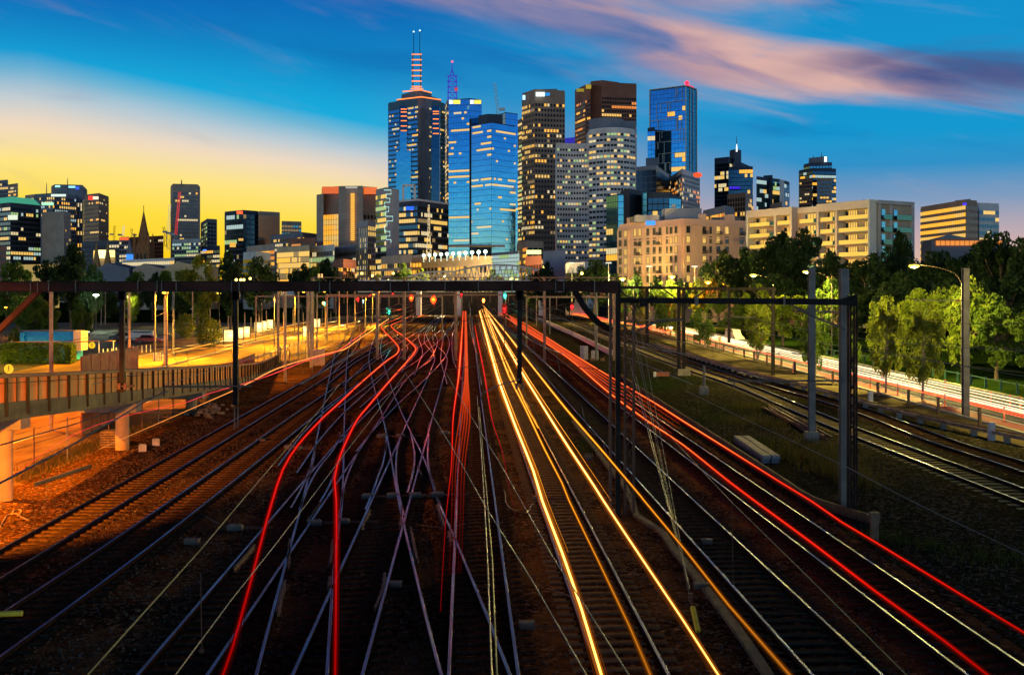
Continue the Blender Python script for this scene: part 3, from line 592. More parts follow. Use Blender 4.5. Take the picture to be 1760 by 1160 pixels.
r_, P, poly, z = bld('cube shaped dark tower with an orange rooftop sign and a copper side', [(386,364),(418,361),(444,363)], 880, 'navy', S(glass='navy', fh=3.8, bw=3, p=.10, wf=.92, hf=.8, lits=['dim','cool','lime']))
block(r_, [(444,363),(481,365)], 890, 'tan', S(glass='peach', fh=3.8, bw=3.2, p=.03, wf=.96, hf=.93, lits=['gold']), D=25)
glow(r_, 407, 417, 363, 368, 872, (1,.09,.01), 1.8); glow(r_, 395, 405, 417, 425, 874, (1,.5,.05), .9, 'lit_window'); glow(r_, 410, 418, 410, 414, 874, (1,.55,.08), .8, 'lit_window')
bld('small flat topped tower between the cube and the hotel slab', [(484,380),(518,381)], 1050, 'tan', S(glass='teal', fh=3.5, bw=2.5, p=.25, lits=['lime','dim']), D=22)
bld('low terrace block with an open lit roof deck', [(465,404),(520,399),(545,402)], 820, 'slate', S(glass='dark', fh=3.4, bw=2.6, p=.25), name='office_block', cat='office block')
bld('orange brick low block under the roof deck', [(495,411),(543,408)], 760, 'rust', S(glass='dark', fh=3.3, bw=2.3, p=.25, lits=['orange','gold']), D=30, name='office_block', cat='office block')
bld('cream low block with warm corner windows behind the white office', [(424,424),(472,419)], 640, 'tan', S(glass='dark', fh=3.2, bw=2.6, p=.45, lits=['gold','orange']), D=25, name='office_block', cat='office block')
bld('white banded low office between two dark trees', [(418,434),(440,432),(465,435)], 560, 'white', S(glass='navy', fh=3.1, bw=3.0, p=.10, wf=1.0, hf=.5), name='office_block', cat='office block')
bld('glass fronted block glowing yellow behind a fine grid', [(476,425),(532,421)], 600, 'sand', S(glass='dark', fh=2.9, bw=2.0, p=.96, flat=1, wf=.88, hf=.86, lits=['warm','gold','warm','dim']), D=30, name='office_block', cat='office block')
bld('white gridded block with scattered coloured windows next to the yellow glass block', [(532,424),(575,420)], 590, 'white', S(glass='dark', fh=2.9, bw=2.0, p=.45, wf=.62, hf=.75, lits=['pale','lime','warm']), D=30, name='apartment_block', cat='apartment block')
bld('grey office with few lit windows below the hotel slab', [(575,424),(612,420)], 600, 'slate', S(glass='navy', p=.15, fh=3.3, bw=2.4), D=30, name='office_block', cat='office block')
bld('red and white terrace block with small windows by the street lamps', [(573,446),(590,445),(612,447)], 470, 'brick', S(glass='dark', fh=2.7, bw=2.2, p=.3), name='terrace_house', cat='terrace')
# --- hotel slab
r_, P, poly, z = bld('brown hotel slab with golden glass strips and orange glowing crown', [(544,335),(556,333)], 800, 'tan', None, D=30, name='hotel_tower', cat='hotel')
block(r_, [(553,323),(582,320)], 795, 'brown', S(glass='bronze', fh=3.6, bw=1.9, p=1.0, flat=1, wf=.72, hf=.93, lits=['gold','gold','warm'], cap=19), D=30)
block(r_, [(582,320),(624,319.5)], 788, 'tan', None, D=40); block(r_, [(624,320.5),(648,322)], 795, 'brown', S(glass='bronze', fh=3.6, bw=2.4, p=.25, wf=.6, hf=.7, cap=19), D=30)
glow(r_, 554, 582, 321, 333, 793, (1,.16,.01), .75, 'glowing_crown_band'); glow(r_, 625, 648, 322, 334, 793, (1,.17,.01), .85, 'glowing_crown_band'); glow(r_, 594, 614, 321, 324, 786, (.8,.75,.65), .55)
b = MB()
for i in range(24):
    a = Wp(606, 334+i*3.4, 787.5); b.box((a.x, a.y, a.z), (2.6, .5, .95))
b.build('lit_stair_window', LIT['gold'], r_)
r_, P, poly, z = bld('slim pale apartment tower of vertical white fins below the hotel slab', [(613,382),(632,378),(646,380)], 640, 'grey', S(glass='dark', fh=3.1, bw=1.9, p=.35, wf=.55, hf=.7, lits=['warm','pale']), name='apartment_tower', cat='apartment tower')
b = MB()
for x in (618, 622, 626, 630): a = Wp(x, 392, 637); b.bar((a.x, a.y, 9), tuple(a), .7)
b.build('vertical_fin', WL['white'], r_)
r_, P, poly, z = bld('apartment tower with a zigzag white neon line down its blank side', [(646,326),(664,322),(686,326)], 610, 'grey', S(glass='teal', fh=3.1, bw=2.4, p=.5, wf=.9, hf=.65, blank=(1,), lits=['warm','lime','pale']), name='apartment_tower', cat='apartment tower')
zz = [(660,327),(672,327),(672,334),(664,334),(664,341),(670,341),(670,348),(661,348),(661,356),(668,356),(668,364),(663,364),(663,372),(675,372),(675,380),(665,380),(665,388),(661,388),(661,398),(670,398),(670,406),(664,406),(664,412),(672,412),(672,417)]
MB().tube([Wp(x, y, 607-0.2*(x-664) if x < 664 else 607+.5) for x, y in zz], .16, 4).build('neon_line', em('neon_white', (.55,1,.9), 1.2), r_)
# --- church with spire and two small spires before a floodlit wall
Yc = 900; root = thing('cathedral', Wp(247, 460, Yc), 'brown stone cathedral with one tall pointed spire against the yellow sky', 'cathedral'); root.location.z = 0
Mst = mat('brown_stone', (.45,.18,.06), .85, var=.4, scale=.5); c = Wp(247, 440, Yc)
b = MB(); b.box((c.x, c.y, 22), (12, 12, 44)); b.box((c.x+2, c.y+14, 12), (11, 34, 24)); b.build('tower', Mst, root)
sq = [(c.x-4.2, c.y-4.2), (c.x+4.2, c.y-4.2), (c.x+4.2, c.y+4.2), (c.x-4.2, c.y+4.2)]
b = MB(); b.prism(sq, 43.8, 71, scale=.03); b.tube([(c.x, c.y, 70), (c.x, c.y, 75)], .25, 4); b.build('spire', Mst, root)
for sx in (-1, 1):
    for sy in (-1, 1):
        b = MB(); x, y = c.x+sx*5.4, c.y+sy*5.4; b.prism([(x-1, y-1), (x+1, y-1), (x+1, y+1), (x-1, y+1)], 30, 46); b.prism([(x-1.1, y-1.1), (x+1.1, y-1.1), (x+1.1, y+1.1), (x-1.1, y+1.1)], 46, 54, scale=.05); b.build('pinnacle', Mst, root)
b = MB()
for x in (-3, 0, 3): b.box((c.x+x, c.y-6.1, 32), (1.2, .3, 11)); b.box((c.x+x, c.y-6.1, 17), (1.2, .3, 9))
b.build('louvre_window', GLS['dark'], root)
for x0, lb in ((166,'small floodlit spire at the river end of the glowing hall'),(185,'small floodlit spire standing in the middle of the glowing hall front')):
    c = Wp(x0, 450, 760); s = 2.6; q = [(c.x-s, c.y-s), (c.x+s, c.y-s), (c.x+s, c.y+s), (c.x-s, c.y+s)]
    root = thing('church_spire', (c.x, c.y, 0), lb, 'spire'); b = MB(); b.prism(q, 0, 20); b.build('tower', WL['sand'], root); b = MB(); b.prism(q, 20, 41, scale=.04); b.build('spire', mat('lit_stone', (.5,.25,.08), .8), root)
r_, P, poly, z = bld('low public hall with a blazing golden glass front', [(160,430),(198,430)], 790, 'sand', None, D=20, name='public_hall', cat='hall')
glow(r_, 168, 186, 430, 444, 786, (1,.78,.25), 3.0, 'glowing_front'); glow(r_, 188, 197, 430, 442, 786, (1,.7,.2), 2.2, 'glowing_front'); glow(r_, 161, 166, 431, 445, 786, (1,.62,.12), 1.4, 'glowing_front')
root = thing('blue_pavilion', Wp(223, 470, 700), 'little pointed pavilion lit blue before the cathedral', 'pavilion'); root.location.z = 0
c = Wp(223, 445, 700); q = [(c.x-1.6, c.y-1.6), (c.x+1.6, c.y-1.6), (c.x+1.6, c.y+1.6), (c.x-1.6, c.y+1.6)]
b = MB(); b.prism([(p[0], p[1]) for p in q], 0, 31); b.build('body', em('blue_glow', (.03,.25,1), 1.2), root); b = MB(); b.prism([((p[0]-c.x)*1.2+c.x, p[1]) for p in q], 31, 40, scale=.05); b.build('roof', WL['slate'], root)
bld('long low pale building with a row of white lamps in front of the cathedral', [(210,447),(300,443)], 640, 'pale', S(glass='dark', p=.55, fh=3.3, bw=2.6, lits=['pale','warm'], cap=1), D=20, name='riverside_pavilion', cat='pavilion')
for i, (x0, x1, y) in enumerate(((165,222,452),(228,283,453),(283,352,450))):
    root = thing('angular_hall_roof', Wp((x0+x1)/2, 470, 560), ['folded grey metal roof of the low hall behind the dark tree','folded roof with sand coloured facets below the long pale building','sand coloured angular facade stretching to the big round tree'][i], 'hall'); root.location.z = 0
    a, c = Wp(x0, y+10, 560), Wp(x1, y+9, 560); m1 = Wp(x0+(x1-x0)*.35, y, 560); m2 = Wp(x0+(x1-x0)*.7, y+5, 560); b = MB()
    for p_, q_ in ((a, m1), (m1, m2), (m2, c)):
        b.add([(p_.x,560,0),(q_.x,560,0),tuple(q_),tuple(p_),(p_.x,585,0),(q_.x,585,0),(q_.x,585,q_.z),(p_.x,585,p_.z)], [(0,1,2,3),(3,2,6,7),(5,4,7,6),(4,0,3,7),(1,5,6,2)])
    b.build('folded_wall', WL[('slate','tan','sand')[i]], root)
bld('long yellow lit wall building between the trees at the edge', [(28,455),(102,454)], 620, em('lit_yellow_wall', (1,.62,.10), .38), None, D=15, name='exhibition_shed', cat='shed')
bld('red walled low block at the very edge of the view', [(-20,424),(11,423)], 800, 'brick', S(glass='dark', p=.2), D=25, name='office_block', cat='office block')
# --- cranes
def crane(label, px, yb, yt, jx, jy, Y, m, lit=None):
    root = thing('tower_crane', Wp(px, HY, Y), label, 'crane', 'cranes on the skyline'); root.location.z = 0
    def lattice(a, c, w_):
        b = MB(); a = Vector(a); c = Vector(c); n = max(2, int((c-a).length/(w_*1.6))); o = Vector((w_/2, 0, 0)) if abs((c-a).z) > abs((c-a).x) else Vector((0,0,w_/2))
        b.bar(a-o, c-o, .35); b.bar(a+o, c+o, .35)
        for i in range(n):
            s = 1 if i % 2 else -1; b.bar(a.lerp(c, i/n)-o*s, a.lerp(c, (i+1)/n)+o*s, .25)
        return b
    lattice(Wp(px, yb, Y), Wp(px, yt, Y), 2.2).build('mast', m, root)
    lattice(Wp(px, yt, Y), Wp(jx, jy, Y), 1.8).build('jib', lit or m, root)
    b = MB(); a = Wp(px, yt, Y); s = -1 if jx >= px else 1; b.box((a.x+s*3, Y, a.z+.8), (4.5, 2.4, 1.8)); b.build('cab', M_white, root)
crane('white crane on the far skyline above the orange signed office', 211, 425, 405, 213, 388, 1300, M_steel, em('crane_white_glow', (1,.95,.8), .6))
crane('thin dark crane leaning on the horizon near the cathedral', 227, 425, 405, 226, 393, 1400, M_dark)
crane('tiny dark crane on the horizon above the brown tower shoulder', 196, 420, 404, 197, 388, 1500, M_dark)
crane('white crane with raised jib beside the lone slab tower', 289, 430, 400, 292, 352, 1150, M_white, em('crane_pale', (1,.85,.55), .5))
crane('small dark crane low beside the lone slab tower', 284, 425, 402, 281, 390, 1150, M_dark)
crane('crane with a red lit jib in front of the lone slab tower', 302, 430, 404, 309, 330, 1100, M_white, em('crane_red', (1,.02,.01), .9))
crane('white lit luffing crane on top of the blue glass towers', 856, 197, 190, 850, 143, 860, M_white)
# --- the two crowned towers
Y = 1000; r_, P, poly, z = bld('tallest tower with an orange lit crown and a laddered mast carrying twin needles', [(667,177),(724,166.5),(765,178)], Y, 'blue', S(glass='teal', fh=4.0, bw=1.9, p=.15, wf=.9, hf=.62, cap=7, run=2, lhf=.6, lits=['warm','pale','warm','gold']))
for pts, y_ in (([(682,172),(724,160),(758,171)], 0), ([(690,163),(722,154),(742,161)], 1)):
    block(r_, pts, Y-2+y_*8, 'slate', None)
E_or = em('orange_trim', (1,.22,.03), 2.0)
for pts in ([(682,172),(724,167),(758,172)], [(692,158),(722,155),(742,160)], [(706,153),(716,152),(727,153)]):
    b = MB()
    for (a, c) in zip(pts, pts[1:]): b.bar(Wp(*a, Y-6), Wp(*c, Y-6), .8)
    b.build('orange_light_trim', E_or, r_)
for x, ys in ((694,(188,193,200,208,217,225,232)), (749,(192,196,205,213,221,230))):
    for y in ys: MB().bar(Wp(x-5, y, Y-8), Wp(x+5, y, Y-8), .7).build('orange_light_bar', E_or, r_)
for x in (694, 749):
    a = Wp(x-7, 184, Y-3); c = Wp(x+7, 184, Y-3); b = MB(); b.box(((a.x+c.x)/2, Y-3, a.z/2+5), (c.x-a.x, 8, a.z-10)); b.build('recessed_bay', GLS['navy'], r_)
a = Wp(682, 262, Y-10); c = Wp(707, 262, Y-10); b = MB(); b.box(((a.x+c.x)/2, Y-8, a.z/2+4), (c.x-a.x, 14, a.z-8)); b.build('glazed_bay', GLS['cyan'], r_)
b = MB(); a = Wp(688, 228, Y-9); c = Wp(700, 228, Y-9); b.box(((a.x+c.x)/2, Y-8, a.z/2+4), (c.x-a.x, 12, a.z-8)); b.build('glazed_bay', GLS['cyan'], r_)
ms = MB()
for x in (709.5, 723): ms.tube([Wp(x, 153, Y+5), Wp(x, 92, Y+5)], .55, 5)
for x in (709.5, 723): ms.tube([Wp(x+.3, 153, Y+11), Wp(x+.3, 92, Y+11)], .45, 5)
ms.build('laddered_mast', M_steel, r_)
for i in range(7):
    y = 94+i*9.2; b = MB()
    for (p_, q_) in (((708.5,Y+4),(724,Y+4)), ((708.5,Y+4),(708.8,Y+12)), ((724,Y+4),(724,Y+12))): b.bar(Wp(p_[0], y, p_[1]), Wp(q_[0], y, q_[1]), .8)
    b.build('mast_light_ring', E_or, r_)
for x, y in ((711, 55), (721.5, 53)):
    MB().tube([Wp(x, 93, Y+6), Wp(x, y, Y+6)], [.3, .22], 5).build('needle', M_dark, r_); MB().sphere(Wp(x, y, Y+6), .7).build('needle_light', em('tip_light', (.7,.95,1), 2), r_)
Y = 1150; r_, P, poly, z = bld('pinkish stone tower with a blue lit lattice mast, almost hidden between its neighbours', [(765,180),(768,172),(792,173)], Y, 'pink', S(glass='grey', fh=4, bw=2.5, p=.4, lits=['warm','pale']))
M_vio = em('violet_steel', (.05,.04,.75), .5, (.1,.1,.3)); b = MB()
for x in (770, 785):
    for d in (0, 8): b.tube([Wp(x, 172, Y+d), Wp(x+(1 if x < 777 else -1), 130, Y+d)], .55, 4)
for i in range(5):
    y = 131+i*9.5; b.bar(Wp(768.5, y, Y), Wp(786.5, y, Y), .9); 
    if i < 4: b.bar(Wp(770, y, Y), Wp(785, y+9.5, Y), .5); b.bar(Wp(785, y, Y), Wp(770, y+9.5, Y), .5)
b.tube([Wp(774, 131, Y), Wp(777, 121, Y), Wp(777, 108, Y)], [.5,.6,.4], 4); b.tube([Wp(781, 131, Y), Wp(777.3, 121, Y)], .5, 4); b.build('lattice_mast', M_vio, r_)
MB().sphere(Wp(777.3, 106.5, Y), 1.1).build('beacon', em('beacon_pink', (1,.1,.2), 2), r_); MB().sphere(Wp(784, 154, Y-1), 1.6, sc=(1,1,1.3)).build('satellite_dish', em('dish_red', (1,.1,.12), .6), r_)
# --- blue glass towers
Y = 780; gst = S(glass='blue', fh=3.9, bw=2.0, wf=.955, hf=.94, p=.10, run=4, lhf=.36, out=.08, cap=.5, lits=['warm','warm','pale'], facep=(1,.6))
r_, P, poly, z = bld('pair of joined blue mirror glass towers with thin yellow lit floors', [(771,172),(807,169),(828,172)], Y, 'navy', dict(gst, bands=(20,33,39)))
block(r_, [(858,197),(869,193),(890,196)], Y-6, 'navy', dict(gst, p=.06)); block(r_, [(822,199),(838,196),(864,197)], Y-16, 'navy', None)
block(r_, [(809,216),(845,210),(886,217)], Y-24, 'navy', dict(gst, bands=(1,9,10,24,34,41)), seed=4)
b = MB(); a = Wp(807.5, 205, Y-27); b.box((a.x+.5, a.y, a.z/2+14), (1.1, 3, a.z-28)); b.build('dark_joint', GLS['dark'], r_)
for x0, c_, s_ in ((772, (.75,.95,1), 1.5), (779, (1,.88,.08), 1.2), (808, (.8,.95,1), 1.4), (815, (1,.85,.08), 1.1)):
    glow(r_, x0, x0+(6 if s_ > 1.35 else 12), 172.5, 179, Y-8 if x0 < 800 else Y-2, c_, s_)
b = MB()
for i in range(9):
    a = Wp(776+i*13, 440, Y-30); b.box((a.x, a.y, 16), (2.4, 2.4, 31))
b.build('lit_entrance_column', em('gold_column', (1,.48,.05), 1.3), r_)
a, c = Wp(770, 423, Y-27), Wp(868, 423, Y-27); b = MB(); b.box(((a.x+c.x)/2, Y-28, a.z), (c.x-a.x, 14, 1.0)); b.build('entrance_canopy', WL['pale'], r_)
r_, P, poly, z = bld('dark low glass block with a blue sign and a framed roof opening', [(686,346),(718,343.5),(771,351)], 690, 'dark', S(glass='navy', fh=3.7, bw=1.9, p=.30, wf=.9, hf=.6, lits=['warm','warm','dim','pale'], bands=(6,9,11)))
glow(r_, 698, 711, 355, 361, 688, (.01,.12,1), 1.3); b = MB()
for (p_, q_) in (((693,343),(693,319)), ((693,319),(713,319)), ((713,319),(713,343))): b.bar(Wp(*p_, 692), Wp(*q_, 692), 1.3)
b.build('roof_frame', WL['pale'], r_); b = MB(); P2 = [Vector((p[0], p[1], z)) for p in P]
for a, c in zip(P2, P2[1:]): b.bar(a, c, 1.2)
b.build('pale_roof_edge', WL['pale'], r_)
bld('thin sliver of a yellow lit tower squeezed beside the blue glass towers', [(888,208),(898,203)], 1050, 'tan', S(glass='teal', fh=4, bw=2.4, p=.6, wf=.9, lits=['warm','pale','lime']), D=25)
# --- brown stone grid tower
Y = 900; r_, P, poly, z = bld('chamfered brown stone tower with a square window grid and a white roof sign', [(897,161),(919,153.5),(971,156)], Y, 'brown', S(glass='dark', fh=3.95, bw=2.35, p=.12, wf=.62, hf=.55, cap=10, run=2, facep=(2.4,1), lits=['warm','pale','gold','warm','dim'], bands=(8,10,18,24,32,33,40)))
block(r_, [(925,154),(958,153)], Y+6, 'slate', None, D=14)
glow(r_, 921, 936, 159, 166, Y-2.5, (.75,.95,1), 1.8); glow(r_, 937, 945, 160, 165, Y-1, (.02,.35,.9), .8); glow(r_, 898, 903, 164, 172, Y+8, (.5,.75,1), 1.4)
# --- dark red-brown tower behind the round one
Y = 1080; r_, P, poly, z = bld('dark reddish brown tower rising behind the curved office', [(988,155),(1006,146),(1015,144)], Y, 'rust', S(glass='bronze', fh=4, bw=2.3, p=.12, cap=14, wf=.8, hf=.5, lits=['gold','orange']), D=40)
block(r_, [(1015,140),(1036,138),(1065,142)], Y+4, 'rust', None, D=40); block(r_, [(1034,141.5),(1094,144)], Y-6, 'rust', S(glass='bronze', fh=3.8, bw=2.3, p=.10, cap=13, wf=.8, hf=.6, lits=['gold','warm','orange']), D=45)
glow(r_, 1007, 1016, 146, 153, Y-2, (.75,.55,.01), .55, 'yellow_crown_panel'); glow(r_, 991, 1004, 153, 158, Y+10, (.6,.45,.01), .5, 'yellow_crown_panel')
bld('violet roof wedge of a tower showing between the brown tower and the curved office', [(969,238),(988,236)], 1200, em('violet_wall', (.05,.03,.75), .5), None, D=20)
# --- curved pale office
Y = 720; cpts = []
for i in range(9):
    t = i/8; x = 957+t*55; cpts.append((x, 253-13*math.sin(t*math.pi*.5)-1.5*t))
r_ = thing('curved_office_tower', Wp(1025, 480, Y), 'pale curved office tower with ribbon windows and a drum on its roof', 'tower'); r_.location.z = 0
def curve_block(px0, px1, bulge, ytop, Y0, wall, st, D, n=14, seed=3, **k):
    P = []; a = (px0-HX)/F*Y0; c = (px1-HX)/F*Y0; z = CH+(HY-ytop)/F*(Y0-abs(bulge))
    for i in range(n+1):
        t = i/n; P.append((a+(c-a)*t, Y0-bulge*math.sin(math.pi*t)**.8))
    b = MB(); b.prism(P+[(c, Y0+D), (a, Y0+D)], 0, z); b.build('wall', WL[wall], r_)
    if st: facade_rows(r_, P, 6, z, st, random.Random(seed))
    return P, z
ost = S(glass='dark', fh=3.35, bw=2.9, p=.28, wf=.86, hf=.42, cap=2.5, run=3, lits=['warm','pale','warm','lime'])
Pc, zc = curve_block(957, 1024, -4, 244, Y, 'pale', dict(ost, wf=.62, bands=(2,21,28,30)), 30)
Pd, zd = curve_block(1012, 1092, 12, 219, Y, 'pale', dict(ost, bands=(4,9,27,29,31)), 26, seed=8)
b = MB()
for P_, z_ in ((Pc, zc), (Pd, zd)):
    for p in P_[::2]: b.bar((p[0], p[1]-.3, 6), (p[0], p[1]-.3, z_-1), .5)
b.build('facade_fin', WL['pale'], r_)
c = Wp(1042, 212, Y+10); b = MB(); b.prism([(c.x+11*math.cos(i*.35), c.y+11*math.sin(i*.35)) for i in range(18)], zd-.5, CH+(HY-207)/F*(Y+10)); b.build('roof_drum', WL['slate'], r_)
a = Wp(1080, 212, Y+4); MB().box((a.x, a.y+8, a.z-1.5), (10, 14, 6)).build('roof_plant', WL['slate'], r_); MB().box((a.x-18, a.y+14, a.z+.5), (8, 6, 5)).build('roof_plant', WL['slate'], r_)
# --- glass tower outlined with white lines
Y = 900; r_, P, poly, z = bld('slender blue glass tower laced with white outlines and a red beacon on its corner', [(1117,155),(1179,147.5),(1197,154)], Y, 'navy', S(glass='blue', fh=3.6, bw=3.2, p=.05, wf=.96, hf=.93, cap=1, out=.08, facep=(1,.5), lits=['warm','gold']))
b = MB(); rr_ = random.Random(5); nf = len(P)
def fp(fi, s, zz_, o=.35):
    a, c = P[fi], P[fi+1]; L_ = math.hypot(c[0]-a[0], c[1]-a[1]); nx, ny = (c[1]-a[1])/L_, -(c[0]-a[0])/L_
    return Vector((a[0]+(c[0]-a[0])*s+nx*o, a[1]+(c[1]-a[1])*s+ny*o, zz_))
zz_ = z
while zz_ > 30:
    h_ = rr_.uniform(7, 14); xs = sorted([0]+[rr_.uniform(.1,.95) for _ in range(4)]+[1]); b.bar(fp(0, xs[rr_.randrange(3)], zz_), fp(0, xs[-1-rr_.randrange(2)], zz_), .4)
    for s in xs[1:-1]: b.bar(fp(0, s, zz_), fp(0, s, zz_-h_*rr_.choice((1,1,.6))), .35)
    zz_ -= h_
for s in (0, 1): b.bar(fp(0, s, z), fp(0, s, 20), .7)
for s in (0.35, .65, 1): b.bar(fp(1, s, z), fp(1, s, 20), .5)
b.bar(fp(0, 0, z), fp(0, 1, z), .6); b.bar(fp(1, 0, z), fp(1, 1, z), .6); b.build('white_outline', WL['white'], r_)
block(r_, [(1113,220),(1126,219)], Y+2, 'navy', S(glass='blue', fh=3.6, bw=3, p=.1, wf=.95, hf=.92), D=26)
MB().sphere(fp(1, .05, z+2), 1.8).build('beacon', em('beacon_red', (1,.02,.05), 3), r_)
b = MB(); b.bar(fp(1, .05, z+.8), fp(1, .7, z+.8), .6); b.build('red_edge_light', em('red_edge', (1,.03,.06), 1), r_)
r_, P, poly, z = bld('residential block with many small balconies at the foot of the outlined tower', [(1150,306),(1172,290),(1203,300)], 800, 'pale', S(glass='dark', fh=3.1, bw=2.6, p=.22, wf=.6, hf=.6, lits=['warm','orange','pale']), name='apartment_tower', cat='apartment tower')
MB().sphere(Wp(1199, 301, 797), 2.2, sc=(1.4,1,.8)).build('red_rooftop_light', em('rooflight', (1,.08,.02), 1.5), r_)
bld('blank grey concrete block behind the blue angular offices', [(1093,287),(1128,284),(1150,300)], 820, 'grey', S(glass='grey', fh=4.5, bw=4, p=0, wf=.96, hf=.96, out=.03))
bld('square grey lift core rising over the blank concrete block', [(1110,272),(1132,271)], 840, 'slate', None, D=15)
r_, P, poly, z = bld('low angular office of dark blue walls and teal glass', [(1042,337),(1062,334),(1072,334)], 640, 'teal' if 0 else 'blue', S(glass='cyan', fh=3.6, bw=2.2, p=.08, wf=.9, hf=.9, cap=.5), name='angular_office', cat='office block')
block(r_, [(1066,329),(1082,324),(1103,329)], 655, 'dark', None); block(r_, [(1103,331),(1112,330)], 650, 'blue', S(glass='cyan', fh=3.6, bw=2, p=0, wf=.9, hf=.9, cap=.5), D=20)
block(r_, [(1112,331),(1150,330),(1170,340)], 648, 'dark', S(glass='navy', fh=3.6, bw=3, p=.03, wf=.9, hf=.8)); block(r_, [(1150,339),(1170,341)], 640, 'blue', S(glass='cyan', fh=3.6, bw=2, p=.1, wf=.9, hf=.9, cap=.5), D=20)
# --- towers north of the gap
Y = 1150; r_, P, poly, z = bld('dark blue tower with a higher core, a white needle and yellow lit floors', [(1228,272),(1252,269.5),(1294,288)], Y, 'navy', S(glass='navy', fh=4, bw=2.4, p=.06, wf=.94, hf=.85, cap=6, lits=['warm','pale'], bands=(3,5,20)), D=40)
block(r_, [(1254,259),(1262,257),(1274,258)], Y+8, 'navy', None, D=20); mast(r_, 1266, 257, 234, Y+8, .5); mast(r_, 1266.3, 258, 248, Y+5, .8, em('needle_white', (1,1,1), 1.5), 'lit_needle_base')
block(r_, [(1252,287),(1294,286)], Y-8, 'navy', S(glass='navy', fh=4, bw=2.4, p=.08, wf=.94, hf=.85, bands=(0,7,9), lits=['warm','gold']), D=30)
glow(r_, 1254, 1272, 321, 325, Y-12, (.06,.01,.8), .9)
r_, P, poly, z = bld('green glass tower with a pale edge wall and lime lit floors', [(1300,303),(1340,308),(1357,313)], 1050, 'navy', S(glass='teal', fh=4, bw=2.6, p=.22, wf=.95, hf=.85, lits=['lime','cool','warm']), D=40)
block(r_, [(1340,307.5),(1348,311)], 1040, 'pale', None, D=20); block(r_, [(1312,302),(1328,301)], 1062, 'navy', None, D=12)
r_, P, poly, z = bld('stepped dark tower with a bright white roof light standing apart', [(1373,293),(1397,289),(1437,290)], 1250, 'navy', S(glass='navy', fh=4, bw=2.6, p=.12, wf=.92, hf=.7, bands=(14,20), lits=['warm','gold','cool']), D=45)
block(r_, [(1381,283),(1392,280),(1430,279)], 1256, 'navy', S(glass='teal', p=.05), D=30); block(r_, [(1390,272),(1417,269),(1423,270)], 1262, 'slate', None, D=20)
block(r_, [(1404,306),(1430,306)], 1235, 'brown', S(glass='navy', fh=4, p=.1, hf=.5), D=8); block(r_, [(1374,308),(1396,306)], 1238, 'brown', S(glass='navy', fh=4, p=.1, hf=.45), D=6)
glow(r_, 1417, 1421, 270, 278, 1255, (.85,1,.9), 3.0, 'white_roof_light'); mast(r_, 1412, 269, 262, 1262, .5); mast(r_, 1398, 270, 266, 1262, .4)
r_, P, poly, z = bld('brown apartment tower with lit balconies in front of the dark blue tower', [(1250,334),(1281,331),(1292,335)], 800, 'brown', S(glass='dark', fh=3.3, bw=2.2, p=.25, wf=.6, hf=.75, facep=(.5,2.5), lits=['gold','warm']), name='apartment_tower', cat='apartment tower')
bld('low rooftops with a lit room just above the cream hotel parapet', [(1208,362),(1246,353),(1262,357)], 560, 'slate', S(glass='dark', fh=3, bw=2.5, p=.3, lits=['gold','orange']), name='office_block', cat='office block')
bld('small stepped brick roofed block between the green tower and the balcony apartments', [(1324,352),(1344,346)], 620, 'brown', S(glass='dark', p=.1), D=14, name='office_block', cat='office block')
r_, P, poly, z = bld('wide office glowing gold from every floor with a dark end wall', [(1582,356),(1660,343),(1680,345)], 520, 'brown', S(glass='bronze', fh=3.1, bw=1.9, p=1, flat=1, wf=.9, hf=.55, facep=(1,0), cap=2, lits=['gold','gold','warm']))
block(r_, [(1641,345),(1668,342)], 524, 'slate', None, D=10); glow(r_, 1655, 1661, 349, 353, 518, (.05,.02,.9), 1.2)
r_, P, poly, z = bld('pale office with striped floors at the end of the skyline behind the park', [(1668,351),(1683,348.5),(1717,350)], 560, 'pale', S(glass='navy', fh=3.3, bw=2.2, p=.4, wf=.95, hf=.5, blank=(0,), lits=['warm','lime','pale'], facep=(1,1)))
root = thing('marquee_pavilion', Wp(1638, 470, 330), 'long low pavilion with orange lit windows and a white tented peak behind the park trees', 'pavilion'); root.location.z = 0
a, c = Wp(1600, 412, 330), Wp(1730, 410, 330); b = MB(); b.box(((a.x+c.x)/2, 334, a.z/2), (c.x-a.x, 8, a.z)); b.build('body', WL['slate'], root)
b = MB()
for i in range(14):
    q_ = Wp(1612+i*8.3, 418, 329.8); b.box((q_.x, q_.y-.1, q_.z), (1.1, .3, 1.3))
b.build('lit_window', LIT['orange'], root); pk = Wp(1633, 403, 331); b = MB(); b.prism([(pk.x-5, 327), (pk.x+5, 327), (pk.x+5, 336), (pk.x-5, 336)], a.z, pk.z, scale=.03); b.build('tent_roof', WL['white'], root)
# --- low buildings below the glass towers
r_, P, poly, z = bld('long classical building with a row of white roof floodlights', [(723,447),(845,440.5)], 480, 'sand', S(glass='dark', fh=4.6, bw=3.4, p=.25, wf=.55, hf=.62, cap=3, lits=['gold','warm']), D=25, name='classical_building', cat='building')
b = MB(); P0, P1 = Vector((*P[0], z)), Vector((*P[1], z))
for zz2 in (z-.2, z-3.2, z-8.2): b.bar((P0.x, P0.y-.4, zz2), (P1.x, P1.y-.4, zz2), .7)
b.build('cornice', WL['cream'], r_)
for i in range(11):
    p = P0.lerp(P1, (i+.6)/11.5); b = MB(); b.tube([p-Vector((0,1,1)), p+Vector((0,-1,1.4))], .12, 5); b.sphere(p+Vector((0,-1,2)), .85, 8, 6); b.build('roof_floodlight', em('flood_lamp', (.75,1,.8), 2.6), r_)
mr = thing('lattice_mast', Wp(737, 447, 500), 'slim white lattice radio mast on the roof corner of the classical building', 'mast'); b = MB()
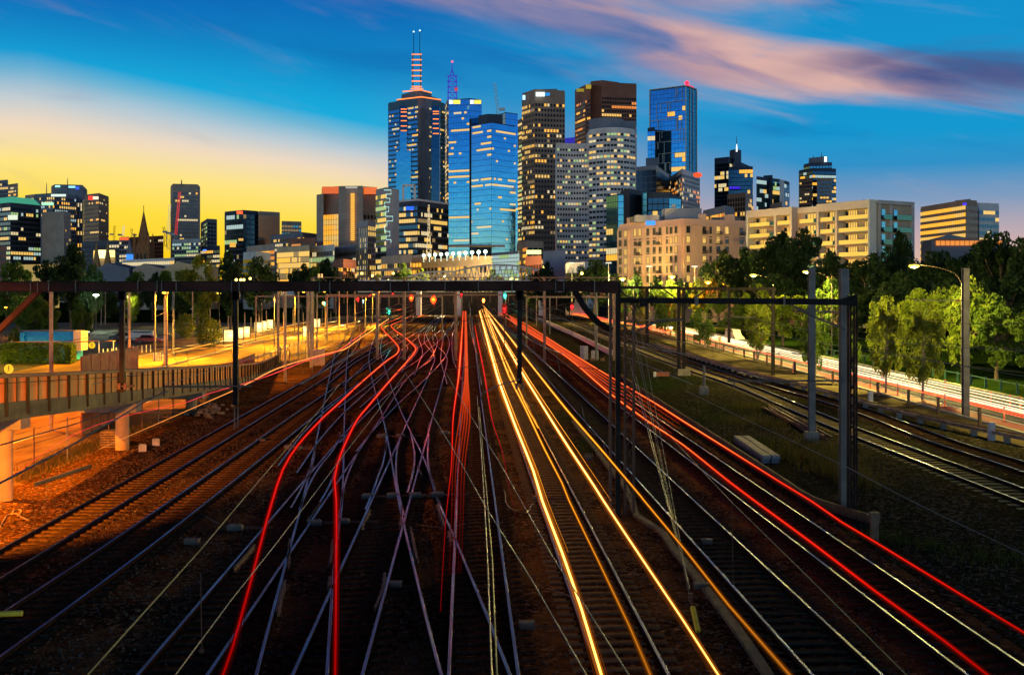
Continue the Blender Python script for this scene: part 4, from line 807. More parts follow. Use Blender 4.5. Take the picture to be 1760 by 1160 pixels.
for dx_ in (-1, 1): b.tube([Wp(737+dx_*5, 447, 500), Wp(737+dx_*2, 410, 500), Wp(737+dx_*.7, 352, 500)], .13, 4)
for i in range(12): y = 445-i*7; w0 = 5-(i*.36); b.bar(Wp(737-w0, y, 500), Wp(737+w0*.8, y-7, 500), .12); b.bar(Wp(737+w0, y, 500), Wp(737-w0*.8, y-7, 500), .12)
b.build('mast_frame', M_white, mr)
bld('cream warehouse with many small windows beside the classical building', [(655,441),(708,437)], 500, 'tan', S(glass='dark', fh=3.2, bw=2.0, p=.25, wf=.5, hf=.6, lits=['gold','warm']), D=25, name='warehouse', cat='warehouse')
bld('low plain link building with yellow windows behind the warehouse', [(695,440),(725,438)], 530, 'tan', S(glass='dark', fh=3.2, p=.4), D=18, name='office_block', cat='office block')
bld('white lit glass hall with a fine grid at the end of the classical building', [(844,435),(893,431)], 500, 'slate', S(glass='grey', fh=1.7, bw=1.6, p=1, flat=1, wf=.9, hf=.86, cap=1.2, lits=['cool','lime','cool']), D=20, name='glass_hall', cat='hall')
r_, P, poly, z = bld('red brick building with arched windows and a blazing lamp strip on its roof', [(903,441),(931,439)], 470, 'brick', S(glass='dark', fh=4, bw=2.6, p=.3, wf=.55, hf=.65, lits=['warm','lime']), D=20, name='brick_building', cat='building')
glow(r_, 905, 930, 430, 437, 470, (.95,1,.35), 1.6, 'roof_lamp_strip')
bld('small stone office with warm windows between the glass towers and the brown tower', [(888,418),(906,414),(934,415)], 640, 'tan', S(glass='dark', fh=3.4, p=.3, lits=['gold','warm','orange']), name='office_block', cat='office block')
bld('blank concrete podium at the foot of the curved office', [(934,432),(972,430)], 560, 'grey', None, D=20, name='podium', cat='building')
bld('white two storey office with dark bands among the dark trees', [(972,452),(1005,450),(1020,452)], 415, 'pale', S(glass='dark', fh=3.2, bw=2.4, p=.35, wf=1, hf=.5, lits=['gold','warm']), name='office_block', cat='office block')
# --- arched truss bridge
Yb = 420; root = thing('arched_truss_bridge', Wp(830, 500, Yb), 'pale steel footbridge with two humped trusses in front of the classical building', 'bridge'); root.location.z = 0
top = [(700,476),(725,469),(752,467),(785,467.5)]; top2 = [(785,466),(815,459),(850,455.5),(885,457),(915,462),(945,469)]
def arch(tp, yb, Y, name):
    b = MB(); b.tube(smooth_path([Wp(x, y, Y) for x, y in tp], 2), .32, 5); a, c = tp[0][0], tp[-1][0]; n = int((c-a)/10)
    P_ = smooth_path([Wp(x, y, Y) for x, y in tp], 1)
    for i in range(n):
        x0 = a+(c-a)*i/n; x1 = a+(c-a)*(i+.5)/n; x2 = a+(c-a)*(i+1)/n
        t1 = min(P_, key=lambda q: abs(q.x-Wp(x1, 0, Y).x)); b.bar(Wp(x0, yb, Y), t1, .3); b.bar(Wp(x2, yb, Y), t1, .3)
    b.build(name, WL['white'], root)
for Y in (Yb, Yb+7): arch(top, 482, Y, 'side_truss'); arch(top2, 483, Y, 'arched_truss')
a, c = Wp(690, 484, Yb), Wp(955, 484, Yb); b = MB(); b.box(((a.x+c.x)/2, Yb+3.5, a.z), (c.x-a.x+40, 8, 1.2)); 
for x in (720, 790, 860, 930): p = Wp(x, 484, Yb+3.5); b.box((p.x, p.y, p.z/2-.5), (1.6, 5, p.z-.8))
b.build('deck', WL['pale'], root)
# --- long road bridge across the yard throat
b = MB(); a, c = Wp(640, 505, 520), Wp(1090, 505, 520); root = thing('road_bridge', (a.x, 520, 0), 'long pale road bridge crossing the far throat of the yard', 'bridge')
b.box(((a.x+c.x)/2, 522, 8.0), (c.x-a.x+80, 9, 1.6)); b.build('deck', WL['pale'], root)
for x in (660, 730, 800, 868, 940, 1010, 1075):
    p = Wp(x, 505, 522); MB().box((p.x, 522, 3.6), (1.4, 5, 7.2)).build('pier', WL['grey'], root)

b = MB(); a, c = Wp(575, 500, 436), Wp(1075, 500, 436); root = thing('added_dark_wall', (a.x, 436, 0), 'added dark wall with arches, darkening the yard throat below the truss bridge', 'wall')  # wall added to darken the bright yard throat behind the beam
b.box(((a.x+c.x)/2, 437, 4.2), (c.x-a.x, 1.5, 8.4)); b.build('wall', mat('dark_wall_face', (.035,.022,.02), .9, var=.5), root)
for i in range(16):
    x = a.x+(c.x-a.x)*(i+.5)/16; b = MB(); b.prism([(x-2.4, 436.1), (x+2.4, 436.1), (x+2.4, 436.6), (x-2.4, 436.6)], 0, 4.6); b.tube([(x, 436.12, 4.6), (x, 436.6, 4.6)], 2.4, 16); b.build('dark_arch', mat('arch_dark', (.012,.010,.012), .9), root)  # shade under the arches put in as dark raised blocks
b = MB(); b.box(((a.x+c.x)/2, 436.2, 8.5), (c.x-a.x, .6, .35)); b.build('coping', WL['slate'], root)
# ------------------------------------------------------------------ cream hotel and apartment block
def on_face(a, c, px):
    k = (px-HX)/F; t = (k*a[1]-a[0])/((c[0]-a[0])-k*(c[1]-a[1])); return t, (a[0]+(c[0]-a[0])*t, a[1]+(c[1]-a[1])*t)
def face_box(b, a, c, px0, px1, z0, z1, o0, o1, mi=None):
    L_ = math.hypot(c[0]-a[0], c[1]-a[1]); nx, ny = (c[1]-a[1])/L_, -(c[0]-a[0])/L_
    _, p = on_face(a, c, px0); _, q = on_face(a, c, px1); vs = []
    for z in (z0, z1):
        for (pt, o) in ((p, o0), (p, o1), (q, o1), (q, o0)): vs.append((pt[0]+nx*o, pt[1]+ny*o, z))
    b.add(vs, [(0,1,2,3),(7,6,5,4),(0,4,5,1),(1,5,6,2),(2,6,7,3),(3,7,4,0)], mi)
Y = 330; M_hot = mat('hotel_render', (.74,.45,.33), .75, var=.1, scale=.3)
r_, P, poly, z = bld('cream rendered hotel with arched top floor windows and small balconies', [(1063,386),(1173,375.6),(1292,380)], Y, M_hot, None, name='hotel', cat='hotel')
b = MB()
for zz2 in (z-2.0, z-5.6): 
    for i in (0, 1): face_box(b, P[i], P[i+1], *( (1062.6,1173.6) if i == 0 else (1172.4,1292) ), zz2, zz2+.35, 0, .35)
for zz2 in (20.2, 17.4, 14.6):
    for i in (0, 1): face_box(b, P[i], P[i+1], *( (1063,1173.3) if i == 0 else (1172.7,1292) ), zz2, zz2+.1, 0, .06)
b.build('cornice', M_hot, r_)
b = MB(); face_box(b, P[0], P[1], 1063, 1082, 0, z-2.1, 0, .5); face_box(b, P[0], P[1], 1158, 1173, 0, z-2.1, 0, .35); face_box(b, P[1], P[2], 1174, 1196, 0, z-2.1, 0, .4); face_box(b, P[0], P[1], 1079, 1087, z-.1, z+1.8, -2, .3); face_box(b, P[1], P[2], 1207, 1213, z-.1, z+1.6, -2, .2); face_box(b, P[1], P[2], 1252, 1262, z-.1, z+1.6, -2, .2)
for x in (1105, 1140): face_box(b, P[0], P[1], x, x+2, 0, z-5.7, 0, .25)
b.build('pier', M_hot, r_)
M_fr = mat('window_frame_paint', (.35,.27,.2), .6); hr = random.Random(11)
balc = mat('balcony_iron', (.02,.02,.025), .5, .4)
cols = [(0,x,1.0) for x in (1069,1078,1092,1100,1114,1125,1135,1147,1154,1164)]+[(1,x,1.1) for x in (1181,1210,1221,1234,1249,1274)]
for fi, px, ww in cols:
    for r in range(6):
        zc = 26.4-r*2.78; a, c = P[fi], P[fi+1]; wpx = (4.2 if fi == 0 else 5.2)*ww*.5
        if px in (1147, 1221): wpx *= .6
        off = .5 if px in (1069, 1078) else (.4 if px == 1181 else (.35 if px == 1164 else 0))
        b = MB(); x0, x1 = px-wpx, px+wpx; h = .92
        face_box(b, a, c, x0-.5, x0, zc-h, zc+h, off, off+.16); face_box(b, a, c, x1, x1+.5, zc-h, zc+h, off, off+.16); face_box(b, a, c, x0-.5, x1+.5, zc+h, zc+h+.16, off, off+.16); face_box(b, a, c, x0-.8, x1+.8, zc-h-.16, zc-h, off, off+.25)
        face_box(b, a, c, (x0+x1)/2-.15, (x0+x1)/2+.15, zc-h, zc+h, off+.03, off+.1)
        arch_ = r == 0 and px in (1092,1100,1114,1125,1135,1147,1234,1249)
        if arch_: face_box(b, a, c, x0+.3, x1-.3, zc+h+.12, zc+h+.45, off, off+.14)
        w_ = b.build('window', M_fr, r_)
        lit = hr.random() < .2 or (px, r) in ((1100,0),(1234,0),(1234,1),(1210,1),(1210,3),(1114,3),(1154,1),(1078,2),(1078,3))
        b = MB(); face_box(b, a, c, x0, x1, zc-h, zc+h, off+.0, off+.05)
        if arch_: face_box(b, a, c, x0+.5, x1-.5, zc+h, zc+h+.35, off+.0, off+.17)
        b.build('pane', LIT['warm'] if lit else GLS['grey'], w_)
        if px in (1100, 1135, 1210, 1234, 1274) and (r > 0 or px in (1135,1210,1274,1234)) and hr.random() < .8:
            b = MB(); e_ = 1.3; face_box(b, a, c, x0-e_, x1+e_, zc-h-.25, zc-h-.12, off, off+.9)
            for oo in ((off+.8, off+.9),): face_box(b, a, c, x0-e_, x1+e_, zc-h+.55, zc-h+.65, *oo); 
            n = 8
            for k in range(n+1): xx = x0-e_+(x1-x0+2*e_)*k/n; face_box(b, a, c, xx-.12, xx+.12, zc-h-.12, zc-h+.6, off+.8, off+.88)
            b.build('balcony', balc, r_)
glow(r_, 1110, 1126, 380, 387, 338, (.01,.25,1), 1.5)
b = MB(); a = Wp(1143, 372, 342); c = Wp(1206, 366, 342); b.box(((a.x+c.x)/2, 346, z+1.6), (c.x-a.x, 8, 4.2)); b.box((a.x-5, 346, z+.8), (7, 6, 2)); b.build('roof_house', WL['grey'], r_)
for (px_, y_, w_, h_, nm) in ((1090,381,2.4,1.6,'air_unit'),(1128,377,1.8,1.3,'air_unit'),(1232,372,2.6,1.5,'air_unit'),(1270,374,2.0,1.4,'air_unit')):
    p_ = Wp(px_, y_, 348); MB().box((p_.x, 350, z+h_/2), (w_, 1.6, h_)).build(nm, M_steel, r_)
for px_ in (1098, 1135, 1222, 1243): p_ = Wp(px_, 370, 346); MB().tube([(p_.x, 346, z), (p_.x, 346, z+2.6)], .05, 4).build('aerial', M_steel, r_)
MB().sphere(Wp(1158, 357, 345), .8, sc=(1,1,1.5)).build('roof_vent', M_white, r_)
Y = 280; M_apt = mat('apartment_render', (.36,.29,.22), .8, var=.1, scale=.3); M_apw = mat('apartment_frame', (.60,.56,.50), .7, var=.1)
r_, P, poly, z = bld('modern apartment block with white box frames and glowing yellow balconies', [(1293,365.5),(1506,346),(1569,350)], Y, M_apt, None, name='apartment_block', cat='apartment block')
b = MB(); fr = [(1293,1296.5),(1341,1344.5),(1368.5,1372),(1414.5,1418),(1446.5,1450),(1503,1506)]
for x0, x1 in fr: face_box(b, P[0], P[1], x0, x1, 4, z+.35, 0, 2.2)
for x0, x1 in ((1296.5,1341),(1344.5,1368.5),(1418,1446.5),(1450,1503)): face_box(b, P[0], P[1], x0, x1, z-1.6, z+.35, 0, 2.2)
face_box(b, P[0], P[1], 1372, 1414.5, z-1.3, z+.1, 0, .3)
b.build('white_box_frame', M_apw, r_)
b = MB(); face_box(b, P[1], P[2], 1507, 1569, z-.6, z+.3, 0, .5); face_box(b, P[1], P[2], 1509, 1512, 4, z-.7, 0, .4); face_box(b, P[1], P[2], 1527, 1531, 4, z-.7, 0, .5); face_box(b, P[1], P[2], 1564, 1569, 4, z-.7, 0, .5); b.build('end_wall_frame', WL['grey'], r_)
E_bal = em('lit_balcony_glass', (1,.58,.04), .75, (.3,.25,.1)); E_rm = em('lit_room', (1,.60,.10), .95); M_bg = glassm('green_balcony_glass', (.03,.09,.07), .2); M_bgl = mat('balcony_slab', (.42,.36,.3), .7)  # room light behind the balcony glass is put in as emission
bays = [((1297,1341),[(1307.5,1318.5),(1332,1341)]), ((1345,1368),[(1353.5,1367)]), ((1381,1412),[(1389,1408)]), ((1419,1446),[(1427,1443)]), ((1450.5,1503),[(1459,1474.5),(1487,1499)])]
for fl in range(6):
    zf = z-4.05-fl*3.0
    for bi, ((x0, x1), wins) in enumerate(bays):
        dark_ = (fl >= 2 and bi == 2)
        for (a0, a1) in wins:
            b = MB(); n = 4
            for k in range(n+1): xx = a0+(a1-a0)*k/n; face_box(b, P[0], P[1], xx-.28, xx+.28, zf, zf+2.35, 0, .2)
            face_box(b, P[0], P[1], a0, a1, zf+2.3, zf+2.45, 0, .2); w_ = b.build('window', M_fr, r_)
            b = MB(); face_box(b, P[0], P[1], a0, a1, zf, zf+2.3, 0, .08); b.build('pane', GLS['dark'] if dark_ else E_rm, w_)
        if (a0 - x0) > 7 or bi in (1,3):
            b = MB(); xd = x0+5.5; face_box(b, P[0], P[1], xd-1.8, xd+1.8, zf, zf+2.2, 0, .1); b.build('door', GLS['navy'], r_)
        b = MB(); face_box(b, P[0], P[1], x0, x1, zf-.3, zf-.02, 0, 1.9 if bi != 2 else 1.5); b.build('balcony_slab', M_bgl, r_)
        b = MB(); o = 1.8 if bi != 2 else 1.4; xs = x0+(x1-x0)*(.78 if bi in (2,3,0) else 1)
        face_box(b, P[0], P[1], x0+.3, xs, zf, zf+.95, o-.06, o, 0); 
        if xs < x1: face_box(b, P[0], P[1], xs, x1-.3, zf, zf+.95, o-.06, o, 1)
        b.build('balustrade', [E_bal if not dark_ else M_bg, M_bg], r_)
    for (x0, x1) in ((1513,1526),(1534,1560)):
        b = MB(); face_box(b, P[1], P[2], x0, x1, zf-.3, zf, 0, 1.4); face_box(b, P[1], P[2], x0, x1, zf, zf+.9, 1.3, 1.36); b.build('end_balcony', M_bg, r_)
        b = MB(); face_box(b, P[1], P[2], x0+2, x0+8, zf, zf+2.2, 0, .1); b.build('end_window', GLS['teal'], r_)

# ------------------------------------------------------------------ trees
def leaf_quads(C, size, aspect, r, droop=0):
    n = len(C); a = r.normal(size=(n,3)); a[:,2] -= droop; a /= np.linalg.norm(a, axis=1)[:,None]
    t = r.normal(size=(n,3)); b = np.cross(a, t); b /= np.linalg.norm(b, axis=1)[:,None]
    s = size*r.uniform(.6,1.3,size=(n,1)); a *= s*aspect; b *= s
    V = np.stack([C-a*.5, C+b*.32, C+a*.5, C-b*.32], 1).reshape(-1,3); return V
def raw(name, V, m, parent, tri=4):
    n = len(V)//tri; me = bpy.data.meshes.new(name); me.vertices.add(len(V)); me.vertices.foreach_set('co', V.astype('f').ravel())
    me.loops.add(n*tri); me.loops.foreach_set('vertex_index', np.arange(n*tri, dtype='i')); me.polygons.add(n)
    me.polygons.foreach_set('loop_start', np.arange(0, n*tri, tri, dtype='i')); me.polygons.foreach_set('loop_total', np.full(n, tri, 'i'))
    me.materials.append(m); me.update(); me.validate(); o = bpy.data.objects.new(name, me); COL.objects.link(o)
    if parent is not None: o.parent = parent
    return o
M_bark = mat('bark', (.13,.09,.06), .9, var=.5, scale=6, bump=.4); M_barkp = mat('pale_bark', (.34,.27,.2), .85, var=.4, scale=5)
LF = {'dark': leafm('dark_foliage', (.010,.028,.010), (.030,.062,.018)), 'green': leafm('green_foliage', (.04,.09,.012), (.11,.17,.02)), 'lime': leafm('bright_foliage', (.09,.16,.012), (.20,.26,.02)), 'olive': leafm('olive_foliage', (.06,.10,.012), (.17,.20,.02))}
def make_tree(kind, leaf, seed):
    """ten metres tall, rooted at the origin; unit later scaled per tree"""
    r = np.random.default_rng(seed); pr = random.Random(seed); root = thing('tree', (0,0,0), 'x', 'tree')
    if kind == 'round': th, R0, H0, c0, ncl, nl, sz, asp = .28, 4.3, 3.6, 5.8, 85, 120, .42, 1.25
    elif kind == 'maple': th, R0, H0, c0, ncl, nl, sz, asp = .2, 4.2, 4.0, 5.6, 85, 110, .40, 1.0
    else: th, R0, H0, c0, ncl, nl, sz, asp = .35, 2.5, 3.9, 6.0, 40, 100, .24, 2.6
    cl = []; lobes = []
    for i in range(11 if kind != 'weep' else 8):
        d = r.normal(size=3); d /= np.linalg.norm(d); p = d*r.uniform(.45,.95)*np.array([R0,R0,H0]); p[2] = max(p[2]+c0, 2.4); lobes.append(p)
    for i in range(ncl):
        if i > ncl*.25:
            lb_ = lobes[i % len(lobes)]; p = lb_+r.normal(size=3)*np.array([R0,R0,H0*.8])*.20; p[2] = max(p[2], 1.7); cl.append((p, r.uniform(.5,1.2)*(.95 if kind != 'weep' else .7))); continue
        d = r.normal(size=3); d /= np.linalg.norm(d); q = r.uniform(.35,1)**.5; lump = 1+.22*math.sin(3*math.atan2(d[1], d[0])+seed)+.15*math.sin(7*d[2]+seed*2)
        p = d*q*np.array([R0*lump, R0*lump, H0*(1+.1*math.sin(5*d[0]+seed))]); p[2] += c0
        if p[2] < 1.6: p[2] = 1.6+r.uniform(0,.8)
        cl.append((p, r.uniform(.75,1.4)*(.95 if kind != 'weep' else .75)))
    pts = []
    for p, rad in cl:
        q = r.normal(size=(nl,3)); q /= np.linalg.norm(q, axis=1)[:,None]; q *= rad*r.uniform(.4,1.05,size=(nl,1))**.6
        q[:,2] *= .75 if kind != 'weep' else 1.35
        if kind == 'weep': q[:,2] -= .35*rad
        pts.append(p+q)
    C = np.concatenate(pts); crown = raw('crown', leaf_quads(C, sz, asp, r, 1.2 if kind == 'weep' else 0), LF[leaf], root)
    b = MB(); bend = pr.uniform(-.4,.4); tp = [(0,0,-.2),(bend*.3,.1,1.5),(bend,.2,3.2),(bend*1.3,0,5.2),(bend*1.2,.1,7.2)]
    tr = [.32,.26,.21,.13,.05] if kind != 'weep' else [.2,.15,.12,.08,.03]; b.tube(tp, tr, 7)
    for p, rad in cl[::4]:
        s = Vector(tp[2]).lerp(Vector(tp[3]), pr.random()); e = Vector(p); mid = s.lerp(e, .55)+Vector((0,0,-.25)); b.tube([s, mid, e], [.09,.06,.025], 4)
    if kind == 'weep': b.tube([(0,0,-.2),(-.5,.1,1.6),(-.9,0,3.4),(-1.2,.2,5.5)], [.15,.11,.09,.04], 6)
    trunk = b.build('trunk', M_bark if kind != 'weep' else M_barkp, root)
    return dict(root=root, ks=[(crown,[]),(trunk,[])], used=False, R=R0, kind=kind)
PT = {}
for key, (k_, lf, sd) in dict(d1=('round','dark',1), d2=('round','dark',2), d3=('round','green',3), m1=('maple','lime',4), m2=('maple','lime',5), m3=('maple','green',9), w1=('weep','olive',6), w2=('weep','green',7), o1=('round','olive',8)).items(): PT[key] = make_tree(k_, lf, sd)
TR = random.Random(3)
def tree(key, px, ytop, wpx, Y, label, group, base=None):
    t = PT[key]; x = (px-HX)/F*Y; h = (CH+(HY-ytop)/F*Y)/9.8; wd = wpx/F*Y/(2*(t['R']+.9)); sc = (wd, wd, h); rz = TR.uniform(0, 6.28)
    if not t['used']:
        t['used'] = True; o = t['root']; o.location = (x, Y, 0); o.rotation_euler = (0,0,rz); o.scale = sc; o['label'] = label; o['group'] = group
    else: o = copy_tree(t['root'], t['ks'], (x, Y, 0), rz, sc, label, group)
    names = {'d1':'evergreen_tree','d2':'evergreen_tree','d3':'broadleaf_tree','m1':'maple_tree','m2':'maple_tree','m3':'maple_tree','w1':'eucalyptus_tree','w2':'eucalyptus_tree','o1':'broadleaf_tree'}
    o.name = names[key]; return o
gp = 'dark park trees behind the road'
for a in [('d1',1236,432,70,300,'dark evergreen whose crown overlaps the hotel wall at its thinnest edge'),('d2',1275,424,95,275,'dark tree below the second row of hotel balconies'),('d1',1330,404,120,262,'broad dark tree rising over the first bays of the apartment block'),('d2',1374,392,100,256,'tallest dark tree covering the middle of the apartment block'),('d1',1440,436,120,235,'dark tree under the glowing apartment balconies'),
          ('d2',1510,434,115,225,'dark tree under the end wall of the apartment block'),('d1',1545,403,80,240,'dark tree touching the end balconies of the apartment block'),('d2',1608,430,130,215,'dark tree below the gold lit office'),('d1',1672,418,120,225,'dark tree before the marquee pavilion windows'),('d2',1722,398,130,200,'dark tree reaching above the striped office end'),('d1',1790,384,140,190,'very tall dark tree cut by the edge of the view'),
          ('d2',1215,468,50,290,'small dark tree beside the orange street lamp'),('d1',1570,470,150,185,'dark tree behind the lamp lit maples'),('d2',1730,470,150,170,'dark tree behind the lone steel pole by the road'),('d1',1470,480,130,200,'dark tree behind the tall twin steel masts'),('d2',1340,470,110,230,'dark tree behind the curved lamp arm over the small portal'),('d1',1650,480,140,175,'dark tree filling the park between the bright maples')]: tree(*a, gp)
gp = 'lamp lit maples along the park side of the road'
for a in [('m1',1588,482,120,128,'bright maple directly under the street lamp with the long curved arm'),('m2',1655,474,105,120,'bright maple just behind the lone steel pole'),('m3',1712,505,115,118,'darker green maple beyond the lone steel pole'),('m2',1520,508,75,150,'bright maple between the lattice mast and the long armed lamp'),('m3',1420,478,90,165,'lamp lit tree between the two tall steel poles'),('m1',1345,500,95,190,'lime green tree behind the single dark portal column'),('m3',1255,500,70,230,'green tree right of the orange lit leaves'.replace('right of','beyond')),('m2',1300,487,55,225,'small bright crown just under the street lamp over the dark portal'),
          ('m1',1100,488,55,330,'green tree by the distant bend of the road'),('m3',1150,482,70,290,'green tree under the yellow lamp beside the hotel'),('m3',1790,520,110,112,'green maple cut by the edge of the view')]: tree(*a, gp)
gp = 'slender eucalypts between the tracks and the road'
for a in [('w1',1522,512,66,103,'leaning eucalypt just past the lattice mast'),('w2',1462,520,50,112,'eucalypt with its crown hidden behind the steel mast pair'),('w1',1585,522,84,96,'tall forked eucalypt under the brightest maple'),('w2',1402,500,74,124,'eucalypt behind the footed steel pole, trunk dark against the white trails'),('w1',1302,525,56,152,'yellowish eucalypt with twin stems near the dark portal column'),('w2',1212,515,58,183,'eucalypt with dense green crown beside the speed sign'),('w1',1165,524,36,215,'thin eucalypt between two portal posts'),('w2',1142,505,48,235,'eucalypt where the white trails begin'),('w1',1102,528,40,270,'small eucalypt at the start of the guard fence')]: tree(*a, gp)
gp = 'trees on the far side of the car park'
for a in [('d3',30,452,95,262,'dark green tree at the edge under the yellow lit shed'),('d1',122,424,80,290,'big dark tree in front of the stepped tower'),('d2',85,446,70,285,'dark tree touching the yellow lit shed'),('d2',158,452,46,270,'narrow dark tree beside the big dark tree'),('o1',340,432,82,250,'big round tree tinted orange by the lamps'),('d1',396,434,62,262,'dark tree in front of the cube shaped tower'),('d2',447,440,62,300,'dark tree in front of the white banded office'),
          ('d3',232,468,60,380,'low dark tree below the cathedral'),('d3',285,466,56,380,'low dark tree below the folded sandy roof'),('d1',262,470,46,360,'small dark bush like tree beside the cathedral trees'),('d2',520,452,52,360,'dark tree below the yellow glass block'),('d1',562,447,60,370,'dark tree below the white gridded block'),('d2',600,466,40,360,'dark tree by the red and white terrace'),('d3',540,458,40,350,'dark green tree between two others before the yellow glass block'),
          ('d3',62,508,90,175,'green tree shading the blue kiosk'),('m3',138,520,48,185,'lamp lit bright green crown beside the kiosk'),('o1',28,560,34,160,'small brownish tree beside the kiosk wall'),('m3',225,500,30,300,'small lamp lit tree behind the orange pole'),('d1',310,498,60,320,'dark tree beneath the orange tinted one'),('d2',180,497,60,330,'dark tree beyond the tall far poles')]: tree(*a, gp)
gp = 'trees by the truss bridge'
for a in [('m3',692,452,42,450,'lamp lit green tree in front of the cream warehouse'),('m3',724,462,34,440,'small green tree at the foot of the lattice mast'),('m3',850,462,44,440,'green tree seen through the arched truss'),('m3',912,458,40,430,'green tree before the brick building'),('d1',935,452,50,400,'dark tree at the end of the arched truss'),('d2',1020,446,76,345,'large dark tree covering the white two storey office'),('d1',978,478,40,380,'low dark tree under the white two storey office'),('d2',1060,470,34,340,'small dark tree against the hotel corner'),('d1',1092,470,40,322,'dark tree against the hotel lower windows'),('m3',1068,486,38,300,'green bush like tree under the first distant street lamp'),('d1',1128,476,36,318,'dark tree with ragged top before the hotel'),('d2',1172,478,40,315,'dark tree before the hotel corner pier'),('o1',1198,478,36,290,'reddish lit tree beside the orange street lamp'),('m3',650,470,26,440,'small green tree beside the neon lit tower foot')]: tree(*a, gp)
# hedge, bushes
def bush(label, c, d, n, leaf, name='bush', cat='bush', sz=.22, group=None):
    r = np.random.default_rng(int(abs(c[0])*10)+n); q = r.uniform(-1,1,size=(n,3)); k = np.argmax(np.abs(q), axis=1); q[np.arange(n), k] = np.sign(q[np.arange(n), k])*r.uniform(.8,1.05,size=n)
    if name != 'hedge': q = r.normal(size=(n,3)); q /= np.linalg.norm(q, axis=1)[:,None]; q *= r.uniform(.6,1.1,size=(n,1))
    C = q*np.array(d)/2+np.array([0,0,d[2]/2]); o = raw(name, leaf_quads(C, sz, 1.3, r), LF[leaf], None); o.location = c
    tagT(o, label, cat, group); return o
bush('clipped dark green hedge in front of the blue kiosk', (-58.6,144,0), (8.6,1.8,2.5), 15000, 'green', 'hedge', 'hedge')
bush('orange lit creeper clump at the start of the shelters', (-48.5,186,0), (4.2,3,4.6), 3500, 'olive')
bush('orange lit bush hanging over the fence near the shelters', (-50.5,180,1.8), (3,3,3.6), 2000, 'olive')
# grass tufts
def weeds(label, spots, n, h, leaf, name='weeds'):
    r = np.random.default_rng(n); Vs = []
    for (px, py, rx, ry, k) in spots:
        c = G(px, py); a = r.normal(size=(k,2))*[rx, ry]+[c.x, c.y]; hh = h*r.uniform(.3,1.1,size=k); th = r.uniform(0,6.28,size=k); ln = r.normal(size=(k,2))*.25*hh[:,None]
        w_ = .02; dx_ = np.cos(th)*w_; dy_ = np.sin(th)*w_
        b0 = np.stack([a[:,0]-dx_, a[:,1]-dy_, np.zeros(k)], 1); b1 = np.stack([a[:,0]+dx_, a[:,1]+dy_, np.zeros(k)], 1); t_ = np.stack([a[:,0]+ln[:,0], a[:,1]+ln[:,1], hh], 1)
        Vs.append(np.stack([b0, b1, t_], 1).reshape(-1,3))
    o = raw(name, np.concatenate(Vs), LF[leaf], None, 3); o['kind'] = 'stuff'; o['label'] = label; o['category'] = 'weeds'; return o
LF['grass_dry'] = leafm('dry_grass_blades', (.03,.03,.008), (.07,.06,.015)); LF['grass_wet'] = leafm('green_grass_blades', (.01,.022,.004), (.025,.045,.008))
weeds('dry yellowish grass tufts standing in the gravel yard', [(1400,790,1.0,1.6,1500),(1385,770,.8,1.2,700),(1445,815,.7,1.2,900),(1300,730,1.2,1.5,600),(1290,700,1,1.5,400),(1475,830,.5,1.0,500),(1330,660,1.5,2,300)], 1500, .65, 'grass_dry', 'dry_grass')
weeds('green weeds scattered over the gravel yard and verge', [(1125,665,1.3,3,1600),(1160,655,1.6,3,1000),(1230,720,1.5,2,500),(1360,780,1.2,1.5,600),(1520,930,.5,.6,200),(1600,940,.4,.4,100),(1250,700,2,3,500),(975,720,.8,3,500),(1000,770,.5,2,300),(1700,960,1,1,200),(1300,760,.8,1,300)], 900, .4, 'grass_wet')
weeds('dry grass along the foot of the service road fence', [(110,790,.5,3,700),(150,770,.5,3,700),(60,815,.4,2,500),(220,745,.5,5,500)], 700, .4, 'grass_dry', 'dry_grass')

# ------------------------------------------------------------------ street lamps and other lit lamps
def plight(parent, loc, P_, col, r=.25, spot=None, aim=None):
    l = bpy.data.lights.new('lamp_light', 'SPOT' if spot else 'POINT')
    if spot: l.spot_size = R(spot); l.spot_blend = 1.0 if spot < 90 else .35
    l.energy = P_; l.color = col; l.shadow_soft_size = r; o = bpy.data.objects.new('lamp_light', l); COL.objects.link(o)
    o.location = Vector(loc)-Vector(parent.location); o.parent = parent
    if aim: o.rotation_euler = (Vector(aim)-Vector(loc)).to_track_quat('-Z', 'Y').to_euler()
    return o
CS = (1,.27,.002); CY = (1,.74,.16); CW = (.75,1,.7)
M_arm = mat('dull_lamp_pole', (.06,.055,.05), .6)
def street_lamp(label, px, py, Y, side, E, col, P_, name='street_lamp', arm=3.2, group='street lamps along the road', hs=1.0):
    h = Wp(px, py, Y); root = thing(name, (h.x+side*arm, Y, 0), label, 'street lamp', group); r0 = .10
    MB().tube([(h.x+side*arm, Y, 0), (h.x+side*arm, Y, h.z-1.6)], [.11, .07], 8).build('pole', M_arm, root)
    MB().tube(smooth_path([(h.x+side*arm, Y, h.z-1.7), (h.x+side*arm*.85, Y, h.z-.7), (h.x+side*arm*.45, Y, h.z-.1), (h.x+side*.3, Y, h.z+.12)], .5), .05, 6).build('arm', M_dark, root)
    b = MB(); b.box((h.x+side*.05, Y, h.z+.14), (.9*hs, .36, .14)); hd = b.build('lamp_head', M_steel, root)
    b = MB(); b.sphere((h.x, Y, h.z-.02), .42*hs, 10, 6, sc=(1.25,.8,.42)); b.build('lamp_lens', E, hd)
    plight(root, (h.x, Y, h.z-.45), P_*(1.4 if Y > 270 and px > 1000 else 1), col, .2, None if Y > 150 or px > 1400 else 172); return root
street_lamp('lit yellow street lamp on a long curved arm above the brightest maple', 1571, 457, 112, 1, E_yel, CY, 34000, arm=4.6)
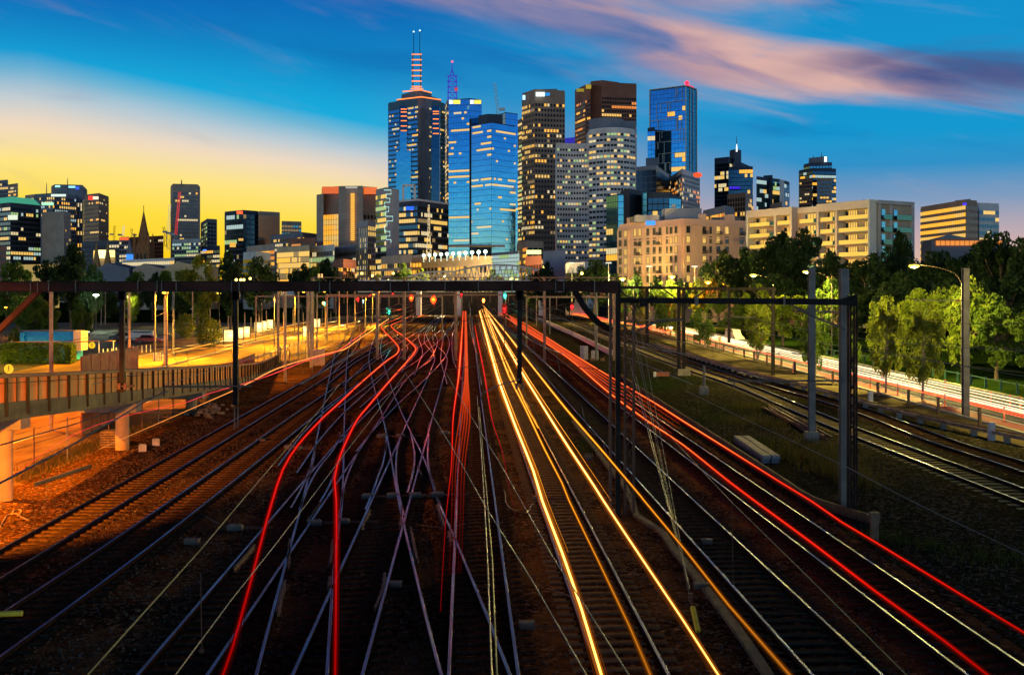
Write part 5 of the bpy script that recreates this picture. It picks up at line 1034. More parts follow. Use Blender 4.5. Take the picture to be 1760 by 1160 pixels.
street_lamp('lit yellow street lamp whose arm ends behind the footed steel pole', 1386, 467, 160, 1, E_yel, CY, 34000, arm=3.5)
street_lamp('lit yellow street lamp over the dark portal beam', 1295, 473, 200, 1, E_yel, CY, 30000, arm=3.4, hs=1.2)
street_lamp('lit yellow street lamp before the middle of the hotel', 1155, 475.5, 285, 1, E_yel, CY, 36000, arm=3, hs=1.6)
street_lamp('lit yellow street lamp at the hotel end, first beyond the main column', 1070, 479, 318, 1, E_yel, CY, 36000, arm=3, hs=1.7)
street_lamp('orange lamp glowing among the leaves beside the hotel', 1217, 485, 282, 1, E_sod, (1,.20,.01), 22000, arm=2.2, hs=1.5)
street_lamp('added street lamp out of view past the gravel yard, lighting its gravel', 1790, 430, 70, 1, E_yel, CY, 6000, arm=4.6)  # unseen lamp added to light the gravel yard
ga = 'unlit white area lights behind the far trees'
for px, y, Y_, lb in ((1046,452,320,'tall unlit white light pole against the hotel edge'),(1116,458,318,'unlit white light pole before the hotel wall'),(1194,458,300,'unlit white light pole near the hotel corner'),(983,452,340,'white light pole in front of the dark trees under the curved office')):
    root = thing('area_light_pole', Wp(px, HY, Y_), lb, 'light pole', ga); root.location.z = 0; p = Wp(px, y, Y_)
    MB().tube([(p.x, Y_, 0), (p.x, Y_, p.z)], .1, 6).build('pole', M_white, root); b = MB(); b.box((p.x, Y_, p.z), (1.6, .3, .3)); b.build('lamp_bar', em('pale_lamp', (1,.95,.8), 1.0), root)
gl = 'sodium street lamps along the service road'
street_lamp('orange sodium lamp glowing on top of an orange pole in the car park', 284, 503, 145, 0, E_sod, CS, 9000, group=gl, arm=0, hs=.8)
SL = [(-19.5,31,6.4,33000,'sodium street lamp on the near side of the ramp, lighting its orange panels'),(-33,52,9,26000,'sodium street lamp over the viaduct end of the service road'),(-40,84,9,15000,'sodium street lamp behind the viaduct parapet'),(-35,118,9,13000,'sodium street lamp by the first shelter bend'),(-46,150,9,15000,'sodium street lamp at the bend of the service road'),(-38,186,8.5,15000,'sodium street lamp opposite the lit shelters'),(-42,225,8.5,16000,'sodium street lamp past the lit shelters'),(-46,275,8.5,16000,'sodium street lamp at the far end of the shelters'),(-36,300,8.5,14000,'sodium street lamp at the yard throat'),(-74,128,9,26000,'sodium street lamp near the kiosk and hedge'),(-30,238,8,9000,'sodium street lamp beside the far curving track')]
for x, Y_, z_, P_, lb in SL:
    root = thing('street_lamp', (x, Y_, 0), lb, 'street lamp', gl); MB().tube([(x, Y_, 0), (x, Y_, z_)], [.12,.08], 8).build('pole', M_steel, root)
    b = MB(); b.tube(smooth_path([(x, Y_, z_-.1), (x+.6, Y_, z_+.25), (x+1.5, Y_, z_+.3)], .4), .045, 5); b.build('arm', M_steel, root)
    b = MB(); b.box((x+1.7, Y_, z_+.36), (.8,.3,.12)); hd = b.build('lamp_head', M_steel, root); b = MB(); b.sphere((x+1.7, Y_, z_+.26), .22, 8, 6, sc=(1.3,.8,.45)); b.build('lamp_lens', E_sod, hd)
    near_ = Y_ < 60 and x > -30
    plight(root, (x+1.7, Y_, z_-.1), P_*(2.0 if Y_ < 130 else 3.4), ((1,.62,.03) if x < -60 else CS) if Y_ < 140 else (1,.50,.02), .2, 56 if near_ else 160, (-21.6, 54, 0.2) if near_ else None)
street_lamp('greenish white lamp on a slim pole in front of the dark trees', 165, 507, 260, 0, E_wht, CW, 9000, group=gl, arm=0, hs=1.3)
street_lamp('small yellow lamp low beside the orange pole', 219, 510, 300, 0, E_yel, CY, 15000, group=gl, arm=0, hs=1.0)
street_lamp('yellow lamp glowing above the car park beyond the hanging post', 377, 504, 280, 0, E_yel, CY, 18000, group=gl, arm=0, hs=1.3)
street_lamp('dim orange lamp at the edge beside the green tree', 10, 528, 230, 0, E_sod, CS, 3000, group=gl, arm=0, hs=.6)
root = thing('added_floodlight', Wp(765, 476, 440), 'added floodlight washing the classical building front from the truss bridge', 'floodlight'); p = Vector(root.location)  # lamp added to brighten the classical building front
MB().sphere(p, .5, 8, 6).build('lens', em('small_yellow', (1,.9,.4), 8), root); plight(root, p-Vector((0,-8,-3)), 160000, (1,.72,.28))
FL = ['first of three lamps in a tight row by the orange tinted tree', 'middle lamp of the tight row by the orange tinted tree', 'last lamp of the tight row by the orange tinted tree', 'small lamp just after the tight row of three', 'small lamp low between the thick poles', 'small lamp below the red and white terrace', 'small lamp beside the terrace lamps', 'small lamp above the gantry end', 'small lamp above the gantry before the neon tower', 'small lamp under the cream warehouse', 'small lamp at the foot of the slim fin tower', 'small lamp before the cream warehouse trees', 'small high lamp beside the neon tower foot', 'small lamp low at the start of the truss bridge', 'small lamp under the smaller truss hump', 'second small lamp under the smaller truss hump', 'small lamp below the arched truss end', 'small lamp beside the brick building', 'small lamp in front of the white two storey office', 'warm lamp over the classical building cornice', 'first of three lamps on the bridge deck', 'middle of three lamps on the bridge deck', 'last of three lamps on the bridge deck', 'small lamp over the distant black portal', 'small lamp at the road bend by the hotel', 'lone small lamp in the dark park trees']
for i, (px, y, Y_) in enumerate([(406,481,240),(414,481,240),(419,481,241),(430,479,250),(556,521,230),(609,483,430),(592,482,420),(574,478,400),(634,485,430),(660,489,435),(640,474,430),(676,470,438),(622,470,435),(690,486,430),(714,488,430),(728,486,432),(880,478,430),(935,459,425),(1000,470,335),(790,440,470),(878,480,428),(888,481,428),(897,481,428),(1165,495,270),(1060,489,330),(1534,347+126,230)]):
    o = MB().sphere(Wp(px, y, Y_), .28 if Y_ < 300 else .42, 8, 6).build('small_lamp', em('tiny_lamp', (1,.68,.12), 7))
    o['label'] = FL[i]; o['category'] = 'lamp'; o['group'] = 'far small yellow lamps'
for px, y, Y_, P_, c_ in ((668,482,436,45000,(1,.8,.1)),(600,484,425,25000,(1,.7,.2)),(905,474,436,45000,(1,.75,.15))):  # warm lamps added to brighten the low city buildings
    root = thing('added_floodlight', Wp(px, y, Y_), {668:'added yellow floodlight by the neon lit tower foot',600:'added yellow floodlight below the terrace of red brick',905:'added yellow floodlight beneath the brick building'}[px], 'floodlight', 'added floodlights behind the yard'); p = Vector(root.location)
    MB().sphere(p, .4, 8, 6).build('lens', em('small_yellow', (1,.9,.4), 8), root); plight(root, p, P_, c_, .4)
# ------------------------------------------------------------------ signals
def signal(label, px, py, Y, E, col=None, P_=0, r=.2, below=True):
    p = Wp(px, py, Y); root = thing('railway_signal', (p.x, Y, 0), label, 'railway signal', 'railway signals')
    MB().tube([(p.x, Y+.25, 0), (p.x, Y+.25, p.z+.9)], .07, 6).build('post', M_dark, root)
    b = MB(); b.box((p.x, Y+.1, p.z), (.62,.16,1.3)); b.box((p.x, Y-.08, p.z+.28), (.36,.3,.04)); hd = b.build('signal_head', M_dark, root)
    b = MB(); b.sphere((p.x, Y-.02, p.z), r*.72, 10, 6, sc=(1,.6,1)); b.sphere((p.x, Y-.02, p.z-.42), r*.4, 8, 5, sc=(1,.4,1)); b.build('signal_lens', [E], hd)
    if P_: plight(root, (p.x, Y-.8, p.z), P_*4, col, .2)
    return root
signal('blazing red signal, the smaller of the two brightest', 707, 512, 240, E_red, (1,.03,.0), 2200, .6)
signal('largest blazing red signal above the yard throat', 745, 515, 200, E_red, (1,.03,.0), 3000, .68)
signal('small orange red signal at the top of the gold trails', 831, 516, 300, em('orange_signal', (1,.22,.02), 25), (1,.2,.02), 900, .45)
signal('green signal beside the main hanging post', 868, 508, 230, E_grn, (.05,1,.6), 500, .4)
signal('small red signal on the pale mast over the wiggling tracks', 793, 506, 230, em('dim_red', (1,.015,.02), 2.2), None, 0, .3)
signal('small green signal low over the far curving tracks', 669, 535, 200, E_grn, (.05,1,.5), 120, .22)
signal('tiny green signal beyond the paired left posts'.replace('left ',''), 558, 521, 230, E_grn, None, 0, .3)
signal('twin lens red signal standing beside the red trails', 867, 531, 150, em('dim_red', (1,.015,.02), 2.2), (1,.02,.01), 200, .22)
signal('bluish white shunting signal between the far posts', 624, 517, 260, em('bluewhite', (.5,.85,1), 2.5), None, 0, .35)
signal('red signal beside the bluish shunting signal', 615, 514, 270, em('dim_red', (1,.015,.02), 2.2), (1,.02,.01), 600, .38)
signal('faint red signal high near the throat posts', 637, 507, 290, em('dim_red', (1,.015,.02), 2.2), None, 0, .35)
signal('faint red signal beside the smaller blazing red signal', 675, 505, 290, em('dim_red', (1,.015,.02), 2.2), None, 0, .3)
signal('dull red signal by the distant road bend', 983, 527, 230, em('dim_red', (1,.015,.02), 2.2), (1,.02,.01), 200, .5)
# ------------------------------------------------------------------ overhead line structures
def post(label, px, ytop, ybase, r, m, name='overhead_line_pole', cat='pole', group='poles around the yard', n=8, arms=(), foot=False, hsec=False, z0=0):
    g = G(px, ybase); Yq = g.y; top = Wp(px, ytop, Yq).z; root = thing(name, (g.x, Yq, 0), label, cat, group)
    b = MB()
    if hsec: b.box((g.x, Yq-r*.9, top/2), (r*2, r*.25, top)); b.box((g.x, Yq+r*.9, top/2), (r*2, r*.25, top)); b.box((g.x, Yq, top/2), (r*.3, r*1.7, top))
    else: b.tube([(g.x, Yq, 0), (g.x, Yq, top)], [r, r*.85], n)
    b.build('mast', m, root)
    if foot:
        b = MB(); b.prism([(g.x-.38, Yq-.38), (g.x+.38, Yq-.38), (g.x+.38, Yq+.38), (g.x-.38, Yq+.38)], 0, .7, scale=.93); b.build('concrete_footing', M_conc, root)
    for (dx_, dz_, L_) in arms:                     # dx_ metres sideways, at height dz_
        b = MB(); b.tube([(g.x, Yq, dz_), (g.x+dx_, Yq-.1, dz_+L_)], .035, 5)
        b.build('cantilever_arm', M_steel, root); b = MB(); 
        for k in range(3): b.tube([(g.x+dx_*.12+k*.07*(1 if dx_ > 0 else -1), Yq-.02, dz_+L_*.12), (g.x+dx_*.12+(k*.07+.03)*(1 if dx_ > 0 else -1), Yq-.02, dz_+L_*.12)], .085, 7)
        b.build('insulator', M_porc, root)
    return root
YP = 46.0; M_boom = mat('boom_paint', (.05,.013,.008), .6, 0.0, .5, .8, spec=.2)
root = thing('overhead_line_portal', Wp(1056, 700, YP), 'long dark steel portal beam spanning the whole yard with hanging posts', 'portal'); root.location.z = 0
def bx4(b, pa, pb, h0, h1, d):                       # tapering horizontal member
    vs = []
    for p, h in ((pa, h0), (pb, h1)):
        for y_ in (-d/2, d/2):
            for z_ in (-h/2, h/2): vs.append((p.x, p.y+y_, p.z+z_))
    b.add(vs, [(0,1,3,2),(4,6,7,5),(0,4,5,1),(2,3,7,6),(1,5,7,3),(0,2,6,4)])
b = MB(); bx4(b, Wp(-90, 493, YP), Wp(960, 491.5, YP), .34, .34, .30); bx4(b, Wp(960, 491.5, YP), Wp(1062, 494, YP), .34, .52, .30)
for zz3 in (.17, -.17): pass
b.build('boom', M_boom, root)
b = MB(); bx4(b, Wp(-90, 484.6, YP-.02), Wp(985, 483.9, YP-.02), .035, .035, .42); bx4(b, Wp(-90, 501, YP-.02), Wp(985, 499.6, YP-.02), .035, .035, .42); b.build('boom_flange', M_dark, root)
for x in (53, 65, 84, 130, 237, 270, 278, 303, 398, 411, 549, 567, 671, 702, 765, 822, 880, 955, 969, 1022):
    p = Wp(x, 492.5, YP-.2); MB().box(p, (.035, .06, .47)).build('clamp_plate', M_steel, root)
b = MB(); b.bar(Wp(70, 497, YP), Wp(-45, 610, YP), .26, .2); b.build('knee_brace', M_boom, root)
b = MB(); b.tube(smooth_path([Wp(987, 498, YP), Wp(1006, 530, YP), Wp(1030, 556, YP), Wp(1052, 568, YP)], .2), .14, 6); b.build('knee_brace', M_dark, root)
for x in (1049, 1062):
    MB().box((Wp(x, 0, YP).x, YP, 4.7), (.10 if x == 1049 else .19, .26, 9.3)).build('column', M_dark if x == 1062 else mat('brown_column', (.09,.045,.03), .7), root)
MB().box((Wp(-62, 0, YP).x, YP, 4.7), (.3, .3, 9.3)).build('column', M_dark, root)
b = MB(); b.tube(smooth_path([Wp(1062, 486, YP), Wp(1072, 505, YP), Wp(1090, 513, YP), Wp(1118, 512, YP)], .1), .035, 6); b.build('cable', M_cable, root)
for x, y0, y1 in ((210, 500, 674), (405, 500, 696), (893, 500, 659)):
    a = Wp(x, y0, YP); c = Wp(x, y1, YP); h_ = MB(); h_.box((a.x, YP, (a.z+c.z)/2), (.19, .16, a.z-c.z)); h_.prism([(a.x-.17, YP-.08), (a.x+.17, YP-.08), (a.x+.17, YP+.08), (a.x-.17, YP+.08)], a.z-.35, a.z+.02); hp = h_.build('hanging_post', M_dark, root)
    b = MB(); s_ = -1 if x < 800 else 1
    if x == 405: b.tube([Wp(283, 664, YP-.3), Wp(330, 664.5, YP-.3), Wp(432, 663.5, YP-.2)], .04, 6); b.tube([Wp(403, 700, YP), Wp(403, 738, YP)], .03, 5); b.tube([Wp(409, 700, YP), Wp(409, 735, YP)], .03, 5)
    elif x == 210: b.tube([Wp(198, 664, YP-.2), Wp(232, 663, YP-.2)], .035, 5)
    else: b.tube([Wp(893, 652, YP-.2), Wp(852, 664, YP-.3), Wp(828, 676, YP-.3), Wp(826, 690, YP-.3)], .025, 5)
    b.build('registration_arm', M_steel, root)
    b = MB()
    for dx_ in ((-8, 6) if x == 405 else (-5, 5)):
        for k in range(4): b.sphere(Wp(x+dx_, 660+k*2.6, YP-.25), .06, 7, 5, sc=(1.2,1.2,.6))
    b.build('insulator', M_porc, root)
# second portal towards the gravel yard
YR = 46.6; root = thing('overhead_line_portal', Wp(1270, 700, YR), 'shorter black portal from the stayed lattice mast to the lattice mast in the gravel', 'portal'); root.location.z = 0
b = MB(); bx4(b, Wp(1066, 516, YR), Wp(1445, 519, YR), .22, .24, .25); bx4(b, Wp(1445, 519, YR), Wp(1472, 516, YR), .24, .5, .25); b.build('boom', M_dark, root)
MB().box(Wp(1105, 520, YR-.15), (.3, .3, .3)).build('boom_joint', M_dark, root)
for (xa, xb, ytp, d_) in ((1075, 1090, 513, 0), (1461.5, 1472, 508, 0)):
    b = MB(); 
    for x in (xa, xb):
        p = Wp(x, ytp, YR); b.box((p.x, YR, p.z/2), (.07, .09, p.z)); b.box((p.x, YR+.35, p.z/2), (.07, .09, p.z))
    zt = Wp(xa, ytp, YR).z; X0, X1 = Wp(xa, 0, YR).x, Wp(xb, 0, YR).x
    n = 16
    for k in range(n):
        z_ = zt*k/n; z2 = zt*(k+1)/n; u, v = (X0, X1) if k % 2 else (X1, X0); b.bar((u, YR, z_), (v, YR, z2), .035); b.bar((u, YR+.35, z2), (v, YR+.35, z_), .03)
    b.build('lattice_column', M_dark if xa > 1200 else mat('brown_column', (.16,.085,.06), .6), root)
b = MB(); b.tube([Wp(1095, 570, YR), Wp(1130, 552, YR), Wp(1174, 549, YR)], .045, 5); b.tube([Wp(1060, 562, YR), Wp(1175, 549, YR)], .02, 4); b.build('registration_arm', M_steel, root)
b = MB(); b.tube([Wp(1358, 523, YR), Wp(1400, 545, YR), Wp(1452, 566, YR)], .05, 5); b.tube([Wp(1250, 655, YR), Wp(1452, 654, YR)], .04, 5); b.tube([Wp(1262, 655, YR), Wp(1262, 664, YR)], .03, 5); b.build('registration_arm', M_steel, root)
b = MB(); b.box(Wp(1197, 518, YR-.2), (.14, .12, .3)); b.box(Wp(1348, 518, YR-.2), (.06, .1, .34)); b.build('clamp_plate', M_steel, root)
for (x, y) in ((1018,505),(1037,505),(1018,620),(1037,620)): pass
# portal farther away
YF = 124.; root = thing('overhead_line_portal', Wp(1250, 640, YF), 'distant thin black portal in front of the road trees', 'portal'); root.location.z = 0
b = MB(); bx4(b, Wp(1056, 494, YF), Wp(1168, 495, YF), .28, .28, .25); bx4(b, Wp(1168, 496, YF), Wp(1333, 497, YF), .3, .3, .25)
b.build('boom', M_dark, root)
for x, yb in ((1112, 640), (1166.5, 640), (1175, 641), (1253, 640), (1328.5, 641)):
    z_b = 0 if x not in (1112, 1253) else 3.5; p = Wp(x, 494, YF); MB().box((p.x, YF, (p.z+z_b)/2), (.36 if x != 1253 else .28, .3, p.z-z_b)).build('column', M_dark, root)
for (q0, q1) in (((1142,498),(1165,516)), ((1175,532),(1192,516)), ((1188,516),(1216,497)), ((1292,498),(1326,530)), ((1310,490),(1328,508))): b = MB(); b.bar(Wp(*q0, YF), Wp(*q1, YF), .14); b.build('brace', M_dark, root)
b = MB(); b.prism([(Wp(1175,0,YF).x-.7, YF-.5), (Wp(1175,0,YF).x+.7, YF-.5), (Wp(1175,0,YF).x+.7, YF+.5), (Wp(1175,0,YF).x-.7, YF+.5)], 0, .7, scale=.9); b.build('concrete_footing', M_conc, root)
b = MB(); b.tube([Wp(1168, 549, YF-2), Wp(1060, 552, YF-2)], .06, 4); b.tube([Wp(1210, 544, YF), Wp(1300, 545, YF)], .05, 4); b.build('registration_arm', M_steel, root)
# truss signal gantry far back
YG = 150.; root = thing('truss_signal_gantry', Wp(800, 640, YG), 'long slim truss gantry lit orange, just above the dark portal beam', 'gantry'); root.location.z = 0
M_gan = mat('gantry_paint', (.26,.16,.10), .6, .2, .3); b = MB(); zt, zb_ = Wp(0, 477, YG).z, Wp(0, 487, YG).z; Xa, Xb = Wp(536, 0, YG).x, Wp(1060, 0, YG).x
for z_ in (zt, zb_):
    for d_ in (0, .8): b.bar((Xa, YG+d_, z_), (Xb, YG+d_, z_), .10)
n = 34
for i in range(n):
    x0 = Xa+(Xb-Xa)*i/n; x1 = Xa+(Xb-Xa)*(i+1)/n; b.bar((x0, YG, zt if i % 2 else zb_), (x1, YG, zb_ if i % 2 else zt), .07); b.bar((x0, YG, zt), (x0, YG+.8, zt), .06)
b.build('truss_beam', M_gan, root)
for x in (536, 648, 694, 783, 936, 1056): MB().box((Wp(x, 0, YG).x, YG+.4, zt/2), (.34, .4, zt)).build('column', M_gan, root)
b = MB()
for x in (548, 553, 612): b.box(Wp(x, 474, YG), (.22, .2, .5))
b.build('gantry_lamp', em('gantry_lamp_glow', (1,.6,.2), .8), root)
M_opole = mat('weathered_pole', (.50,.34,.18), .7, var=.3)
post('round pole behind the viaduct, widest of those standing over the car park', 88, 498, 740, .15, M_opole)
post('pole standing between the hanging post and the parked cars, a small arm on it', 222, 503, 640, .17, M_opole, arms=[(.8,6,.1)])
post('orange lit pole that carries a lamp and a star shaped bracket', 284, 512, 625, .2, em('lamplit_pole', (1,.33,.03), .45, (.4,.2,.1)), arms=[(1.2,6.3,-.5),(-1.2,6.3,-.5)])  # lamplight on the pole is put in as emission
post('pale slim pole with small signs just past the orange lit pole', 298, 500, 612, .17, M_steel, arms=[(-1,3,.2)])
for i, (px, yt, yb, r_p) in enumerate([(174,484,560,.14),(181,484,560,.12),(160,482,562,.10),(341,498,568,.16),(350,498,570,.16),(331,500,575,.13),(361,500,565,.12),(450,520,560,.15),(478,498,625,.17),(490,498,656,.16),(513,500,625,.12),(529,498,618,.22),(535,498,632,.2),(545,505,600,.12),(562,505,585,.16),(583,500,575,.14),(597,495,570,.12),(610,500,560,.16),(652,500,546,.18),(693,498,545,.2),(780,497,535,.16),(787,506,539,.25),(793,508,535,.14),(869,510,560,.10),(922,507,560,.12),(935,512,560,.1),(945,512,575,.12),(1025,496,620,.16),(1022,512,600,.05)]):
    lb = ['far slim pole, tallest of the three over the car park trees','far slim pole next to the tallest car park one','far slim pole nearest the greenish lamp','pole lit orange beneath the round orange tree','second pole lit orange beneath the round orange tree','thin pole just before the pair under the orange tree','thin pole beside the yellow car park lamp','thin pole above the shelters','tall orange lit pole, first of the close pair past the shelters','tall orange lit pole, second of the close pair, base on the yard edge','slim dark pole after the close pair','thick pole beside the gantry end post','thick pole sharing its base with the gantry end post','thin pole just beyond the gantry end','thin pole near the bend of the yellow lit road','short pole where the far track curves','slim pole over the far curve','thick pole by the far curve','pole near the small green signal','pale pole beside the smaller blazing red signal','thin pole above the wide red band','pale thick mast at the yard throat','slender mast beside the pale throat mast','thin pole carrying wires beside the green signal','grey pole between the red trails and the far road','thin pole next to the grey one by the far road','small pole over the white cable trough','round grey pole with big brown insulators beside the main column','very thin cable post beside the insulator pole'][i]
    o = post(lb, px, yt, yb, r_p, M_opole if px < 760 and px > 320 else M_steel)
    if 'insulators' in lb: INS = o
for (x, y) in ((1018,505),(1035.5,505),(1018,619),(1035.5,619)):
    b = MB()
    for k in range(3): b.sphere(Wp(x+(k-1)*2.0, y, INS.location.y-.4), .30, 10, 6, sc=(.45,1,1))
    b.build('insulator', M_porc, INS)
post('tall grey steel pole on a pale concrete foot in the gravel yard', 1395, 460, 762, .18, M_steel, hsec=True, foot=True, arms=[(-1.2,5.2,.15)])
post('tallest pale steel pole standing against the lattice mast', 1450.5, 462, 872, .17, M_steel, hsec=True, arms=[(-2.2,8.1,.1)])
post('lone grey steel pole beside the road, right at the raised cable trough'.replace('right ',''), 1659.5, 461, 716, .21, M_steel, hsec=True, arms=[(-3.8,8.3,.05)])
post('short stubby steel post on a pale concrete foot', 1210, 628, 678, .12, M_steel, foot=True)
# wires
def wire(label, pts, r=.009, m=M_wire, world=None, group='overhead wires'):
    p = world or smooth_path([Wp(x, y, 0) if False else G(x, y, z_) for (x, y, z_) in pts], 3); o = MB().tube(p, r, 4).build('overhead_wire', m)
    return tagT(o, label, 'overhead wire', group)
WZ = 5.3
def wz(pts, z_=WZ): return [(x, y, z_) for x, y in pts]
M_wy = mat('yellow_brass_wire', (.22,.20,.03), .55, .2)
wire('yellow green contact wire running down past the outer red trail', wz([(150,1160),(346,943),(416,860),(531,726),(583,661)]), .012, M_wy)
wire('yellow green contact wire falling across the lower tracks beside the red trails', wz([(1559,1160),(1385,987),(1255,860),(1209,811),(1066,657)]), .010, M_wy)
wire('olive contact wire hanging straight down between the wide red band and the gold trails', wz([(856,1200),(846,960),(832,800),(824,700)]), .009, M_wy)
wire('brown messenger wire just beside the olive contact wire', wz([(847,1200),(838,960),(826,760),(820,680)], 5.9), .008)
wire('thin brown wire crossing the wide red band towards the lower edge', wz([(1008,1160),(917,1001),(872,930),(834,870),(787,786),(727,687),(698,643)]))
wire('thin wire crossing both the crimson and the first gold trail', wz([(1081,1160),(1003,1037),(950,957),(890,850),(860,797),(818,729),(766,640)]))
wire('thin wire sloping across the two red zigzag trails', wz([(301,1160),(398,1030),(465,946),(530,862),(601,768),(648,708),(698,640)]))
wire('thin grey wire sloping over the empty gravel yard', wz([(1900,1040),(1760,952),(1583,869),(1445,797),(1280,720),(1180,672)]))
wire('dark sagging cable crossing the verge in front of the orange road', [(0,830,4.6),(52,803,4.6),(100,778,4.6),(200,720,4.8),(240,696,4.9),(285,672,5.1)], .03, M_cable)
wire('dark cable passing above the fence towards the viaduct', [(0,765,4.8),(130,728,4.9),(290,672,5.2)], .02, M_cable)
for k_, (X0, sl, lb) in enumerate([(-16.2,-.03,'over the outermost track by the verge'),(-13.3,-.03,'over the track with orange glints'),(-7.8,-.0388,'over the track under the zigzag trails'),(-.65,-.038,'over the wide red band track'),(2.8,-.038,'over the gold lit track'),(7.7,-.0375,'over the empty dark track'),(11.25,-.035,'over the red trail track'),(22,-.0,'over the pale sleeper track')]):
    y_a = 46 if k_ not in (6,) else 46
    wire('contact wire '+lb, None, .016, M_wire, world=[Vector((X0+sl*(Y_-26.7)+.18*math.sin(Y_/29.), Y_, WZ)) for Y_ in range(y_a, 330, 12)])
    wire('messenger wire '+lb, None, .013, M_wire, world=[Vector((X0+sl*(Y_-26.7), Y_, 6.5-.5*math.sin(math.pi*((Y_-46) % 60)/60))) for Y_ in range(y_a, 330, 6)])
for k_, (X0, sl) in enumerate([(-16.2,-.03),(-13.3,-.03),(-7.8,-.0388),(-.65,-.038),(2.8,-.038),(7.7,-.0375),(11.25,-.035)]):
    b = MB()
    for Y_ in range(50, 200, 9):
        zm = 6.5-.5*math.sin(math.pi*((Y_-46) % 60)/60); b.tube([(X0+sl*(Y_-26.7)+.18*math.sin(Y_/29.), Y_, WZ), (X0+sl*(Y_-26.7), Y_, zm)], .010, 3)
    o = b.build('dropper_wire_set', M_wire); o['kind'] = 'stuff'; o['label'] = 'thin dropper wires joining the two wires over one track'; o['category'] = 'wires'
for i, (p0, p1) in enumerate([((430,652),(640,654)), ((560,664),(770,666)), ((660,640),(900,612)), ((690,560),(1000,516)), ((900,600),(1046,636)), ((1080,560),(1450,655)), ((0,600),(300,548)), ((0,588),(285,575)), ((1130,560),(1450,545)), ((1420,560),(1760,600)), ((1470,590),(1760,640)), ((1470,540),(1760,556))]):
    Ya = 60 if i < 5 else 75; a = Wp(*p0, Ya); c = Wp(*p1, Ya+4); pts_ = [a.lerp(c, t/8)-Vector((0,0,.25*math.sin(math.pi*t/8))) for t in range(9)]
    wire('thin cross span cable '+['low across the zigzag trail tracks','low above the scissors crossing','rising past the wide red band','high over the yard throat towards the far road','falling towards the main column','between the two lattice masts','over the kiosk roof','just above the parked cars','behind the shorter black portal beam','across the bright maple trunks','lowest across the park','upmost past the lone steel pole'][i], None, .018, M_cable if i > 4 else M_wire, world=pts_)
root = thing('stay_wires', (4.8, 29.5, 0), 'bundle of stay wires fanning down from the lattice mast to one anchor', 'stay wires')
for i, (xx, zz4) in enumerate(((4.55,8.6),(4.65,8.6),(4.95,8.5),(4.7,6.2),(4.95,5.6))):
    b = MB(); b.tube([(xx, 46.6, zz4), (4.79+.01*i, 31.6, .85+.02*i)], .012, 4); b.build('stay_wire', M_wire, root)
b = MB(); b.tube([(4.8, 31.6, .9), (4.8, 29.5, 0)], .018, 5); b.box((4.8, 31.3, .78), (.12,.1,.2)); b.build('anchor_rod', M_rust, root)
MB().tube([(4.8, 30.9, .6), (4.8, 30.05, .23)], .07, 8).build('yellow_sleeve', M_yel, root)
for (x, y0, y1, Y_, lb) in ((345,985,1118,14,'thin hanging dropper wire with a clip near the lower edge'),(1258,858,1002,21,'thin hanging dropper wire over the lower red trail tracks')):
    b = MB(); b.tube([Wp(x, y0, Y_), Wp(x+2, y1, Y_)], .006, 4); b.sphere(Wp(x+2, y1, Y_), .035, 6, 5); tagT(b.build('dropper_wire', M_rust), lb, 'wire')
b = MB(); b.tube([Wp(-20, 1055.5, 18), Wp(38, 1053.5, 18)], .045, 10); tagT(b.build('yellow_cable_guard', M_yel), 'short yellow tube guard poking in from the picture edge', 'cable guard')

# ------------------------------------------------------------------ viaduct ramp
VP_ = [(-20.2,26,5.4),(-20.7,40,4.85),(-20.9,48,4.4),(-21.3,66,3.4),(-22.6,86,2.3),(-24.5,106,1.2),(-26.6,124,.35),(-29.4,148,.0)]
vp = smooth_path([Vector(p) for p in VP_], 1.2); root = thing('ramp_viaduct', (vp[0].x, vp[0].y, 0), 'sloping concrete ramp on round piers with orange lit panelled parapets', 'viaduct')
def vsweep(prof, m, name):
    b = MB(); n = len(prof); vs = []
    for i, p in enumerate(vp):
        d = vp[min(i+1, len(vp)-1)]-vp[max(i-1, 0)]; d.z = 0; d.normalize(); l = Vector((-d.y, d.x, 0))
        for (a, z_) in prof: vs.append(p+l*a+Vector((0,0,z_)))
    fs = [(i*n+k, i*n+(k+1) % n, (i+1)*n+(k+1) % n, (i+1)*n+k) for i in range(len(vp)-1) for k in range(n)]+[tuple(range(n)), tuple(range((len(vp)-1)*n, len(vp)*n))[::-1]]
    b.add(vs, fs); return b.build(name, m, root)
M_gird = mat('blue_grey_girder', (.018,.022,.032), .5, .3, .3); M_panel = mat('parapet_panel', (.75,.24,.03), .55, var=.12, scale=.6)
vsweep([(-.05,-.75),(-.05,-.02),(.18,-.02),(.18,-.75)], M_gird, 'girder'); vsweep([(.2,-.25),(.2,0),(3.2,0),(3.2,-.25)], M_road, 'deck'); vsweep([(3.2,-.75),(3.2,.25),(3.4,.25),(3.4,-.75)], M_gird, 'girder')
vsweep([(-.10,1.02),(-.10,1.14),(.12,1.14),(.12,1.02)], mat('brown_handrail', (.10,.04,.03), .5, .2), 'top_rail'); vsweep([(-.03,.78),(-.03,.81),(.0,.81),(.0,.78)], M_dark, 'mid_rail'); vsweep([(.02,0.0),(.02,1.0),(.05,1.0),(.05,0.0)], M_panel, 'parapet_panel')
vsweep([(3.28,.25),(3.28,.95),(3.34,.95),(3.34,.25)], mat('far_parapet', (.25,.07,.035), .6), 'parapet_panel'); vsweep([(3.2,.95),(3.2,1.05),(3.4,1.05),(3.4,.95)], M_dark, 'top_rail')
acc = 0; k = 0
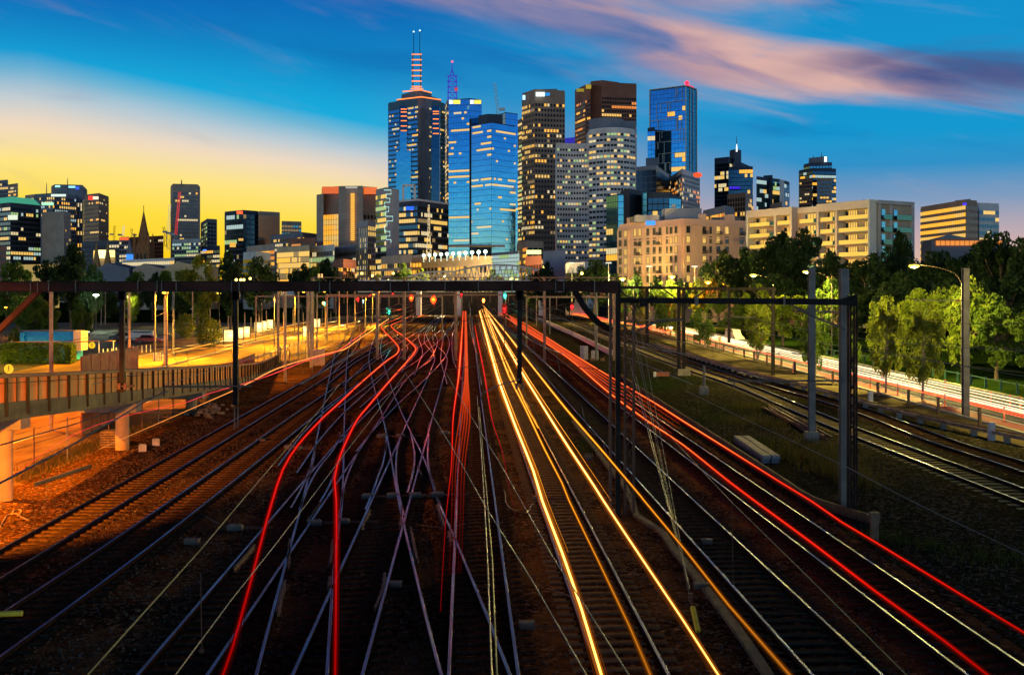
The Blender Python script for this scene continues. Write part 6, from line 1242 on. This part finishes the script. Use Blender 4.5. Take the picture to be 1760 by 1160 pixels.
for i in range(1, len(vp)-4):
    acc += (vp[i]-vp[i-1]).length
    if acc > 1.25*k:
        k += 1; b = MB(); p = vp[i]; wd = .13 if k % 2 else .045; b.box((p.x+.03, p.y, p.z+.42), (wd, wd, 1.2)); 
        if k % 2: b.box((p.x+.06, p.y, p.z-.28), (.09, .16, .6))
        b.build('parapet_post', M_dark, root)
for (x, y_, zt) in ((-20.95,50,3.5),(-21.2,66,2.55),(-22.8,86,1.45)):
    b = MB(); b.tube([(x-.9, y_, 0), (x-.9, y_, zt-.35)], .38, 20); b.build('pier', mat('pier_concrete', (.38,.25,.12), .8, var=.2, scale=.8), root, smooth=False)
    b = MB(); b.prism([(x-3.2, y_-.5), (x+.05, y_-.5), (x+.05, y_+.5), (x-3.2, y_+.5)], zt-.4, zt+.15); b.build('pier_cap', M_conc, root)
b = MB(); b.box((-27.2, 116, .5), (1.2, 16, 1.2), .12); b.build('abutment', M_conc, root)
b = MB(); a = Vector((-26.6, 72, 0)); c = Vector((-28.2, 88, 0))
for k in range(7):
    p = a.lerp(c, k/7); q = a.lerp(c, (k+.92)/7); b.add([(p.x, p.y, 0), (q.x, q.y, 0), (q.x, q.y, 4.95-.02*k), (p.x, p.y, 4.95-.02*k), (p.x-.1, p.y, 0), (q.x-.1, q.y, 0), (q.x-.1, q.y, 4.95-.02*k), (p.x-.1, p.y, 4.95-.02*k)], [(0,1,2,3),(7,6,5,4),(0,3,7,4),(1,5,6,2),(3,2,6,7)])
o = b.build('steel_barrier', mat('barrier_rust', (.26,.035,.012), .6, var=.3)); tagT(o, 'rust red panelled steel barrier behind the ramp', 'barrier')
# fence of the service road
root = thing('wire_fence', (-23.6, 56, 0), 'post and wire fence along the edge of the orange lit road', 'fence'); FX = lambda Y_: -23.5 if Y_ < 72 else -23.5-(Y_-72)*.062
for k in range(30):
    Y_ = 40+k*4.3; 
    if abs(Y_-66) < 1.5 or abs(Y_-86) < 1.5: Y_ += 2
    MB().tube([(FX(Y_), Y_, 0), (FX(Y_), Y_, 2.3)], .035, 5).build('fence_post', M_steel if k % 2 else M_rust, root)
b = MB()
for z_ in (2.2, 1.5, .8): b.tube([(FX(40+i*6), 40+i*6, z_) for i in range(20)], .012, 4)
b.build('fence_wire', M_wire, root)
root = thing('picket_fence', (-28, 150, 0), 'dark picket fence between the yard tracks and the yellow lit road', 'fence')
for j in range(12):
    b = MB()
    for i in range(10): Y_ = 137+j*11+i*1.1; X_ = -28.3-(Y_-136)*.045; b.box((X_, Y_, .75), (.04,.06,1.5))
    for z_ in (.3, 1.2): b.bar((-28.3-(1+j*11)*.045, 137+j*11, z_), (-28.3-(11+j*11)*.045, 147+j*11, z_), .03)
    b.build('picket_panel', M_dark, root)
for k in range(12):
    Y_ = 137+k*11; X_ = -28.3-(Y_-136)*.045; MB().box((X_, Y_, .9), (.1,.1,1.8)).build('fence_post', M_steel, root)

# ------------------------------------------------------------------ car park, kiosk, shelters
root = thing('kiosk', (-61, 152, 0), 'bright blue painted kiosk with a pale end behind the hedge', 'kiosk')
b = MB(); b.box((-60.3, 153, 1.85), (6.6, 3, 3.7)); b.build('wall', M_blue, root); b = MB(); b.box((-63.6, 151.2, 1.8), (.5,.4,3.6)); b.build('corner_post', M_blue, root)
b = MB(); b.box((-56.5, 152.4, 2.5), (1.0, 2.4, 2.5)); b.build('end_cabinet', WL['cream'], root); b = MB(); b.box((-60.3, 153, 3.78), (7.0, 3.4, .14)); b.build('roof', M_steel, root)
root = thing('height_barrier', (-57, 149, 0), 'orange height limit bar on white posts beside the kiosk', 'barrier'); 
a, c = Wp(15, 588, 149), Wp(198, 586, 149); MB().tube([a, c], .06, 6).build('bar', mat('orange_bar', (.7,.3,.12), .5), root)
for x in (20, 170, 195): p = Wp(x, 588, 149); MB().tube([(p.x, 149, 0), (p.x, 149, p.z+.2)], .07, 6).build('post', M_white, root)
def ped_sign(label, px, py, Y_):
    p = Wp(px, py, Y_); root = thing('crossing_sign', (p.x, Y_, 0), label, 'sign', 'round yellow crossing signs'); MB().tube([(p.x, Y_+.06, 0), (p.x, Y_+.06, p.z)], .04, 6).build('post', M_dark, root)
    b = MB(); b.tube([(p.x, Y_, p.z), (p.x, Y_+.03, p.z)], .42, 24); b.build('sign_face', em('lit_yellow_sign', (1,.75,.02), .55, (.8,.6,.02)), root)
    b = MB(); y_ = Y_-.015; S_ = lambda u, v: (p.x+u, y_, p.z+v)
    b.sphere(S_(0, .24), .055, 8, 6, sc=(1,.2,1))
    for (u0, v0, u1, v1) in ((0,.18,0,-.05),(0,-.05,-.12,-.28),(0,-.05,.13,-.28),(0,.13,-.12,0),(0,.13,.12,.02)): b.bar(S_(u0, v0), S_(u1, v1), .05, .02)
    b.build('walking_figure', M_dark, root)
ped_sign('round yellow walking figure sign by the end of the hedge', 158, 593.5, 149); ped_sign('larger round yellow walking figure sign just above the ramp parapet', 15, 634, 104)
proto = None
for i in range(13):
    p = G(170+i*7.4, 614-i*.75); lb = ORD[i]+' white bollard of the long row, counted from the hedge'
    if proto is None:
        b = MB(); b.tube([(0,0,0),(0,0,1.05)], .07, 8); b.sphere((0,0,1.05), .07, 8, 4); proto = b.build('bollard', M_white); tagT(proto, lb, 'bollard', 'white bollards in the car park row'); proto.location = p
    else: o = proto.copy(); COL.objects.link(o); o.location = p; o['label'] = lb
for i in range(5):
    p = G(264+i*3.8, 622-i*.5); o = proto.copy(); COL.objects.link(o); o.location = p; o['label'] = ORD[i]+' white bollard of the short tight row beside the orange lit pole'; o['group'] = 'white bollards in the short row'
def car(label, px, ybase, rz, paint, L_=4.6, h=1.45, van=False):
    g = G(px, ybase); root = thing('parked_van' if van else 'parked_car', (g.x, g.y, 0), label, 'van' if van else 'car', 'vehicles in the car park', rz)
    root['_o'] = 0
    l = L_/2; pro = [(-l,.35),(-l,.75),(-l+.15,.88),(-l*.62,.92),(l*.45,.92),(l-.2,.78),(l,.6),(l,.35)] if not van else [(-l,.35),(-l,1.0),(-l+.1,1.05),(l*.62,1.05),(l-.15,.85),(l,.6),(l,.35)]
    def ext(pr, w_, m, nm, par, tap=0):
        b = MB(); n = len(pr); vs = [(x, -w_+tap*(z_ > 1.0), z_) for x, z_ in pr]+[(x, w_-tap*(z_ > 1.0), z_) for x, z_ in pr]; b.add(vs, [tuple(range(n)), tuple(range(2*n-1, n-1, -1))]+[(i, i+n, (i+1) % n+n, (i+1) % n) for i in range(n)]); return b.build(nm, m, par)
    ext(pro, .88, paint, 'body', root)
    cab = [(-l*.78,.9),(-l*.55,h),(l*.12,h),(l*.46,.9)] if not van else [(-l*.97,1.0),(-l*.93,h),(l*.35,h),(l*.66,1.0)]
    ext(cab, .76, paint, 'cabin', root, .1)
    gls = [(-l*.70,.98),(-l*.53,h-.08),(l*.10,h-.08),(l*.38,.98)] if not van else [(-l*.85,1.12),(-l*.83,h-.15),(l*.32,h-.15),(l*.55,1.12)]
    ext(gls, .775, GLS['dark'], 'side_glass', root, .08)
    for sx in (-.62, .62):
        for sy in (-.8, .8): b = MB(); b.tube([(l*sx, sy-.1, .33), (l*sx, sy+.1, .33)], .33, 14); b.tube([(l*sx, sy-.11, .33), (l*sx, sy+.11, .33)], .17, 8, mi=1); b.build('wheel', [M_cable, M_steel], root)
    for sy in (-.6, .6): b = MB(); b.box((l-.02, sy, .66), (.08,.3,.14)); b.build('headlight', M_white, root); b = MB(); b.box((-l+.01, sy, .72), (.08,.26,.14)); b.build('tail_light', M_red, root)
    return root
M_cw = mat('white_car_paint', (.65,.62,.55), .3); M_cr = mat('red_car_paint', (.35,.02,.015), .25); M_ck = mat('black_car_paint', (.02,.02,.025), .25)
car('white van parked behind the red car', 240, 587, R(176), M_cw, 5.6, 1.95, True); car('red hatchback parked in front of the white van', 257, 590, R(4), M_cr, 4.4); car('black car half hidden behind the hanging post', 210, 585, R(175), M_ck, 4.4); car('pale car behind the kiosk end', 138, 578, R(20), M_cw, 4.8, 1.5); car('dark car parked far back under the trees', 330, 560, R(5), M_ck, 4.5)
b = None
for i, (px, yb, wd, lb) in enumerate([(395,592,19,'largest lit advertising shelter, nearest the hanging post'),(413,586,9,'narrow lit shelter panel beside the largest one'),(423,584,12,'lit shelter panel just past the hanging post'),(444,574,12,'lit shelter panel in the middle of the row'),(454,571,9,'slim lit shelter panel, fourth in the row'),(464,568,10,'farthest lit shelter panel in the row'),(525,583,8,'lit panel on the booth beyond the thick poles'),(545,566,10,'glowing ticket booth near the far curve')]):
    g = G(px, yb); w_ = wd/F*g.y; root = thing('lit_shelter', (g.x, g.y, 0), lb, 'shelter', 'lit advertising shelters')
    MB().box((g.x, g.y, 1.45), (w_, .18, 1.9)).build('lit_panel', em('shelter_panel', (1,.72,.25), 1.6), root); q = MB(); q.box((g.x-w_/2-.08, g.y, 1.25), (.1,.24,2.5)); q.box((g.x+w_/2+.08, g.y, 1.25), (.1,.24,2.5)); q.box((g.x, g.y, 2.5), (w_+.3, .5, .1)); q.build('frame', M_dark, root)
    plight(root, (g.x, g.y-1.2, 1.6), 500, (1,.7,.2), .4)
gpf = 'orange lit posts beside the service road'
for i, px in enumerate((371,386,415,426,440,453,467,483,500,518,551,557,566,575)):
    g = G(px, 578-(px-371)*.13); h_ = 3.2; o = MB().tube([(g.x, g.y+3, 0), (g.x, g.y+3, h_+(i % 3)*.6)], .09, 6).build('fence_post', M_opole); tagT(o, ORD[i]+' orange lit post behind the shelters, counted from the hanging post', 'post', gpf)
# ------------------------------------------------------------------ gravel yard objects
def sweep_box(name, label, pts, w_, h, m, cat, z0=0.0):
    p = smooth_path([G(x, y) for x, y in pts], 1.0); b = MB(); b.sweep([(-w_/2, z0), (-w_/2, z0+h), (w_/2, z0+h), (w_/2, z0)], p, [0,0,0]); o = b.build(name, m); return tagT(o, label, cat)
sweep_box('cable_trough', 'pale concrete cable trough winding past the lattice mast', [(985,726),(1016,765),(1046,804),(1071,834),(1088,868),(1095,890),(1134,914),(1160,949),(1199,997),(1240,1050),(1280,1104),(1330,1180)], .24, .13, mat('trough_dirty', (.16,.11,.075), .85, var=.4), 'cable trough')
sweep_box('timber_edge', 'low timber edge board between the red trail track and the gravel', [(1060,645),(1139,698),(1173,720),(1256,774),(1340,830),(1399,868),(1470,892),(1509,904)], .12, .36, mat('timber_dirty', (.11,.06,.035), .9, var=.4), 'edge board')
b = MB(); g = G(1503, 934); b.box((g.x, g.y, .5), (.22,.3,1.0)); b.box((g.x, g.y, .95), (.3,.36,.34)); tagT(b.build('relay_post', M_wood), 'squat brown relay box on a post at the end of the timber edge', 'relay box')
sweep_box('white_trough', 'white painted cable trough beyond the red trails', [(925,549),(960,565),(1000,584),(1050,610)], .5, .7, mat('lilac_white', (.5,.45,.48), .7), 'cable trough')
b = MB(); g = G(1004, 618); b.box((g.x, g.y, .9), (1.0,.6,1.8)); b.box((g.x+1.4, g.y, .6), (.9,.6,1.2)); tagT(b.build('relay_cabinet', mat('cabinet_grey', (.42,.38,.40), .6)), 'pale relay cabinet at the end of the white trough', 'cabinet')
b = MB(); g = G(548, 628); b.box((g.x, g.y, .9), (1.3,.8,1.8)); b.box((g.x, g.y, 1.84), (1.5,1.0,.1)); tagT(b.build('relay_cabinet', mat('cabinet_cream', (.5,.35,.22), .6)), 'cream relay cabinet at the foot of the thick paired poles', 'cabinet')
b = MB(); g = G(1132, 650); b.box((g.x-.4, g.y, .4), (.25,.5,.5), mi=1); b.box((g.x+.4, g.y, .42), (1.4,.45,.4)); tagT(b.build('orange_box', [mat('orange_rust', (.42,.12,.04), .7), M_white]), 'orange rusty box with a white end lying in the weeds', 'box')
root = thing('scrap_rails', tuple(G(1365, 735)), 'pile of rusty scrap rails lying in the gravel yard', 'pile of rails'); sr = random.Random(4)
for i in range(9):
    a = G(1312+i*4+sr.uniform(-3,3), 705+i*.5+sr.uniform(-4,5)); c = G(1390+i*5+sr.uniform(-5,5), 745+i*2.2+sr.uniform(-4,4)); z_ = .08+.1*(i % 3); a.z = z_; c.z = z_+.02; MB().bar(a, c, .09, .14).build('scrap_rail', M_rust, root)
root = thing('concrete_slabs', tuple(G(1290, 785)), 'two long pale concrete slabs stacked beside the timber edge', 'slab stack'); a, c = G(1266, 761), G(1316, 797)
for k, (z_, dx_) in enumerate(((.12,0),(.12,.5),(.33,.05),(.33,.55))):
    p, q = a+Vector((dx_,0,z_)), c+Vector((dx_,0,z_)); MB().bar(p, q, .42, .2).build('slab', mat('slab_pale', (.30,.28,.28), .8, var=.2), root)
b = MB(); g = G(1387, 660)
tpath = [(1130,590),(1280,636),(1400,666),(1500,693),(1600,717),(1700,738),(1800,758)]
root = thing('raised_cable_trough', tuple(G(1500, 700)), 'raised concrete cable trough on short posts along the outermost track', 'cable trough')
p = smooth_path([G(x, y, .6) for x, y in tpath], 1.5); 
for q in p: q.z = 0
b = MB(); b.sweep([(-.25,.42),(-.25,.62),(-.12,.62),(-.12,.50),(.12,.50),(.12,.62),(.25,.62),(.25,.42)], p, [0]*7); b.build('trough', mat('rusty_concrete', (.26,.18,.14), .8, var=.6, scale=1.2), root)
b = MB(); b.sweep([(-.03,.66),(-.03,.72),(.03,.72),(.03,.66)], p, [0]*3); b.build('cable', M_rust, root)
ac = 0
for i in range(1, len(p)):
    ac += (p[i]-p[i-1]).length
    if ac > 2.2: ac = 0; MB().box((p[i].x, p[i].y, .2), (.32,.3,.44)).build('support_block', M_conc, root)
for k, (px, yb) in enumerate(((784,0),(1496,697),(1704,757))):
    if k: g = G(px, yb); b = MB(); b.box((g.x, g.y, .55), (.35,.3,1.1)); tagT(b.build('marker_post', mat('marker_grey', (.5,.5,.55), .6)), ['','grey square post against the trough near the lattice mast','grey square post against the trough near the edge of the view'][k], 'post', 'grey posts by the raised trough')
gw = 'timber guard posts along the road edge'; proto = None
for i in range(24):
    Y_ = 70+i*7.2+(i % 3)*.4; X_ = 31.2; px = HX+X_/Y_*F
    if proto is None: b = MB(); b.box((0,0,.6), (.18,.18,1.2)); b.prism([(-.09,-.09),(.09,-.09),(.09,.09),(-.09,.09)], 1.2, 1.26, scale=.5); proto = b.build('guard_post', M_wood); tagT(proto, 'first square timber post by the road, counted from the edge of the view', 'post', gw); proto.location = (X_, Y_, 0)
    else: o = proto.copy(); COL.objects.link(o); o.location = (X_, Y_, 0); o['label'] = ORD[i]+' square timber post by the road, counted from the edge of the view'; o.rotation_euler = (rng.uniform(-.03,.03), rng.uniform(-.03,.03), rng.uniform(0,.3))
MB_ = MB(); MB_.tube([(31.2, 70, 1.0), (31.2, 236, 1.0)], .015, 4); tagT(MB_.build('guard_wire', M_wire), 'thin wire strung along the timber posts by the road', 'wire')
gb = 'orange and white traffic posts on the road'; TPs = [(1363,642,'flexible traffic post partly behind the footed steel pole'),(1422,638,'flexible traffic post beyond the trails near the steel poles'),(1516,662,'flexible traffic post beside the leaning eucalypt trunk'),(1496,668,'flexible traffic post close before the leaning eucalypt'),(1543,680,'flexible traffic post between the two eucalypt trunks'),(1562,660,'flexible traffic post on the far lane by the park grass'),(1624,700,'flexible traffic post in the red lane before the lone steel pole'),(1625,672,'flexible traffic post just past the forked eucalypt on the far lane'),(1703,696,'first of three flexible traffic posts past the lone steel pole'),(1736,702,'second of three flexible traffic posts past the lone steel pole'),(1754,705,'third of three flexible traffic posts past the lone steel pole'),(1726,725,'flexible traffic post low in the red lane at the edge of the view')]
proto = None
for i, (px, yb, lb) in enumerate(TPs):
    g = G(px, yb)
    if proto is None:
        proto = thing('traffic_post', g, lb, 'traffic post', gb); proto['_o'] = 0; M_or = em('orange_post_glow', (1,.16,.03), .35, (.8,.14,.03)); b = MB(); b.tube([(0,0,0),(0,0,.06)], .18, 10); k0 = b.build('base', M_cable, proto); b = MB(); b.tube([(0,0,.05),(0,0,1.05)], .06, 8); k1 = b.build('post', M_or, proto); b = MB(); b.tube([(0,0,.55),(0,0,.7)], .066, 8); b.tube([(0,0,.8),(0,0,.92)], .066, 8); k2 = b.build('reflective_band', M_white, proto)  # light thrown back by the posts is put in as emission
    else: copy_tree(proto, [(k0,[]),(k1,[]),(k2,[])], g, 0, (1,1,1), lb)
root = thing('rail_fence', (44.2, 90, 0), 'low green post and rail fence along the park lawn', 'fence')
for k in range(26):
    Y_ = 78+k*3.4; MB().box((44.2, Y_, .5), (.16,.16,1.0)).build('fence_post', M_green, root)
for z_ in (.85,): MB().bar((44.2, 76, z_), (44.2, 166, z_), .07, .1).build('rail', M_green, root)
# speed sign, parked truck, and buried yard marks
p = Wp(1237, 583, 172); root = thing('road_sign', (p.x, 172, 0), 'small pale round road sign beside the white trails', 'sign'); MB().tube([(p.x, 172, 0), (p.x, 172, p.z)], .05, 6).build('post', M_steel, root); MB().box(p, (.5,.04,.6)).build('sign_face', mat('sign_pale', (.6,.5,.3), .5), root)
rt = car('white parked truck behind the white trails, under the trees', 1262, 586, R(-80), M_cw, 5.5, 2.1, True); rt['group'] = 'vehicles by the road'
# pale transverse crossing marks, point rodding and stones in the yard
rs = np.random.default_rng(5); n = 26000; Yv = 24+rs.power(.9, n)*60; Xv = rs.uniform(-22, 20, n); Vs = []
sz = rs.uniform(.025,.06,(n,1)); ctr = np.stack([Xv, Yv, np.full(n, .02)], 1)
base_ = np.array([[1,0,-.4],[-.5,.87,-.4],[-.5,-.87,-.4],[0,0,.8]]); tri = [(0,1,3),(1,2,3),(2,0,3)]
ang = rs.uniform(0,6.28,n); ca, sa = np.cos(ang)[:,None], np.sin(ang)[:,None]
R_ = [np.concatenate([v[0]*ca-v[1]*sa, v[0]*sa+v[1]*ca, np.full((n,1), v[2])], 1)*sz+ctr for v in base_]
V = np.stack([np.stack([R_[a], R_[b_], R_[c]], 1) for a, b_, c in tri], 1).reshape(-1,3)
o = raw('ballast_stones', V, mat('stone', (.13,.10,.075), .8, var=.75, scale=5), None, 3); o['kind'] = 'stuff'; o['label'] = 'loose ballast stones lying between and beside the tracks'; o['category'] = 'stones'

# clutter on the verge and in the yard
for (px, py, lb) in ((245,776,'white concrete block on the verge, the one nearer the pier'),(268,766,'white concrete block on the verge, the one nearer the tracks')):
    g = G(px, py); b = MB(); b.box((g.x, g.y, .2), (.42,.36,.36), .3); b.box((g.x, g.y, .4), (.34,.28,.06), .3); tagT(b.build('concrete_block', mat('block_white', (.5,.48,.44), .8, var=.4)), lb, 'block', 'concrete blocks on the verge')
g = G(193, 768); root = thing('pallet_stack', g, 'stack of wooden pallets leaning by the second ramp pier', 'pallets'); g_ = g
for k in range(7):
    b = MB(); z_ = .14*k+.07
    for j in range(6): b.box((g.x-.5+j*.2, g.y, z_+.03), (.1,.9,.025))
    for j in range(3): b.box((g.x, g.y-.4+j*.4, z_-.02), (1.1,.09,.08))
    b.build('pallet', M_wood, root)
r = random.Random(12); b = MB()
for k in range(120):
    g = G(350+r.gauss(0,16), 708+r.gauss(0,5)); b.box((g.x, g.y, r.uniform(.03,.4)*max(0,1-abs(r.gauss(0,.6)))), (r.uniform(.1,.45), r.uniform(.1,.4), r.uniform(.08,.25)), r.uniform(0,3))
o = b.build('rubble', mat('rubble_grey', (.20,.17,.15), .9, var=.6, scale=4)); o['kind'] = 'stuff'; o['label'] = 'heap of broken concrete and rubbish by the third ramp pier'; o['category'] = 'rubble'
b = MB(); g = G(60, 835); c = G(155, 803); b.bar(g+Vector((0,0,.08)), c+Vector((0,0,.08)), .12, .14); tagT(b.build('steel_rail', M_cable), 'dark steel rail lying loose on the orange verge', 'rail')
for (pts, lb) in (([(0,905),(8,892),(22,882),(36,888),(48,893)],'pale curled branch on the verge at the picture edge, the longer one'),([(20,884),(30,875),(36,880),(30,886)],'small curled branch on the verge at the picture edge')):
    tagT(MB().tube(smooth_path([G(x, y, .05) for x, y in pts], .3), .03, 5).build('branch', mat('branch_pale', (.4,.25,.12), .8)), lb, 'branch')
for i, (pts, lb) in enumerate((([(310,880),(345,885),(395,905),(440,900)],'thin cable looping from the grey machine by the outer red trail'),([(866,843),(895,880),(930,858),(960,868)],'loose cable curling beside the flat machine by the crimson trail'),([(1000,700),(1010,735),(1035,760),(1046,790)],'loose cable along the weeds beside the gold trails'),([(640,905),(700,900),(760,906),(800,900)],'cable lying across the tracks under the scissors crossing'),([(410,1130),(470,1120),(560,1128),(640,1118)],'cable lying across the tracks at the lower edge'),([(940,1010),(990,1030),(1010,1080),(1060,1100)],'cable snaking beside the gold lit sleepers'))):
    tagT(MB().tube(smooth_path([G(x, y, .07) for x, y in pts], .4), .022, 5).build('ground_cable', M_wire if i % 2 else M_cable), lb, 'cable', 'cables lying on the ballast')
r = random.Random(31); protos = {}
bl = MB(); bl.box((0,0,.05), (.5,.2,.1)); bl.box((.1,.02,.12), (.2,.14,.04)); me_ = None
for i, (px, py, lb) in enumerate(((1050,884,'small junction box by the foot of the main column'),(1215,935,'small junction box beside the bundle of stay wires'),(1205,1012,'red rimmed junction box under the stay anchor'),(448,760,'small junction box on the sleepers beside the outer red trail'),(1012,790,'low metal box with four insulator caps beside the gold trails'),(680,1010,'flat metal box between rails near the lower edge'),(905,1080,'flat metal box between the wide band track and the gold track'),(330,935,'flat metal box between the two viaduct side tracks and the crossings'))):
    g = G(px, py); b = MB(); s_ = r.uniform(.8,1.3); b.box((g.x, g.y, .09), (.42*s_,.26*s_,.16)); b.box((g.x, g.y, .185), (.46*s_,.3*s_,.03)); b.tube([(g.x+.2*s_, g.y, .06), (g.x+.5*s_, g.y+.1, .03), (g.x+.9*s_, g.y+.05, .03)], .02, 5)
    if 'four' in lb:
        for k in range(4): b.sphere((g.x-.18+k*.12, g.y, .27), .045, 7, 5, sc=(1,1,1.5))
    tagT(b.build('junction_box', mat('box_rust', (.14,.09,.07), .7, var=.5)), lb, 'junction box', 'small boxes in the yard')

# insulated cross arms on far portals over the throat
for i, (px0, px1, py, Y_, lb) in enumerate(((440,760,522,210,'thin far portal spanning the throat behind the thick poles'),(560,905,514,290,'farthest thin portal across the yard throat'),(905,1060,520,190,'far portal over the tracks by the distant road'))):
    root = thing('overhead_line_portal', (Wp((px0+px1)/2, 500, Y_).x, Y_, 0), lb, 'portal', 'far thin portals over the throat')
    a, c = Wp(px0, py-14, Y_), Wp(px1, py-14, Y_); z_ = 8.0; MB().box(((a.x+c.x)/2, Y_, z_), (c.x-a.x, .25, .3)).build('boom', M_gan, root)
    for x in (a.x, c.x): MB().box((x, Y_, z_/2), (.25, .25, z_)).build('column', M_gan, root)
    n = int((c.x-a.x)/4.4)
    for k in range(1, n): x = a.x+(c.x-a.x)*k/n; MB().box((x, Y_, z_-1.1), (.12, .12, 2.0)).build('hanging_post', M_gan, root)
